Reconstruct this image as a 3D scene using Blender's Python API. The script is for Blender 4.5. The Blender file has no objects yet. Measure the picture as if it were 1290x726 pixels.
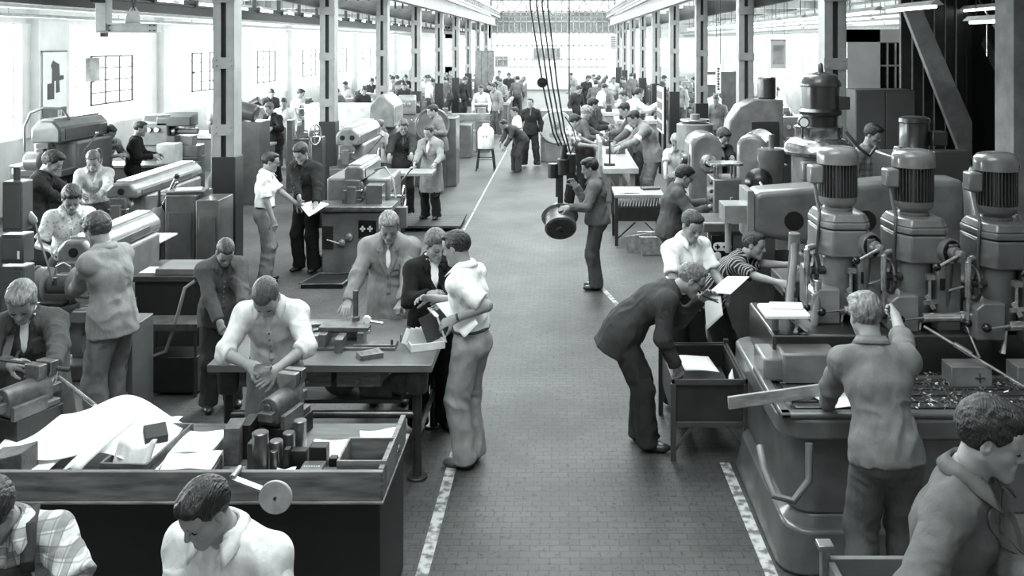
import bpy, bmesh, math, random
import numpy as np
from mathutils import Vector, Matrix
R = math.radians
random.seed(7); RNG = np.random.default_rng(7)
SC = bpy.context.scene
COL = SC.collection
# ---------------------------------------------------------------- camera (level view camera with lens shift)
F_PX, CX, CY, CAM_H = 1170.0, 705.0, 53.0, 3.15
cam_d = bpy.data.cameras.new('camera'); cam = bpy.data.objects.new('camera', cam_d); COL.objects.link(cam)
cam.location = (0, 0, CAM_H); cam.rotation_euler = (R(90), 0, 0)
cam_d.sensor_width = 36; cam_d.lens = 36 * F_PX / 1290
cam_d.shift_x = (645 - CX) / 1290; cam_d.shift_y = (CY - 363) / 1290
cam_d.clip_start = .05; cam_d.clip_end = 300
SC.camera = cam
def at(px, py, y): return np.array([(px - CX) / F_PX * y, y, CAM_H - (py - CY) / F_PX * y])
def atz(px, py, z):
    y = (CAM_H - z) * F_PX / (py - CY); return np.array([(px - CX) / F_PX * y, y, z])
# ---------------------------------------------------------------- light
TINT = (.90, 1.0, .985)
W = bpy.data.worlds.new('sky'); SC.world = W; W.use_nodes = True
W.node_tree.nodes['Background'].inputs[0].default_value = (.93, 1, .99, 1)
W.node_tree.nodes['Background'].inputs[1].default_value = 3.0
def area(name, loc, rot, sx, sy, power):
    d = bpy.data.lights.new(name, 'AREA'); d.shape = 'RECTANGLE'; d.size = sx; d.size_y = sy; d.energy = power; d.color = TINT
    o = bpy.data.objects.new(name, d); COL.objects.link(o); o.location = loc; o.rotation_euler = rot; return o
LIGHTS = dict(sky=1650, left=650, right=700, front=400)
for k in range(4): area('skylight_daylight', (-.4, 14 + 12 * k, 8.0), (0, 0, 0), 5.0, 9.0, LIGHTS['sky'])
area('skylight_daylight', (-1.2, 3.2, 7.0), (R(8), R(-6), 0), 5.0, 4.0, LIGHTS['front'])
for k in range(-1, 8): area('window_daylight', (-9.75, 15.2 + 5.5 * k, 2.5), (0, R(-90), 0), 2.0, 4.2, LIGHTS['left'])
for k in range(2, 8): area('window_daylight', (8.6, 15.2 + 5.5 * k, 2.5), (0, R(90), 0), 2.0, 4.2, LIGHTS['right'])
area('end_wall_daylight', (-.4, 61.3, 4.5), (R(-90), 0, 0), 7, 6, 1200)
SC.view_settings.view_transform = 'Standard'; SC.view_settings.look = 'None'
SC.view_settings.exposure = 0.0; SC.view_settings.gamma = 1; SC.view_settings.use_curve_mapping = False
SC.cycles.max_bounces = 6; SC.cycles.diffuse_bounces = 4; SC.cycles.use_denoising = True
# ---------------------------------------------------------------- materials
def lin(v): return v / 12.92 if v <= .04045 else ((v + .055) / 1.055) ** 2.4
_M = {}
def gray(v): l = lin(max(0, v)); return (l, l, l, 1)
def M(name, v=.5, rough=.6, metal=0.0, ns=6.0, na=.12, bump=0.0, bs=40.0, pat=None, coat=0.0, spec=.5, stretch=None):
    """procedural grey material: value v (display grey), noise mottling, optional bump, optional woven pattern"""
    if name in _M: return _M[name]
    m = bpy.data.materials.new(name); m.use_nodes = True; nt = m.node_tree; N = nt.nodes; L = nt.links
    b = N['Principled BSDF']; b.inputs['Roughness'].default_value = rough; b.inputs['Metallic'].default_value = metal
    b.inputs['Specular IOR Level'].default_value = spec; b.inputs['Coat Weight'].default_value = coat
    tc = N.new('ShaderNodeTexCoord'); src = tc.outputs['Object']
    if stretch:
        mp = N.new('ShaderNodeMapping'); mp.inputs['Scale'].default_value = stretch; L.new(src, mp.inputs[0]); src = mp.outputs[0]
    n = N.new('ShaderNodeTexNoise'); n.inputs['Scale'].default_value = ns; n.inputs['Detail'].default_value = 6; L.new(src, n.inputs['Vector'])
    r = N.new('ShaderNodeValToRGB'); L.new(n.outputs['Fac'], r.inputs[0])
    r.color_ramp.elements[0].position = .3; r.color_ramp.elements[1].position = .7
    r.color_ramp.elements[0].color = gray(v * (1 - na)); r.color_ramp.elements[1].color = gray(min(1, v * (1 + na * .6)))
    col = r.outputs[0]
    if pat:
        kind, sc, v2, w = pat
        def band(axis, sc, w, off=0.0):
            sx = N.new('ShaderNodeSeparateXYZ'); L.new(tc.outputs['Object'], sx.inputs[0]); o = sx.outputs[axis]
            a = N.new('ShaderNodeMath'); a.operation = 'MULTIPLY_ADD'; L.new(o, a.inputs[0]); a.inputs[1].default_value = sc; a.inputs[2].default_value = 50 + off
            f = N.new('ShaderNodeMath'); f.operation = 'FRACT'; L.new(a.outputs[0], f.inputs[0])
            c = N.new('ShaderNodeMath'); c.operation = 'LESS_THAN'; L.new(f.outputs[0], c.inputs[0]); c.inputs[1].default_value = w; return c.outputs[0]
        def mix(fac, c1, c2, k=1.0):
            x = N.new('ShaderNodeMix'); x.data_type = 'RGBA'
            mm = N.new('ShaderNodeMath'); mm.operation = 'MULTIPLY'; L.new(fac, mm.inputs[0]); mm.inputs[1].default_value = k
            L.new(mm.outputs[0], x.inputs[0]); L.new(c1, x.inputs[6]); x.inputs[7].default_value = c2; return x.outputs[2]
        if kind == 'plaid':
            col = mix(band(0, sc, w), col, gray(v2), .6); col = mix(band(2, sc, w), col, gray(v2), .6)
            col = mix(band(0, sc * 2, .12, .3), col, gray(v2), .5); col = mix(band(2, sc * 2, .12, .3), col, gray(v2), .5)
        elif kind == 'stripe': col = mix(band(1, sc, w), col, gray(v2), .9)
        elif kind == 'spot':
            vo = N.new('ShaderNodeTexVoronoi'); vo.inputs['Scale'].default_value = sc; L.new(tc.outputs['Object'], vo.inputs['Vector'])
            lt = N.new('ShaderNodeMath'); lt.operation = 'LESS_THAN'; L.new(vo.outputs['Distance'], lt.inputs[0]); lt.inputs[1].default_value = w
            col = mix(lt.outputs[0], col, gray(v2), .8)
    L.new(col, b.inputs['Base Color'])
    if bump:
        n2 = N.new('ShaderNodeTexNoise'); n2.inputs['Scale'].default_value = bs; n2.inputs['Detail'].default_value = 4; L.new(src, n2.inputs['Vector'])
        bp = N.new('ShaderNodeBump'); bp.inputs['Strength'].default_value = bump; bp.inputs['Distance'].default_value = .02
        L.new(n2.outputs['Fac'], bp.inputs['Height']); L.new(bp.outputs[0], b.inputs['Normal'])
    _M[name] = m; return m
def cloth(v, pat=None):
    k = 'cloth_%03d_%s' % (round(v * 100), '_'.join(map(str, pat)) if pat else 'plain')
    return M(k, v, .9, 0, 9, .10, .5, 15, pat, spec=.15, stretch=(1.3, 1.3, .6))
def paint(v, rough=.32): return M('machine_paint_%03d_%02d' % (round(v * 100), round(rough * 100)), v * .73, rough, 0, 5, .18, .05, 60, coat=.25)
def steel(v=.6, rough=.28): return M('steel_%03d_%02d' % (round(v * 100), round(rough * 100)), v, rough, .85, 14, .2, .04, 80)
def iron(v=.2, rough=.5): return M('iron_%03d_%02d' % (round(v * 100), round(rough * 100)), v, rough, .25, 8, .25, .08, 70)
def wood(v=.4): return M('wood_%03d' % round(v * 100), v, .6, 0, 5, .28, .1, 30, stretch=(1, 6, 6))
def paper(v=.93): return M('paper_%03d' % round(v * 100), v, .85, 0, 3, .04, spec=.1)
def skin(v=.72): return M('skin_%03d' % round(v * 100), v, .5, 0, 12, .06, .06, 120, spec=.35)
def hairm(v=.13): return M('hair_%03d' % round(v * 100), v, .45, 0, 30, .45, .5, 90, stretch=(2.2, .7, .7))
def emis(name, s, v=1.0):
    if name in _M: return _M[name]
    m = bpy.data.materials.new(name); m.use_nodes = True; b = m.node_tree.nodes['Principled BSDF']
    b.inputs['Base Color'].default_value = gray(v); b.inputs['Emission Color'].default_value = (.93, 1, .99, 1); b.inputs['Emission Strength'].default_value = s
    _M[name] = m; return m
# ---------------------------------------------------------------- object helpers
def mesh_np(name, V, Q, mats=None, midx=None, smooth=True):
    V = np.asarray(V, np.float32); Q = np.asarray(Q, np.int32); k = Q.shape[1]
    me = bpy.data.meshes.new(name); me.vertices.add(len(V)); me.vertices.foreach_set('co', V.ravel())
    me.loops.add(Q.size); me.loops.foreach_set('vertex_index', Q.ravel())
    me.polygons.add(len(Q)); me.polygons.foreach_set('loop_start', np.arange(0, Q.size, k, dtype=np.int32))
    if smooth: me.polygons.foreach_set('use_smooth', np.ones(len(Q), bool))
    me.update(calc_edges=True); me.validate(); return me
def link(name, me, m=None, parent=None, loc=None):
    o = bpy.data.objects.new(name, me); COL.objects.link(o)
    if m is not None: o.data.materials.append(m)
    if parent is not None: o.parent = parent
    if loc is not None: o.location = loc
    return o
def tag(o, label, cat, group=None, kind=None):
    o['label'] = label; o['category'] = cat
    if group: o['group'] = group
    if kind: o['kind'] = kind
    return o
def thing(name, label, cat, loc=(0, 0, 0), rz=0.0, group=None):
    o = bpy.data.objects.new(name, None); COL.objects.link(o); o.location = loc; o.rotation_euler = (0, 0, R(rz)); o.empty_display_size = .1
    return tag(o, label, cat, group)
class MB:
    """collects boxes, cylinders, lathes, prisms, tubes into one bmesh"""
    def __init__(s): s.bm = bmesh.new(); s.T = Matrix()
    def _add(s, vs, fs):
        bv = [s.bm.verts.new(s.T @ Vector(v)) for v in vs]
        for f in fs:
            try: s.bm.faces.new([bv[i] for i in f])
            except ValueError: pass
        return s
    def box(s, x0, x1, y0, y1, z0, z1, taper=0.0):
        t = taper
        return s._add([(x0, y0, z0), (x1, y0, z0), (x1, y1, z0), (x0, y1, z0), (x0 + t, y0 + t, z1), (x1 - t, y0 + t, z1), (x1 - t, y1 - t, z1), (x0 + t, y1 - t, z1)],
                      [(0, 3, 2, 1), (4, 5, 6, 7), (0, 1, 5, 4), (1, 2, 6, 5), (2, 3, 7, 6), (3, 0, 4, 7)])
    def cbox(s, c, d, rz=0, rx=0, ry=0):
        T = s.T.copy(); s.T = T @ Matrix.Translation(c) @ Matrix.Rotation(R(rz), 4, 'Z') @ Matrix.Rotation(R(rx), 4, 'X') @ Matrix.Rotation(R(ry), 4, 'Y')
        s.box(-d[0] / 2, d[0] / 2, -d[1] / 2, d[1] / 2, -d[2] / 2, d[2] / 2); s.T = T; return s
    def bar(s, a, b, w, t):
        a, b = Vector(a), Vector(b); d = b - a; l = d.length; q = d.to_track_quat('Z', 'Y').to_matrix().to_4x4(); T = s.T.copy()
        s.T = T @ Matrix.Translation(a) @ q; s.box(-w / 2, w / 2, -t / 2, t / 2, 0, l); s.T = T; return s
    def lathe(s, a, b, prof, n=28):
        """revolve prof [(r, t)] about the axis a->b, t in metres along it"""
        a, b = Vector(a), Vector(b); q = (b - a).to_track_quat('Z', 'Y').to_matrix(); vs = []; fs = []; prof = [(float(r), float(t)) for r, t in prof]
        for (r, t) in prof:
            for i in range(n):
                an = 2 * math.pi * i / n; vs.append(a + q @ Vector((max(r, 1e-4) * math.cos(an), max(r, 1e-4) * math.sin(an), t)))
        for j in range(len(prof) - 1):
            for i in range(n):
                i2 = (i + 1) % n; fs.append((j * n + i, j * n + i2, (j + 1) * n + i2, (j + 1) * n + i))
        fs.append(tuple(range(n - 1, -1, -1))); fs.append(tuple(range((len(prof) - 1) * n, len(prof) * n)))
        return s._add(vs, fs)
    def cyl(s, a, b, r, r2=None, n=20, ch=None):
        l = (Vector(b) - Vector(a)).length; r2 = r if r2 is None else r2; c = min(r, r2, l) * .12 if ch is None else ch
        if c: return s.lathe(a, b, [(r - c, 0), (r, c), (r2, l - c), (r2 - c, l)], n)
        return s.lathe(a, b, [(r, 0), (r2, l)], n)
    def ball(s, c, r, n=16, sq=(1, 1, 1)):
        T = s.T.copy(); s.T = T @ Matrix.Translation(c) @ Matrix.Diagonal((*sq, 1))
        s.lathe((0, 0, -r), (0, 0, r), [(r * math.sin(math.pi * i / 10), r - r * math.cos(math.pi * i / 10)) for i in range(11)], n); s.T = T; return s
    def tube(s, pts, r, n=8, closed=False):
        r = float(r); P = [Vector(p) for p in pts]; vs = []; fs = []; m = len(P); up = Vector((0, 0, 1))
        for i, p in enumerate(P):
            d = (P[min(i + 1, m - 1)] - P[max(i - 1, 0)]) if not closed else (P[(i + 1) % m] - P[i - 1])
            d.normalize(); u = d.cross(up)
            if u.length < 1e-3: u = d.cross(Vector((1, 0, 0)))
            u.normalize(); v = u.cross(d)
            if i and u.dot(pu) < 0: u, v = -u, -v
            pu = u
            for k in range(n):
                an = 2 * math.pi * k / n; vs.append(p + r * (math.cos(an) * u + math.sin(an) * v))
        for j in range(m if closed else m - 1):
            for k in range(n):
                k2 = (k + 1) % n; j2 = (j + 1) % m; fs.append((j * n + k, j * n + k2, j2 * n + k2, j2 * n + k))
        if not closed: fs.append(tuple(range(n - 1, -1, -1))); fs.append(tuple(range((m - 1) * n, m * n)))
        return s._add(vs, fs)
    def prism(s, outline, axis, a, b, shrink=None):
        """extrude a 2-D outline along axis ('x','y','z') from a to b"""
        def P(u, v, w): return {'x': (w, u, v), 'y': (u, w, v), 'z': (u, v, w)}[axis]
        n = len(outline); vs = [P(u, v, a) for u, v in outline] + [P(u, v, b) for u, v in outline]
        if shrink:
            cu = sum(o[0] for o in outline) / n; cv = sum(o[1] for o in outline) / n
            vs[n:] = [P(cu + (u - cu) * shrink, cv + (v - cv) * shrink, b) for u, v in outline]
        return s._add(vs, [tuple(range(n)), tuple(range(2 * n - 1, n - 1, -1))] + [(i, (i + 1) % n, n + (i + 1) % n, n + i) for i in range(n)])
    def grid(s, f, nu, nv):
        vs = [f(i / nu, j / nv) for j in range(nv + 1) for i in range(nu + 1)]; w = nu + 1
        return s._add(vs, [(j * w + i, j * w + i + 1, (j + 1) * w + i + 1, (j + 1) * w + i) for j in range(nv) for i in range(nu)])
    def build(s, name, m, parent=None, loc=None, bev=0.004, seg=2, thick=0.0):
        bmesh.ops.recalc_face_normals(s.bm, faces=s.bm.faces[:])
        me = bpy.data.meshes.new(name); s.bm.to_mesh(me); s.bm.free()
        me.polygons.foreach_set('use_smooth', np.ones(len(me.polygons), bool)); me.set_sharp_from_angle(angle=R(38))
        o = link(name, me, m, parent, loc)
        if thick: sd = o.modifiers.new('thickness', 'SOLIDIFY'); sd.thickness = thick
        if bev:
            b = o.modifiers.new('bevel', 'BEVEL'); b.width = bev; b.segments = seg; b.limit_method = 'ANGLE'; b.angle_limit = R(38)
        return o
def copy_tree(o, parent=None):
    c = o.copy(); COL.objects.link(c); c.parent = parent
    for ch in list(o.children): copy_tree(ch, c)
    return c
def rrect(w, h, r, n=4, cx=0, cy=0):
    out = []
    for (sx, sy, a0) in ((1, 1, 0), (-1, 1, 90), (-1, -1, 180), (1, -1, 270)):
        for i in range(n + 1):
            a = R(a0 + 90 * i / n); out.append((cx + sx * (w / 2 - r) + r * math.cos(a), cy + sy * (h / 2 - r) + r * math.sin(a)))
    return out
def structure(o): o['kind'] = 'structure'; return o
def part(name, m, parent, f, bev=.004, **k):
    b = MB(); f(b); return b.build(name, m, parent, bev=bev, **k)
# ---------------------------------------------------------------- implicit surfaces -> people
def nrm(v): v = np.asarray(v, float); return v / max(np.linalg.norm(v), 1e-9)
_LAT = np.random.default_rng(3).random((32, 32, 32)).astype(np.float32)
def vnoise(P):
    I = np.floor(P).astype(int); f = (P - I).astype(np.float32); f = f * f * (3 - 2 * f); out = 0
    for dx in (0, 1):
        for dy in (0, 1):
            for dz in (0, 1):
                w = (f[:, 0] if dx else 1 - f[:, 0]) * (f[:, 1] if dy else 1 - f[:, 1]) * (f[:, 2] if dz else 1 - f[:, 2])
                out = out + w * _LAT[(I[:, 0] + dx) & 31, (I[:, 1] + dy) & 31, (I[:, 2] + dz) & 31]
    return out * 2 - 1
def surface_nets(D, org, h):
    s = D < 0; c = np.zeros(tuple(n - 1 for n in D.shape), np.int8)
    sl = lambda a, d: a[tuple(slice(o, a.shape[i] - 1 + o) for i, o in enumerate(d))]
    corners = [(i, j, k) for i in (0, 1) for j in (0, 1) for k in (0, 1)]
    for d in corners: c += sl(s, d)
    act = (c > 0) & (c < 8); I = np.argwhere(act); idx = np.full(act.shape, -1, np.int32); idx[act] = np.arange(len(I))
    val = {d: D[I[:, 0] + d[0], I[:, 1] + d[1], I[:, 2] + d[2]] for d in corners}
    acc = np.zeros((len(I), 3)); cnt = np.zeros(len(I))
    for d in corners:
        for ax in range(3):
            if d[ax]: continue
            e = list(d); e[ax] = 1; e = tuple(e); a, b = val[d], val[e]; x = (a < 0) != (b < 0)
            t = np.where(x, a / np.where(x, a - b, 1), 0); p = np.array(d, float)[None, :].repeat(len(I), 0); p[:, ax] += t
            acc += np.where(x[:, None], p, 0); cnt += x
    V = (I + acc / np.maximum(cnt, 1)[:, None]) * h + org
    Q = []
    for ax in range(3):
        b, g = [(1, 2), (2, 0), (0, 1)][ax]; n = D.shape
        lo = [slice(1, n[i] - 1) for i in range(3)]; hi = list(lo); lo[ax] = slice(0, n[ax] - 1); hi[ax] = slice(1, n[ax])
        s0, s1 = s[tuple(lo)], s[tuple(hi)]; E = np.argwhere(s0 != s1)
        if not len(E): continue
        ins = s0[tuple(E.T)]; P = E.copy(); P[:, b] += 1; P[:, g] += 1
        def q(db, dg): z = P.copy(); z[:, b] -= db; z[:, g] -= dg; return idx[tuple(z.T)]
        f = np.stack([q(1, 1), q(0, 1), q(0, 0), q(1, 0)], 1); f[~ins] = f[~ins][:, ::-1]; Q.append(f)
    return V, np.concatenate(Q)
class Blob:
    """smooth union of tapered capsules / elliptic capsules / ellipsoids, with cuts"""
    def __init__(s): s.p = []
    def cap(s, a, b, ra, rb, k=.02, sub=False): s.p.append(('c', np.asarray(a, float), np.asarray(b, float), ra, rb, k, sub)); return s
    def ecap(s, a, b, u, ra, rb, k=.03, sub=False): s.p.append(('e', np.asarray(a, float), np.asarray(b, float), nrm(u), ra, rb, k, sub)); return s
    def ell(s, c, F, r, k=.015, sub=False): s.p.append(('l', np.asarray(c, float), np.asarray(F, float), r, k, sub)); return s
    def cut(s, pt, n, near=None): s.p.append(('h', np.asarray(pt, float), nrm(n), near)); return s   # removes the side n points to
    def mesh(s, h, wr=0.0, wf=9.0, seed=0.0, smooth=1, aniso=None, boost=()):
        lo = np.full(3, 1e9); hi = -lo
        def bb(p):
            if p[0] == 'c': r = max(p[3], p[4]); return np.minimum(p[1], p[2]) - r, np.maximum(p[1], p[2]) + r
            if p[0] == 'e': r = max(*p[4], *p[5]); return np.minimum(p[1], p[2]) - r, np.maximum(p[1], p[2]) + r
            if p[0] == 'l': r = max(p[3]); return p[1] - r, p[1] + r
        for p in s.p:
            if p[0] != 'h' and not p[-1]: a, b = bb(p); lo = np.minimum(lo, a); hi = np.maximum(hi, b)
        lo -= 3 * h + .02; hi += 3 * h + .02; n = np.ceil((hi - lo) / h).astype(int) + 1
        D = np.full(tuple(n), .5, np.float32)
        for p in s.p:
            if p[0] == 'h':
                pt, nn, near = p[1:]
                if near is None: i0 = np.zeros(3, int); i1 = n
                else: i0 = np.maximum(((pt - near - lo) / h).astype(int), 0); i1 = np.minimum(((pt + near - lo) / h).astype(int) + 1, n)
            else:
                a, b = bb(p); k = p[-2]; pad = 2 * h + (k * 1.2 if not p[-1] else 0) + .012
                i0 = np.maximum(((a - pad - lo) / h).astype(int), 0); i1 = np.minimum(((b + pad - lo) / h).astype(int) + 2, n)
            if (i1 <= i0).any(): continue
            X = [lo[i] + h * np.arange(i0[i], i1[i]) for i in range(3)]
            S = D[i0[0]:i1[0], i0[1]:i1[1], i0[2]:i1[2]]
            gx, gy, gz = X[0][:, None, None], X[1][None, :, None], X[2][None, None, :]
            if p[0] == 'h':
                d = (gx - pt[0]) * nn[0] + (gy - pt[1]) * nn[1] + (gz - pt[2]) * nn[2]; np.maximum(S, d, out=S); continue
            if p[0] == 'c':
                _, A, B, ra, rb, k, sub = p; ab = B - A; l2 = max(ab @ ab, 1e-9)
                t = np.clip(((gx - A[0]) * ab[0] + (gy - A[1]) * ab[1] + (gz - A[2]) * ab[2]) / l2, 0, 1)
                d = np.sqrt((gx - A[0] - t * ab[0]) ** 2 + (gy - A[1] - t * ab[1]) ** 2 + (gz - A[2] - t * ab[2]) ** 2) - (ra + (rb - ra) * t)
            elif p[0] == 'e':
                _, A, B, u, ra, rb, k, sub = p; ab = B - A; L = np.linalg.norm(ab); w = ab / L; u = nrm(u - w * (u @ w)); v = np.cross(w, u)
                q = lambda e: (gx - A[0]) * e[0] + (gy - A[1]) * e[1] + (gz - A[2]) * e[2]
                z = q(w); t = np.clip(z / L, 0, 1); ru = ra[0] + (rb[0] - ra[0]) * t; rv = ra[1] + (rb[1] - ra[1]) * t; ez = z - t * L; rm = np.minimum(ru, rv)
                d = (np.sqrt((q(u) / ru) ** 2 + (q(v) / rv) ** 2 + (ez / rm) ** 2) - 1) * rm
            else:
                _, c, Fm, r, k, sub = p; q = [(gx - c[0]) * Fm[i][0] + (gy - c[1]) * Fm[i][1] + (gz - c[2]) * Fm[i][2] for i in range(3)]
                k0 = np.sqrt((q[0] / r[0]) ** 2 + (q[1] / r[1]) ** 2 + (q[2] / r[2]) ** 2); k1 = np.sqrt((q[0] / r[0] ** 2) ** 2 + (q[1] / r[1] ** 2) ** 2 + (q[2] / r[2] ** 2) ** 2)
                d = k0 * (k0 - 1) / np.maximum(k1, 1e-6)
            if sub:
                hh = np.clip(.5 + .5 * (S + d) / k, 0, 1) if k else None
                S[...] = np.maximum(S, -d) if not k else S + (-d - S) * (1 - hh) + k * hh * (1 - hh)
            else:
                hh = np.clip(.5 + .5 * (S - d) / k, 0, 1); S[...] = S + (d - S) * hh - k * hh * (1 - hh)
        V, Q = surface_nets(D, lo, h)
        if smooth:
            for _ in range(smooth):
                S = np.zeros_like(V); C = np.zeros(len(V))
                for a, b in ((0, 1), (1, 2), (2, 3), (3, 0)):
                    np.add.at(S, Q[:, a], V[Q[:, b]]); np.add.at(S, Q[:, b], V[Q[:, a]]); np.add.at(C, Q[:, a], 1); np.add.at(C, Q[:, b], 1)
                V = V * .5 + .5 * S / np.maximum(C, 1)[:, None]
        if wr:
            Nn = np.zeros_like(V); fn = np.cross(V[Q[:, 2]] - V[Q[:, 0]], V[Q[:, 3]] - V[Q[:, 1]])
            for i in range(4): np.add.at(Nn, Q[:, i], fn)
            Nn /= np.maximum(np.linalg.norm(Nn, axis=1), 1e-9)[:, None]
            P = V * wf if aniso is None else aniso(V) * wf
            P = P + seed; wv = vnoise(P * .6 + 7)
            dsp = .65 * (1 - 2 * np.abs(vnoise(P + wv[:, None] * .9))) + .35 * vnoise(P * 2.1)
            A = np.full(len(V), wr)
            for c, r, a in boost: A = A + a * np.exp(-((V - c) ** 2).sum(1) / (r * r))
            V = V + Nn * (A * dsp)[:, None]
        return V, Q
def join(ms):
    V = []; Q = []; o = 0
    for v, q in ms: V.append(v); Q.append(q + o); o += len(v)
    return np.concatenate(V), np.concatenate(Q)
def rotv(v, ax, an):
    ax = nrm(ax); v = np.asarray(v, float); return v * math.cos(an) + np.cross(ax, v) * math.sin(an) + ax * (ax @ v) * (1 - math.cos(an))
def ik(a, t, l1, l2, hint):
    d = t - a; L = np.linalg.norm(d); mx = (l1 + l2) * .995
    if L > mx: t = a + d / L * mx; d = t - a; L = mx
    L = max(L, abs(l1 - l2) + .03); n = nrm(d); x = (l1 * l1 - l2 * l2 + L * L) / (2 * L); hh = math.sqrt(max(l1 * l1 - x * x, 0))
    hint = np.asarray(hint, float); hint = hint - n * (hint @ n); return a + n * x + nrm(hint) * hh, t
PEOPLE = []
def person(label, x=None, y=None, face=-90, H=1.76, lean=0, bow=0, side=0, twist=0, head=(0, 0, 0), hpx=None, hs=1.0,
           lh=None, rh=None, le=None, re=None, lc=.55, rc=.55, lp=None, rp=None, top='shirt', tv=.8, tpat=None,  sleeve='long', hem=.0, vee=.10, under=None,
           bv=.3, hv=.14, hair='short', sv=.56, shoe=.16, legs=(0, 0), stance=.12, sx=1.0, res=.011, fine=.0055, belt=None, collar=True, extras=(), group=None,
           z0=0.0, low=False, wr=.009, seat=None, glasses=False, pocketed=False):
    s = H / 1.76; fa = R(face); f0 = np.array([math.cos(fa), math.sin(fa), 0]); l0 = np.array([-f0[1], f0[0], 0]); up = np.array([0, 0, 1.])
    def build(s):
        J = {}; le_ = R(lean)
        hipz = (.945 if seat is None else seat / s) ; P = up * (hipz - .035 * abs(math.sin(le_))) * s - f0 * math.sin(le_) * .20 * s * (seat is None)
        pf = rotv(up, l0, le_ * .55); pu = rotv(up, l0, le_); nu = rotv(up, l0, le_ + R(bow))
        if side: pf, pu, nu = (rotv(v, f0, R(side)) for v in (pf, pu, nu))
        W_ = P + pf * .15 * s; C = W_ + pu * .22 * s; N = C + nu * .185 * s
        tl = rotv(l0, pu, R(twist)); tf = nrm(np.cross(tl, pu))
        J.update(P=P, W=W_, C=C, N=N, up=pu, l=tl, f=tf, nu=nu, pup=pf)
        hy, hp, hr = head; hf = rotv(tf, nu, R(hy)); hl = nrm(np.cross(up * .6 + nu * .4, hf)); hf = nrm(np.cross(hl, up * .6 + nu * .4)) if abs(lean) < 60 else hf
        hu = nrm(np.cross(hf, hl)); hf2 = rotv(hf, hl, R(hp)); hu2 = rotv(hu, hl, R(hp))
        if hr: hl = rotv(hl, hf2, R(hr)); hu2 = rotv(hu2, hf2, R(hr))
        nb = N + nu * .035 * s + rotv(hf, hl, R(hp * .4)) * .03 * s; hc = nb + (hu2 * .6 + nu * .4) * .138 * s * hs + hf2 * .012 * s
        J.update(hc=hc, hf=hf2, hl=hl, hu=hu2); return J
    J = build(s); gx, gy = x, y
    if hpx is not None:                       # the head centre is seen at (px, py) at depth y: fit height and place
        px, py, yy = hpx; tgt = at(px, py, yy)
        if z0 is not None:
            for _ in range(3): s = s * (tgt[2] - z0) / J['hc'][2]; s = min(max(s, 1.52 / 1.76), 1.98 / 1.76); J = build(s)
        g = tgt - J['hc']; gx, gy = g[0], g[1]
    G = np.array([gx, gy, z0]); V3 = lambda p: np.asarray(p, float) - G
    hsz = s * hs * 1.04
    Hf = np.array([J['hl'], J['hf'], J['hu']]); hp_ = lambda a, b, c: J['hc'] + hsz * (a * J['hl'] + b * J['hf'] + c * J['hu'])
    root_me = None
    # ---- head and neck
    b = Blob(); E = lambda c, r, k=.015, sub=False: b.ell(hp_(*c), Hf, tuple(hsz * q for q in r), k * hsz, sub)
    Cp = lambda a, c, ra, rb, k=.012, sub=False: b.cap(hp_(*a), hp_(*c), ra * hsz, rb * hsz, k * hsz, sub)
    E((0, -.018, .032), (.076, .096, .086)); E((0, .022, -.03), (.061, .07, .088), .03)
    E((0, .058, .045), (.058, .036, .05), .03)
    Cp((-.05, .0, -.05), (-.012, .07, -.1), .022, .018, .03); Cp((.05, .0, -.05), (.012, .07, -.1), .022, .018, .03); Cp((-.008, .078, -.1), (.008, .078, -.1), .02, .02, .025)
    for q in (-1, 1):
        Cp((q * .012, .09, .026), (q * .045, .072, .024), .010, .009, .016); E((q * .037, .056, -.024), (.024, .024, .024), .026)
        E((q * .031, .102, .006), (.017, .016, .0105), .010, True); E((q * .031, .0775, .005), (.0145, .0145, .0145), .003)
        E((q * .078, -.008, -.004), (.010, .019, .032), .008); E((q * .087, -.002, 0), (.006, .009, .016), .004, True)
    Cp((0, .094, .016), (0, .113, -.022), .0085, .0125, .010); Cp((-.012, .098, -.03), (.012, .098, -.03), .009, .009, .010)
    Cp((-.019, .091, -.055), (.019, .091, -.055), .0075, .0075, .008); Cp((-.016, .0905, -.069), (.016, .0905, -.069), .0085, .0085, .008)
    Cp((-.024, .104, -.0617), (.024, .104, -.0617), .0028, .0028, .004, True)
    b.ecap(hp_(0, -.025, -.05), J['N'] - J['nu'] * .05 * s, J['l'], (.056 * s, .058 * s), (.066 * s, .060 * s), .025)
    ms = [b.mesh(fine, smooth=1)]
    # ---- arms
    arms = {}
    for sd, tgt, hint, curl, pn in ((1, lh, le, lc, lp), (-1, rh, re, rc, rp)):
        sh = J['N'] - J['up'] * .064 * s + J['l'] * sd * .170 * s * sx - J['f'] * .005
        if tgt is None: w = sh - up * .52 * s + J['l'] * sd * .10 * s + f0 * .08 * s
        else: w = V3(tgt)
        sh = sh + nrm(w - sh) * .012; hint = (J['l'] * sd * .5 - up * .6 - f0 * .45) if hint is None else np.asarray(hint, float)
        el, w = ik(sh, w, .285 * s, .262 * s, hint); d = nrm(w - el)
        arms[sd] = (sh, el, w)
        hd = d if tgt is None or pn is None or len(pn) < 2 else nrm(np.asarray(pn[1], float))
        pn0 = (-J['l'] * sd * .7 - up * .5 - f0 * .1) if pn is None else np.asarray(pn[0], float)
        pn0 = nrm(pn0 - hd * (pn0 @ hd)); tl = np.cross(hd, pn0) * sd * 1.0     # towards the thumb
        if tgt is None: tl = nrm(f0 - hd * (f0 @ hd)); pn0 = np.cross(tl, hd) * sd
        hb = Blob(); hb.cap(el, w, .043 * s, .028 * s, .02); hb.ecap(w - d * .015, w + hd * .03 * s, tl, (.030 * s, .022 * s), (.034 * s, .019 * s), .02)
        p0 = w + hd * .02 * s; p1 = w + hd * .085 * s
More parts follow.
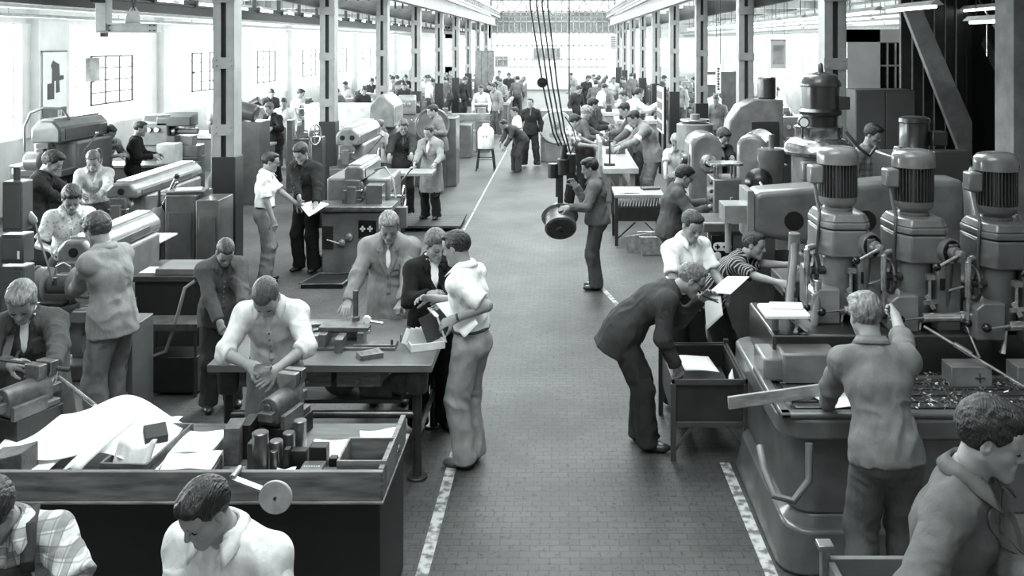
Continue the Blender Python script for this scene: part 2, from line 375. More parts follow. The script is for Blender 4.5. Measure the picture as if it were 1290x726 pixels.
        hb.ecap(p0, p1, tl, (.034 * s, .016 * s), (.040 * s, .0135 * s), .015)
        for i, (o, ln, rr) in enumerate(((.030, .078, .0088), (.0105, .088, .009), (-.0095, .082, .0086), (-.029, .064, .0078))):
            p = w + hd * (.090 - .004 * abs(i - 1)) * s + tl * o * s; v = rotv(hd, pn0, -R(3) * (1.3 - i) * sd * (1 if True else 0)); an = 0
            ax = np.cross(hd, pn0); r = rr * s
            for j, fr in enumerate((.46, .31, .23)):
                an += (curl * (1.0 + .12 * i)) * (.75, 1.0, .75)[j]; vv = rotv(v, ax, an); q = p + vv * ln * fr * s; hb.cap(p, q, r, r * .93, .005); p = q; r *= .93
        p = w + hd * .03 * s + tl * .027 * s; v = nrm(hd * .62 + tl * .66 + pn0 * .38)
        for j, (ln, r) in enumerate(((.042, .0135), (.033, .0105), (.026, .0092))):
            q = p + v * ln * s; hb.cap(p, q, r * s, r * .9 * s, .008); p = q; v = nrm(v * .8 + hd * .25 + pn0 * .30 * (curl + .3) - tl * .12)
        ms.append(hb.mesh(min(fine, .0048) if not low else fine, smooth=1))
    # ---- inner torso, upper arms and legs of the same body
    lg = {}
    for sd in (1, -1):
        hip = J['P'] + l0 * sd * .092 * s - up * .02
        ft = f0 * legs[0 if sd == 1 else 1] * s + l0 * sd * stance * s + up * .085 * s
        kn, an = ik(hip, ft, .428 * s, .420 * s, f0 + l0 * sd * .12); lg[sd] = (hip, kn, an)
    b = Blob(); b.ecap(J['W'], J['C'], J['l'], (.12 * s, .085 * s), (.135 * s, .10 * s)); b.ecap(J['P'], J['W'], l0, (.135 * s, .09 * s), (.12 * s, .085 * s))
    b.cap(J['N'] + J['nu'] * .03, J['C'], .06 * s, .09 * s)
    for sd in (1, -1):
        sh, el, w = arms[sd]; b.cap(J['N'] - J['up'] * .05, sh, .05 * s, .05 * s); b.cap(sh, el, .047 * s, .04 * s); b.cap(el, el + (w - el) * .4, .04 * s, .04 * s)
        hip, kn, an = lg[sd]; b.cap(hip, kn, .065 * s, .048 * s); b.cap(kn, an, .045 * s, .03 * s)
    ms.append(b.mesh(.016, smooth=0))
    V, Q = join(ms); root = link('person', mesh_np('person', V, Q), skin(sv)); root.location = G; tag(root, label, 'person', group)
    PEOPLE.append(root)
    def add(name, VQ, m, par=None): return link(name, mesh_np(name, *VQ), m, par or root)
    # ---- brows, lashes
    if not low:
        for q in (-1, 1):
            add('eyebrow', Blob().cap(hp_(q * .016, .0985, .029), hp_(q * .046, .0815, .031), .0045 * hsz, .003 * hsz, .003).mesh(.0035, smooth=0), hairm(min(hv, .3)))
            add('eyelash', Blob().cap(hp_(q * .018, .0905, -.001), hp_(q * .031, .0925, -.0035), .0034 * hsz, .0036 * hsz, .002).cap(hp_(q * .031, .0925, -.0035), hp_(q * .045, .086, -.0005), .0036 * hsz, .0028 * hsz, .002).mesh(.003, smooth=0), hairm(.1))
    if glasses:
        g = MB()
        for q in (-1, 1):
            cpt = hp_(q * .033, .108, .004)
            g.tube([cpt + hsz * .023 * (math.cos(t) * J['hl'] + math.sin(t) * .8 * J['hu']) for t in np.linspace(0, 2 * math.pi, 15)[:-1]], .0028, 6, True)
            g.tube([hp_(q * .056, .105, .01), hp_(q * .078, .07, .012), hp_(q * .083, -.005, .014)], .0026, 6)
        g.tube([hp_(-.011, .109, .008), hp_(.011, .109, .008)], .0026, 6); g.build('glasses', M('dark_horn', .1, .3), root, bev=0)
    # ---- hair
    if hair != 'bald':
        b = Blob(); E = lambda c, r, k=.015, sub=False: b.ell(hp_(*c), Hf, tuple(hsz * q for q in r), k * hsz, sub)
        tk = dict(short=.008, full=.016, curly=.018, crew=.004, quiff=.012, thin=.004, cap=.012)[hair]
        E((0, -.02, .034), (.078 + tk * .8, .098 + tk, .088 + tk))
        if hair in ('full', 'quiff', 'curly'): E((.008, .045, .098), (.062, .055, .034), .02); E((0, -.01, .105), (.066, .08, .03), .02)
        if hair == 'short': E((.006, .035, .098), (.058, .055, .026), .02)
        if hair == 'crew': E((0, .02, .095), (.056, .065, .028), .02)
        E((0, .10, -.035), (.066, .075, .092), .012, True)
        b.cut(hp_(0, .022, .004), nrm(J['hf'] * 1.15 - J['hu'])); nn = nrm(-J['hu'] * 1.0 + J['hf'] * .45); b.cut(hp_(0, -.098, -.062), -J['hu']) if False else None
        b.cut(hp_(0, .0, -.022), nn)
        for q in (-1, 1): E((q * .09, .006, -.012), (.03, .026, .036), .008, True)
        fr = .0045 if not low else .008
        an = (lambda V: ((V - J['hc']) @ Hf.T) * np.array([3.2, .8, 1.2])) if hair != 'curly' else None
        hm = cloth(.15) if hair == 'cap' else hairm(hv)
        add('cap' if hair == 'cap' else 'hair', b.mesh(fr, wr=0.0 if hair in ('cap',) else (.006 if hair == 'curly' else .0042 if hair != 'crew' else .0022), wf=26 if hair != 'curly' else 42, aniso=an, smooth=1), hm)
        if hair == 'cap': pass
    # ---- trousers, shoes
    tm = cloth(bv)
    b = Blob(); b.ecap(J['P'] - J['pup'] * .03, J['P'] + J['pup'] * .13 * s, l0, (.165 * s, .125 * s), (.150 * s, .115 * s), .04)
    for sd in (1, -1):
        hip, kn, an = lg[sd]; b.cap(hip + (J['P'] - hip) * .1, kn, .108 * s, .088 * s, .035); b.cap(kn, an - up * .0, .088 * s, .084 * s, .03)
        b.cap(an, an + up * .002 - up * .02, .084 * s, .086 * s, .01)
    b.ell(J['P'] - f0 * .07 * s, np.array([l0, f0, up]), (.135 * s, .085 * s, .10 * s), .04)
    b.cut(J['P'] + J['pup'] * .125 * s, J['pup']); b.cut(up * .042, -up)
    add('trousers', b.mesh(res, wr=wr * .9, wf=9, seed=gx * 3, boost=[(lg[q][1], .13 * s, .012) for q in (1, -1)] + [(lg[q][2] + up * .05, .12 * s, .013) for q in (1, -1)] + [(J['P'] - up * .08, .14 * s, .008)]), tm)
    if belt is not None:
        b = MB(); c = J['P'] + J['pup'] * .105 * s; fv = nrm(np.cross(l0, J['pup']))
        b.tube([c + l0 * .163 * s * math.cos(t) + fv * .126 * s * math.sin(t) for t in np.linspace(0, 2 * math.pi, 25)[:-1]], .014 * s, 8, True); b.build('belt', cloth(belt), root, bev=0)
    if not low:
        for sd in (1, -1):
            an = lg[sd][2].copy(); an[2] = 0; ff = rotv(f0, up, R(9 * sd)); ll = np.cross(up, ff); b = Blob(); Fm = np.array([ll, ff, up])
            b.ell(an + ff * .10 * s + up * .035, Fm, (.047 * s, .085 * s, .035), .03).ell(an - ff * .005 * s + up * .045, Fm, (.037 * s, .06 * s, .05), .03).cap(an + up * .05, an + up * .11, .042 * s, .042 * s)
            b.cut(an + up * .003, -up); V, Q = b.mesh(.009); o = add('shoe', (V, Q), M('leather_%03d' % round(shoe * 100), shoe, .35, 0, 20, .2))
    # ---- garment on the trunk
    jk = top in ('jacket', 'coat', 'vest'); ex = .030 if top == 'coat' else .014 if jk else .006
    def trunk(b, e):
        b.ecap(J['W'], J['C'], J['l'], ((.142 + e) * s * sx, (.108 + e) * s), ((.163 + e) * s * sx, (.122 + e) * s), .05)
        b.ecap(J['C'], J['N'] - J['up'] * .065 * s, J['l'], ((.163 + e) * s * sx, (.122 + e) * s), ((.150 + e) * s * sx, (.092 + e) * s), .05)
        b.cap(J['N'] - J['up'] * .03 * s, J['N'] + J['nu'] * (.012 if not jk else .02) * s, (.088 + e) * s, (.066 + e) * s, .05)
        b.ell(J['C'] + J['f'] * .05 * s, np.array([J['l'], J['f'], J['up']]), (.135 * s, .085 * s, .13 * s), .04)
        for sd in (1, -1): b.cap(J['N'] - J['up'] * .045 * s, arms[sd][0], (.070 + e) * s, (.072 + e) * s, .05)
        b.ecap(J['P'] + J['pup'] * .02, J['W'], l0, ((.165 + e) * s, (.130 + e) * s), ((.142 + e) * s, (.108 + e) * s), .05)
    b = Blob(); trunk(b, ex)
    low_pt = J['P'] + J['pup'] * .09 * s
    if top == 'coat':
        hz = J['P'] * 1.0; hz2 = hz - up * (hem or .40) * s; b.ecap(J['P'] + J['pup'] * .05, hz2, l0, (.205 * s, .160 * s), (.245 * s, .205 * s), .05)
    elif hem or jk: 
        hm_ = hem if hem else .10; b.ecap(J['P'] + J['pup'] * .04, J['P'] - J['pup'] * hm_ * s, l0, ((.184 + ex) * s, (.150 + ex) * s), ((.194 + ex) * s, (.160 + ex) * s), .05)
    if top == 'coat': b.cut(hz2, -up)
    elif hem or jk: b.cut(J['P'] - J['pup'] * hm_ * s, -J['pup'])
    else: b.cut(low_pt, -J['pup'])
    ea = min(ex, .014); slv = []; ru, rl = ((.064 + ea) * s, (.054 + ea * .8) * s); SL = sleeve if isinstance(sleeve, tuple) else (sleeve, sleeve)
    for sd in (1, -1):
        sh, el, w = arms[sd]; d = nrm(w - el); sleeve = SL[0 if sd == 1 else 1]
        if top == 'vest': continue
        b.cap(sh, sh + (el - sh) * .35, ru, ru + (rl - ru) * .35, .04); q = Blob(); q.cap(sh + (el - sh) * .06, el, ru + (rl - ru) * .06, rl, .03)
        if sleeve == 'long': q.cap(el, w + d * .03, rl, (.042 + ea * .5) * s, .03); q.cut(w - d * .012 * s, d, near=.11)
        elif sleeve == 'rolled': q.cap(el, el + (w - el) * .22, rl, .054 * s, .03); q.cap(el + (w - el) * .12, el + (w - el) * .20, .062 * s, .062 * s, .01); q.cut(el + (w - el) * .24, d, near=.10)
        else: q = Blob(); q.cap(sh + (el - sh) * .06, sh + (el - sh) * .85, ru, ru * 1.04, .03); q.cut(sh + (el - sh) * .80, nrm(el - sh))
        slv.append(q.mesh(res, wr=wr * .8, wf=12, seed=gx * 5 + gy, boost=[(el, .10 * s, .011), (w, .08 * s, .006)]))
    # neck opening
    nf = J['N'] + J['f'] * (.075 + ex) * s + J['nu'] * .035 * s; vb = J['C'] + J['f'] * (.135 + ex) * s + J['up'] * (.13 - vee) * s
    b.cap(nf, vb, .050 * s, .006 * s, .004, True)
    b.ecap(J['N'] + J['nu'] * .0 * s, J['N'] + J['nu'] * .14 * s, J['l'], (.060 * s, .062 * s), (.075 * s, .075 * s), .004, True)
    g = add({'shirt': 'shirt', 'jacket': 'work_jacket', 'coat': 'work_coat', 'vest': 'vest'}[top], (VQ := join([b.mesh(res, wr=wr * .8, wf=10, seed=gx * 5 + gy, boost=[(J['W'] + J['f'] * .1 * s, .15 * s, .010), (J['W'] - J['f'] * .1 * s, .15 * s, .009)] + [(arms[q][0] - J['up'] * .08 * s, .09 * s, .008) for q in (1, -1)])] + slv)), cloth(tv, tpat))
    if under is not None:
        b = Blob(); b.ecap(J['W'], J['C'], J['l'], (.135 * s, .10 * s), (.155 * s, .118 * s), .05); b.cap(J['C'] + J['f'] * .03 * s, J['N'] + J['nu'] * .0 * s, .105 * s, .072 * s, .05); b.ell(J['C'] + J['f'] * .048 * s, np.array([J['l'], J['f'], J['up']]), (.13 * s, .084 * s, .13 * s), .04)
        if top == 'vest':
            for sd in (1, -1):
                sh, el, w = arms[sd]; b.cap(sh, el, .071 * s, .062 * s, .03).cap(J['N'] - J['up'] * .045 * s, sh, .068 * s, .071 * s, .04).cap(el, w, .06 * s, .043 * s, .03); b.cut(w - nrm(w - el) * .01, w - el, near=.07)
        b.cap(nf + J['nu'] * .02 * s, nf - J['up'] * .075 * s + J['f'] * .02, .032 * s, .004, .004, True); b.ecap(J['N'], J['N'] + J['nu'] * .14 * s, J['l'], (.058 * s, .06 * s), (.07 * s, .07 * s), .004, True)
        add('undershirt', b.mesh(res, wr=.003, wf=14), cloth(under))
    # collar: a folded strip round the neck with two points in front
    if collar and not low:
        def strip(uo, rise, drop, spread, name, v, par):
            P = []; n = 26
            for i in range(n + 1):
                t = -1 + 2 * i / n; an = t * R(152); ca, sa = math.cos(an), math.sin(an)       # 0 = nape
                dirn = -J['f'] * ca + J['l'] * sa; fr = max(0, (abs(t) - .55) / .45)
                c0 = J['N'] + J['nu'] * (.048 + rise - .05 * fr) * s + J['f'] * .012 * s
                a = c0 + dirn * (.060 + uo) * s; dn = drop * (1 + .55 * fr ** 2)
                bq = c0 + dirn * (.069 + uo) * s + J['nu'] * .008 * s
                cq = c0 + dirn * (.099 + uo + spread * fr) * s - J['nu'] * dn * s + J['f'] * (.03 * fr) * s + J['l'] * math.copysign(.018 * fr ** 2, sa) * s
                P.append((a - J['nu'] * .02 * s, bq, cq))
            vs = [p for r in P for p in r]; Q = [(i * 3 + j, i * 3 + j + 1, i * 3 + j + 4, i * 3 + j + 3) for i in range(n) for j in (0, 1)]
            o = link(name, mesh_np(name, vs, Q), cloth(v, tpat if v == tv else None), par); sd = o.modifiers.new('thickness', 'SOLIDIFY'); sd.thickness = .006; sd.offset = 0; return o
        if under is not None: strip(-.010, .012, .014, -.02, 'collar', under, g)
        strip(.008 + ex * .5, .012, .046 if jk else .034, .010, 'collar', tv, g)
    # lapels, placket, buttons and pocket laid on the garment's own surface
    if not low and top != 'vest' and res < .012:
        from mathutils.bvhtree import BVHTree
        bvh = BVHTree.FromPolygons(VQ[0].tolist(), VQ[1].tolist()); fdir = Vector(-J['f'])
        def on(a, c, off=.005):
            o = J['C'] + J['up'] * a * s + J['l'] * c * s; h = bvh.ray_cast(Vector(o + J['f'] * .45), fdir)[0]
            return tuple((np.array(h) if h is not None and (np.array(h) - o) @ J['f'] > .03 else o + J['f'] * .12 * s) + J['f'] * off)
        vb_ = .125 - vee
        if under is not None or vee > .12:
            for sd in (1, -1):
                b = MB(); b.grid(lambda p, q: on(.15 + (vb_ - .15) * q, sd * ((.050 * (1 - q) + .003) + p * (.052 * (1 - q ** 2) * (1 if q > .18 else .55 + 2.5 * q) + .003)), .006 + .004 * p), 5, 12); b.build('lapel', cloth(tv, tpat), g, bev=0, thick=.006)
        if under is not None:
            for sd in (1, -1): b = MB(); b.grid(lambda p, q: tuple(J['N'] + J['f'] * (.066 + .022 * q) * s + J['l'] * sd * (.046 - .02 * q + .026 * p) * s + J['nu'] * (.045 - .07 * q) * s), 3, 4); b.build('shirt_collar', cloth(under), g, bev=0, thick=.005)
        b = MB(); lo_ = -.20 if not (hem or jk) else -.26; b.grid(lambda p, q: on(vb_ + (lo_ - vb_) * q, (p - .5) * .034, .003), 3, 16); b.build('placket', cloth(tv, tpat), g, bev=0, thick=.005)
        if pocketed: b = MB(); b.grid(lambda p, q: on(.065 - .12 * q + (.012 * (1 - abs(2 * p - 1)) * (q < .01)), .045 + .085 * p, .004), 6, 6); b.build('pocket', cloth(tv, tpat), g, bev=0, thick=.007)
        t0 = J['C'] + J['up'] * (.11 - vee) * s
        for i in range(5):
            t = i / 4; q = np.array(on(vb_ - .01 + (-.19 - vb_) * t, 0, .006)); r = .0
            part('button', M('button_%02d' % round(tv * 10), tv * .55 if tv > .5 else tv * 1.5 + .1, .4), g, lambda b: b.cyl(tuple(q - J['f'] * .004), tuple(q + J['f'] * .004), .0065 * s, n=10), bev=0)
    for e in extras: e(J, G, s, root, g, arms, lg)
    return root
# ---------------------------------------------------------------- the hall
def floor_mat():
    m = bpy.data.materials.new('wood_block_floor'); m.use_nodes = True; nt = m.node_tree; N = nt.nodes; L = nt.links; b = N['Principled BSDF']
    tc = N.new('ShaderNodeTexCoord'); br = N.new('ShaderNodeTexBrick'); L.new(tc.outputs['Object'], br.inputs['Vector'])
    br.inputs['Scale'].default_value = 1; br.inputs['Brick Width'].default_value = .125; br.inputs['Row Height'].default_value = .07; br.inputs['Mortar Size'].default_value = .004
    br.inputs['Color1'].default_value = gray(.30); br.inputs['Color2'].default_value = gray(.33); br.inputs['Mortar'].default_value = gray(.245)
    n = N.new('ShaderNodeTexNoise'); n.inputs['Scale'].default_value = 1.1; n.inputs['Detail'].default_value = 8; L.new(tc.outputs['Object'], n.inputs['Vector'])
    r = N.new('ShaderNodeValToRGB'); r.color_ramp.elements[0].position = .3; r.color_ramp.elements[1].position = .72; r.color_ramp.elements[0].color = gray(.72); r.color_ramp.elements[1].color = gray(1.0)
    L.new(n.outputs['Fac'], r.inputs[0])
    n2 = N.new('ShaderNodeTexNoise'); n2.inputs['Scale'].default_value = 26; n2.inputs['Detail'].default_value = 3; L.new(tc.outputs['Object'], n2.inputs['Vector'])
    r2 = N.new('ShaderNodeValToRGB'); r2.color_ramp.elements[0].position = .32; r2.color_ramp.elements[1].position = .42; r2.color_ramp.elements[0].color = gray(.72); r2.color_ramp.elements[1].color = gray(1)
    L.new(n2.outputs['Fac'], r2.inputs[0])
    def mul(a, c):
        x = N.new('ShaderNodeMix'); x.data_type = 'RGBA'; x.blend_type = 'MULTIPLY'; x.inputs[0].default_value = 1; L.new(a, x.inputs[6]); L.new(c, x.inputs[7]); return x.outputs[2]
    L.new(mul(mul(br.outputs['Color'], r.outputs[0]), r2.outputs[0]), b.inputs['Base Color'])
    b.inputs['Roughness'].default_value = .62; b.inputs['Specular IOR Level'].default_value = .3
    bp = N.new('ShaderNodeBump'); bp.inputs['Strength'].default_value = .12; bp.inputs['Distance'].default_value = .01; L.new(br.outputs['Fac'], bp.inputs['Height']); bp.invert = True; L.new(bp.outputs[0], b.inputs['Normal'])
    return m
def line_mat():
    m = bpy.data.materials.new('worn_line_paint'); m.use_nodes = True; nt = m.node_tree; N = nt.nodes; L = nt.links; b = N['Principled BSDF']
    tc = N.new('ShaderNodeTexCoord'); n = N.new('ShaderNodeTexNoise'); n.inputs['Scale'].default_value = 14; n.inputs['Detail'].default_value = 6; L.new(tc.outputs['Object'], n.inputs['Vector'])
    r = N.new('ShaderNodeValToRGB'); r.color_ramp.elements[0].position = .40; r.color_ramp.elements[1].position = .56; r.color_ramp.elements[0].color = gray(.36); r.color_ramp.elements[1].color = gray(.70)
    L.new(n.outputs['Fac'], r.inputs[0]); L.new(r.outputs[0], b.inputs['Base Color']); b.inputs['Roughness'].default_value = .7; return m
def glass_mat():
    m = bpy.data.materials.new('window_glass'); m.use_nodes = True; nt = m.node_tree; N = nt.nodes; L = nt.links; N.remove(N['Principled BSDF'])
    t = N.new('ShaderNodeBsdfTransparent'); g = N.new('ShaderNodeBsdfGlossy'); g.inputs['Roughness'].default_value = .05; x = N.new('ShaderNodeMixShader'); x.inputs[0].default_value = .06
    L.new(t.outputs[0], x.inputs[1]); L.new(g.outputs[0], x.inputs[2]); L.new(x.outputs[0], N['Material Output'].inputs[0]); return m
GLASS = glass_mat(); WALL = M('plaster', .92, .9, 0, 2, .05); CONC = M('concrete', .45, .9, 0, 4, .15, .2, 40)
LIGHTSTEEL = M('light_steelwork', .5, .6, 0, 3, .12); DARKSTEEL = M('dark_steelwork', .2, .6, 0, 3, .2); MUNTIN = M('muntin', .9, .6)
XL, XR, Y0, Y1 = -10.0, 9.0, -3.0, 62.0
structure(part('floor', floor_mat(), None, lambda b: b.box(XL - .3, XR + .3, Y0 - .3, Y1 + .3, -.2, 0), bev=0))
LM = line_mat()
def floor_line(a, c, w):
    a, c = np.array(a), np.array(c); d = nrm(np.append(c - a, 0)); n_ = np.array([-d[1], d[0]]) * w / 2
    b = MB(); b.prism([tuple(a - n_), tuple(a + n_), tuple(c + n_), tuple(c - n_)], 'z', 0.0, .002); structure(b.build('floor_marking', LM, bev=0))
floor_line((-.83, 3.5), (-.79, 8.2), .075); floor_line((-1.62, 12.5), (-1.54, 27), .03); floor_line((1.275, 3.5), (1.235, 6.95), .075); floor_line((.53, 11.95), (.70, 11.1), .06)
CY_ = [7.2, 12.5] + [12.5 + 5.5 * k for k in range(1, 9)]                 # column rows
# left wall: sill, pilasters, header; a tall window in every bay
def side_wall(name, x, sgn, ys, z0, z1):
    b = MB(); t = .3 * sgn
    b.box(min(x, x + t), max(x, x + t), Y0, Y1, 0, z0); b.box(min(x, x + t), max(x, x + t), Y0, Y1, z1, 4.75)
    for y in ys: b.box(min(x - .22 * sgn, x + t), max(x - .22 * sgn, x + t), y - .55, y + .55, 0, 4.75); b.box(min(x - .06 * sgn, x + t), max(x - .06 * sgn, x + t), y - .8, y + .8, z0, z1)
    b.box(min(x, x + t), max(x, x + t), Y0, ys[0], z0, z1)
    structure(b.build(name, WALL, bev=.01))
side_wall('wall_left', XL, -1, CY_, 1.35, 3.5); side_wall('wall_right', XR, 1, CY_[1:], 1.2, 3.45)
WN = [0]
def side_window(x, sgn, y0, y1, z0, z1, dark=None):
    WN[0] += 1; w = bpy.data.objects.new('window_%d' % WN[0], None); COL.objects.link(w); w.location = (x + .12 * sgn, y0, z0); structure(w)
    h = z1 - z0; l = y1 - y0; b = MB(); n = 6
    for i in range(n + 1): b.box(-.012, .012, l * i / n - .006, l * i / n + .006, 0, h)
    for j in range(6): b.box(-.01, .01, 0, l, h * j / 5 - .006, h * j / 5 + .006)
    b.build('muntins', MUNTIN, w, bev=0)
    b = MB(); b.box(-.003, .003, 0, l, 0, h); b.build('pane', GLASS, w, bev=0)
    if dark:                                         # the casement leaf set in the glazing
        a0, a1, c0, c1 = dark; b = MB()
        for (p, q, r_, s_) in ((a0, a1, c0, c0 + .03), (a0, a1, c1 - .03, c1), (a0, a0 + .03, c0, c1), (a1 - .03, a1, c0, c1)): b.box(.02, .05, p, q, r_, s_)
        for i in (1, 2): u = a0 + (a1 - a0) * i / 3; b.box(.025, .045, u - .01, u + .01, c0, c1)
        for j in (1, 2, 3): u = c0 + (c1 - c0) * j / 4; b.box(.025, .045, a0, a1, u - .01, u + .01)
        b.box(.05, .07, a0 + .02, a0 + .12, (c0 + c1) / 2 - .03, (c0 + c1) / 2 + .03)
        b.build('casement', M('casement_dark', .25, .6), w, bev=0)
for i, y in enumerate(CY_[:-1]):
    y1 = CY_[i + 1]; side_window(XL, -1, y + .8, y1 - .8, 1.35, 3.5, ((y1 - y - 1.6) * .30, (y1 - y - 1.6) * .80, .42, 1.5) if y > 7.5 else None)
    if i: side_window(XR, 1, y + .8, y1 - .8, 1.2, 3.45, ((y1 - y - 1.6) * .2, (y1 - y - 1.6) * .55, .5, 1.6))
# end walls
b = MB(); b.box(XL - .3, XR + .3, Y1, Y1 + .3, 0, 1.5); b.box(XL - .3, -4.6, Y1, Y1 + .3, 3.4, 9); b.box(3.7, XR + .3, Y1, Y1 + .3, 3.4, 9); b.box(-4.6, 3.7, Y1, Y1 + .3, 8.3, 9)
for x in (-7.4, -4.75, 3.9, 6.5): b.box(x - .25, x + .25, Y1, Y1 + .3, 0, 9)
structure(b.build('wall_back', WALL, bev=0))
structure(part('wall_front', WALL, None, lambda b: b.box(XL - .3, XR + .3, Y0 - .3, Y0, 0, 9), bev=0))
WN[0] += 1; w = bpy.data.objects.new('window_%d' % WN[0], None); COL.objects.link(w); w.location = (-.45, Y1 - .02, 0); structure(w)
b = MB()
for i in range(22): x = -4.1 + 8.2 * i / 21; b.box(x - .03, x + .03, -.05, .05, 1.5, 8.3)
for z in (1.5, 2.0, 2.9, 3.75, 4.5, 5.2, 6.0, 7): b.box(-4.1, 4.1, -.05, .05, z - .04, z + .04)
b.build('muntins', M('end_muntin', .68, .6), w, bev=0)
b = MB(); b.box(-4.1, 4.1, .02, .03, 1.5, 8.3); b.build('pane', GLASS, w, bev=0)
b = MB(); b.box(-4.1, 4.1, .06, .1, 3.75, 5.15); b.box(-1.3, .5, .06, .1, 1.9, 2.75); b.box(-4.1, -3.0, .06, .1, 1.5, 2.2); b.build('dimming_panel', M('dimming_grey', .55, .8), w, bev=0)  # grey panels added behind the glass to darken these panes
b = MB()                                            # wind bracing of the end bay
for z in (4.55, 4.85): b.box(-4.5, 3.6, Y1 - 1.0, Y1 - .9, z - .04, z + .04)
for i in range(6):
    x0 = -4.5 + 1.35 * i; b.bar((x0, Y1 - .95, 4.85), (x0 + .67, Y1 - .95, 5.9), .06, .06); b.bar((x0 + 1.35, Y1 - .95, 4.85), (x0 + .67, Y1 - .95, 5.9), .06, .06)
    b.bar((x0, Y1 - .95, 4.55), (x0 + .4, Y1 - .95, 3.6), .05, .05)
b.box(-4.5, 3.6, Y1 - 1.0, Y1 - .9, 5.86, 5.96); structure(b.build('trim_1', LIGHTSTEEL, bev=0))
# roofs: aisle ceilings, clerestory walls, nave roof with a glazed skylight
structure(part('ceiling', M('ceiling_paint', .74, .9), None, lambda b: (b.box(XL - .3, -4.5, Y0 - .3, Y1 + .3, 4.75, 4.95), b.box(3.6, XR + .3, Y0 - .3, Y1 + .3, 4.75, 4.95),
    b.box(-4.8, -3.2, Y0 - .3, Y1 + .3, 8.4, 8.6), b.box(2.3, 3.9, Y0 - .3, Y1 + .3, 8.4, 8.6), b.box(-3.2, 2.3, Y0 - .3, 0, 8.4, 8.6)), bev=0))
structure(part('wall_clerestory', M('clerestory_paint', .7, .9), None, lambda b: (b.box(-4.75, -4.6, Y0, Y1, 4.75, 8.4), b.box(3.7, 3.85, Y0, Y1, 4.75, 8.4)), bev=0))
b = MB()
for i in range(32): b.box(-3.2, 2.3, i * 2.0, i * 2.0 + .06, 8.42, 8.5)
for x in (-1.4, .5): b.box(x - .03, x + .03, 0, Y1, 8.42, 8.5)
structure(b.build('trim_2', LIGHTSTEEL, bev=0)); WN[0] += 1
structure(part('window_%d' % WN[0], GLASS, None, lambda b: b.box(-3.2, 2.3, 0, Y1, 8.5, 8.51), bev=0))
# columns: two channels with a slot between, batten plates, dark lower casing
def column(x, y, sgn):
    c = bpy.data.objects.new('column', None); COL.objects.link(c); c.location = (x, y, 0); structure(c)
    for s_ in (-1, 1):
        part('channel', LIGHTSTEEL, c, lambda b: (b.box(s_ * .085 - .05, s_ * .085 + .05, -.15, -.135, 1.62, 4.7), b.box(s_ * .135 - .006, s_ * .135 + .006, -.15, .15, 1.62, 4.7), b.box(s_ * .085 - .05, s_ * .085 + .05, .135, .15, 1.62, 4.7)), bev=.002)
    part('slot_shade', M('slot_shadow_paint', .13, .8), c, lambda b: b.box(-.03, .03, -.12, .12, 1.62, 4.7), bev=0)  # dark strip painted in for the shade inside the slot
    for z in (1.98, 2.87, 3.75):
        def plate(b):
            b.box(-.15, .15, -.162, -.15, z - .075, z + .075)
            for u in (-.1, .1):
                for v in (-.04, .04): b.cyl((u, -.162, z + v), (u, -.172, z + v), .012, n=8)
        part('batten_plate', LIGHTSTEEL, c, plate, bev=.002)
    part('lower_casing', M('black_casing', .1, .45, 0, 4, .2), c, lambda b: b.box(-.16, .16, -.16, .16, 0, 1.62), bev=.008)
    for i in range(2): part('cap_bracket', LIGHTSTEEL, c, lambda b: b.prism([(sgn * .14, 3.8), (sgn * .14, 4.2), (sgn * 1.15, 4.2), (sgn * 1.15, 4.0)], 'y', -.12 if i else .1, -.1 if i else .12), bev=0) if i == 0 else part('bracket_flange', LIGHTSTEEL, c, lambda b: b.prism([(sgn * .14, 3.79), (sgn * .14, 3.81), (sgn * 1.15, 4.01), (sgn * 1.15, 3.99)], 'y', -.15, .15), bev=0)
for k, y in enumerate(CY_):
    column(-4.47 if k else -4.57, y, -1)
    if k: column(3.55, y - .2 if k > 1 else 12.1, 1)
# crane girders along both column rows, cross beams over the aisles, monorail beam
def girder(x, z0, z1, w, m, ya=9.0, yb=61.5): return lambda b: (b.box(x - w / 2, x + w / 2, ya, yb, z0, z0 + .03), b.box(x - w / 2, x + w / 2, ya, yb, z1 - .03, z1), b.box(x - .02, x + .02, ya, yb, z0, z1))
for i, x in enumerate((-4.25, 3.33)):
    structure(part('beam', LIGHTSTEEL, None, girder(x, 4.22, 4.72, .22, 0), bev=0))
    b = MB()
    for j in range(70): b.bar((x * .93, 10 + j * .75, 4.8), (x * .93, 10.37 + j * .75, 5.15), .05, .05); b.bar((x * .93, 10.75 + j * .75, 4.8), (x * .93, 10.37 + j * .75, 5.15), .05, .05)
    b.box(x * .93 - .04, x * .93 + .04, 9, 62, 4.76, 4.84); b.box(x * .93 - .04, x * .93 + .04, 9, 62, 5.11, 5.19); structure(b.build('beam', LIGHTSTEEL, bev=0))
b = MB()
for y in CY_[1:]:
    b.box(-9.8, -5.5, y - .1, y + .1, 4.2, 4.5); b.box(4.6, 8.8, y - .1, y + .1, 4.2, 4.5)
structure(b.build('beam', LIGHTSTEEL, bev=.005))
structure(part('beam', DARKSTEEL, None, girder(-5.75, 3.56, 3.72, .14, 0, 6.5, 60), bev=0))
b = MB()
for j in range(36):
    y = 7 + j * 1.5; b.box(-5.78, -5.72, y - .03, y + .03, 3.72, 4.75); b.box(-5.85, -5.65, y - .05, y + .05, 3.70, 3.80)
structure(b.build('trim_3', DARKSTEEL, bev=0))
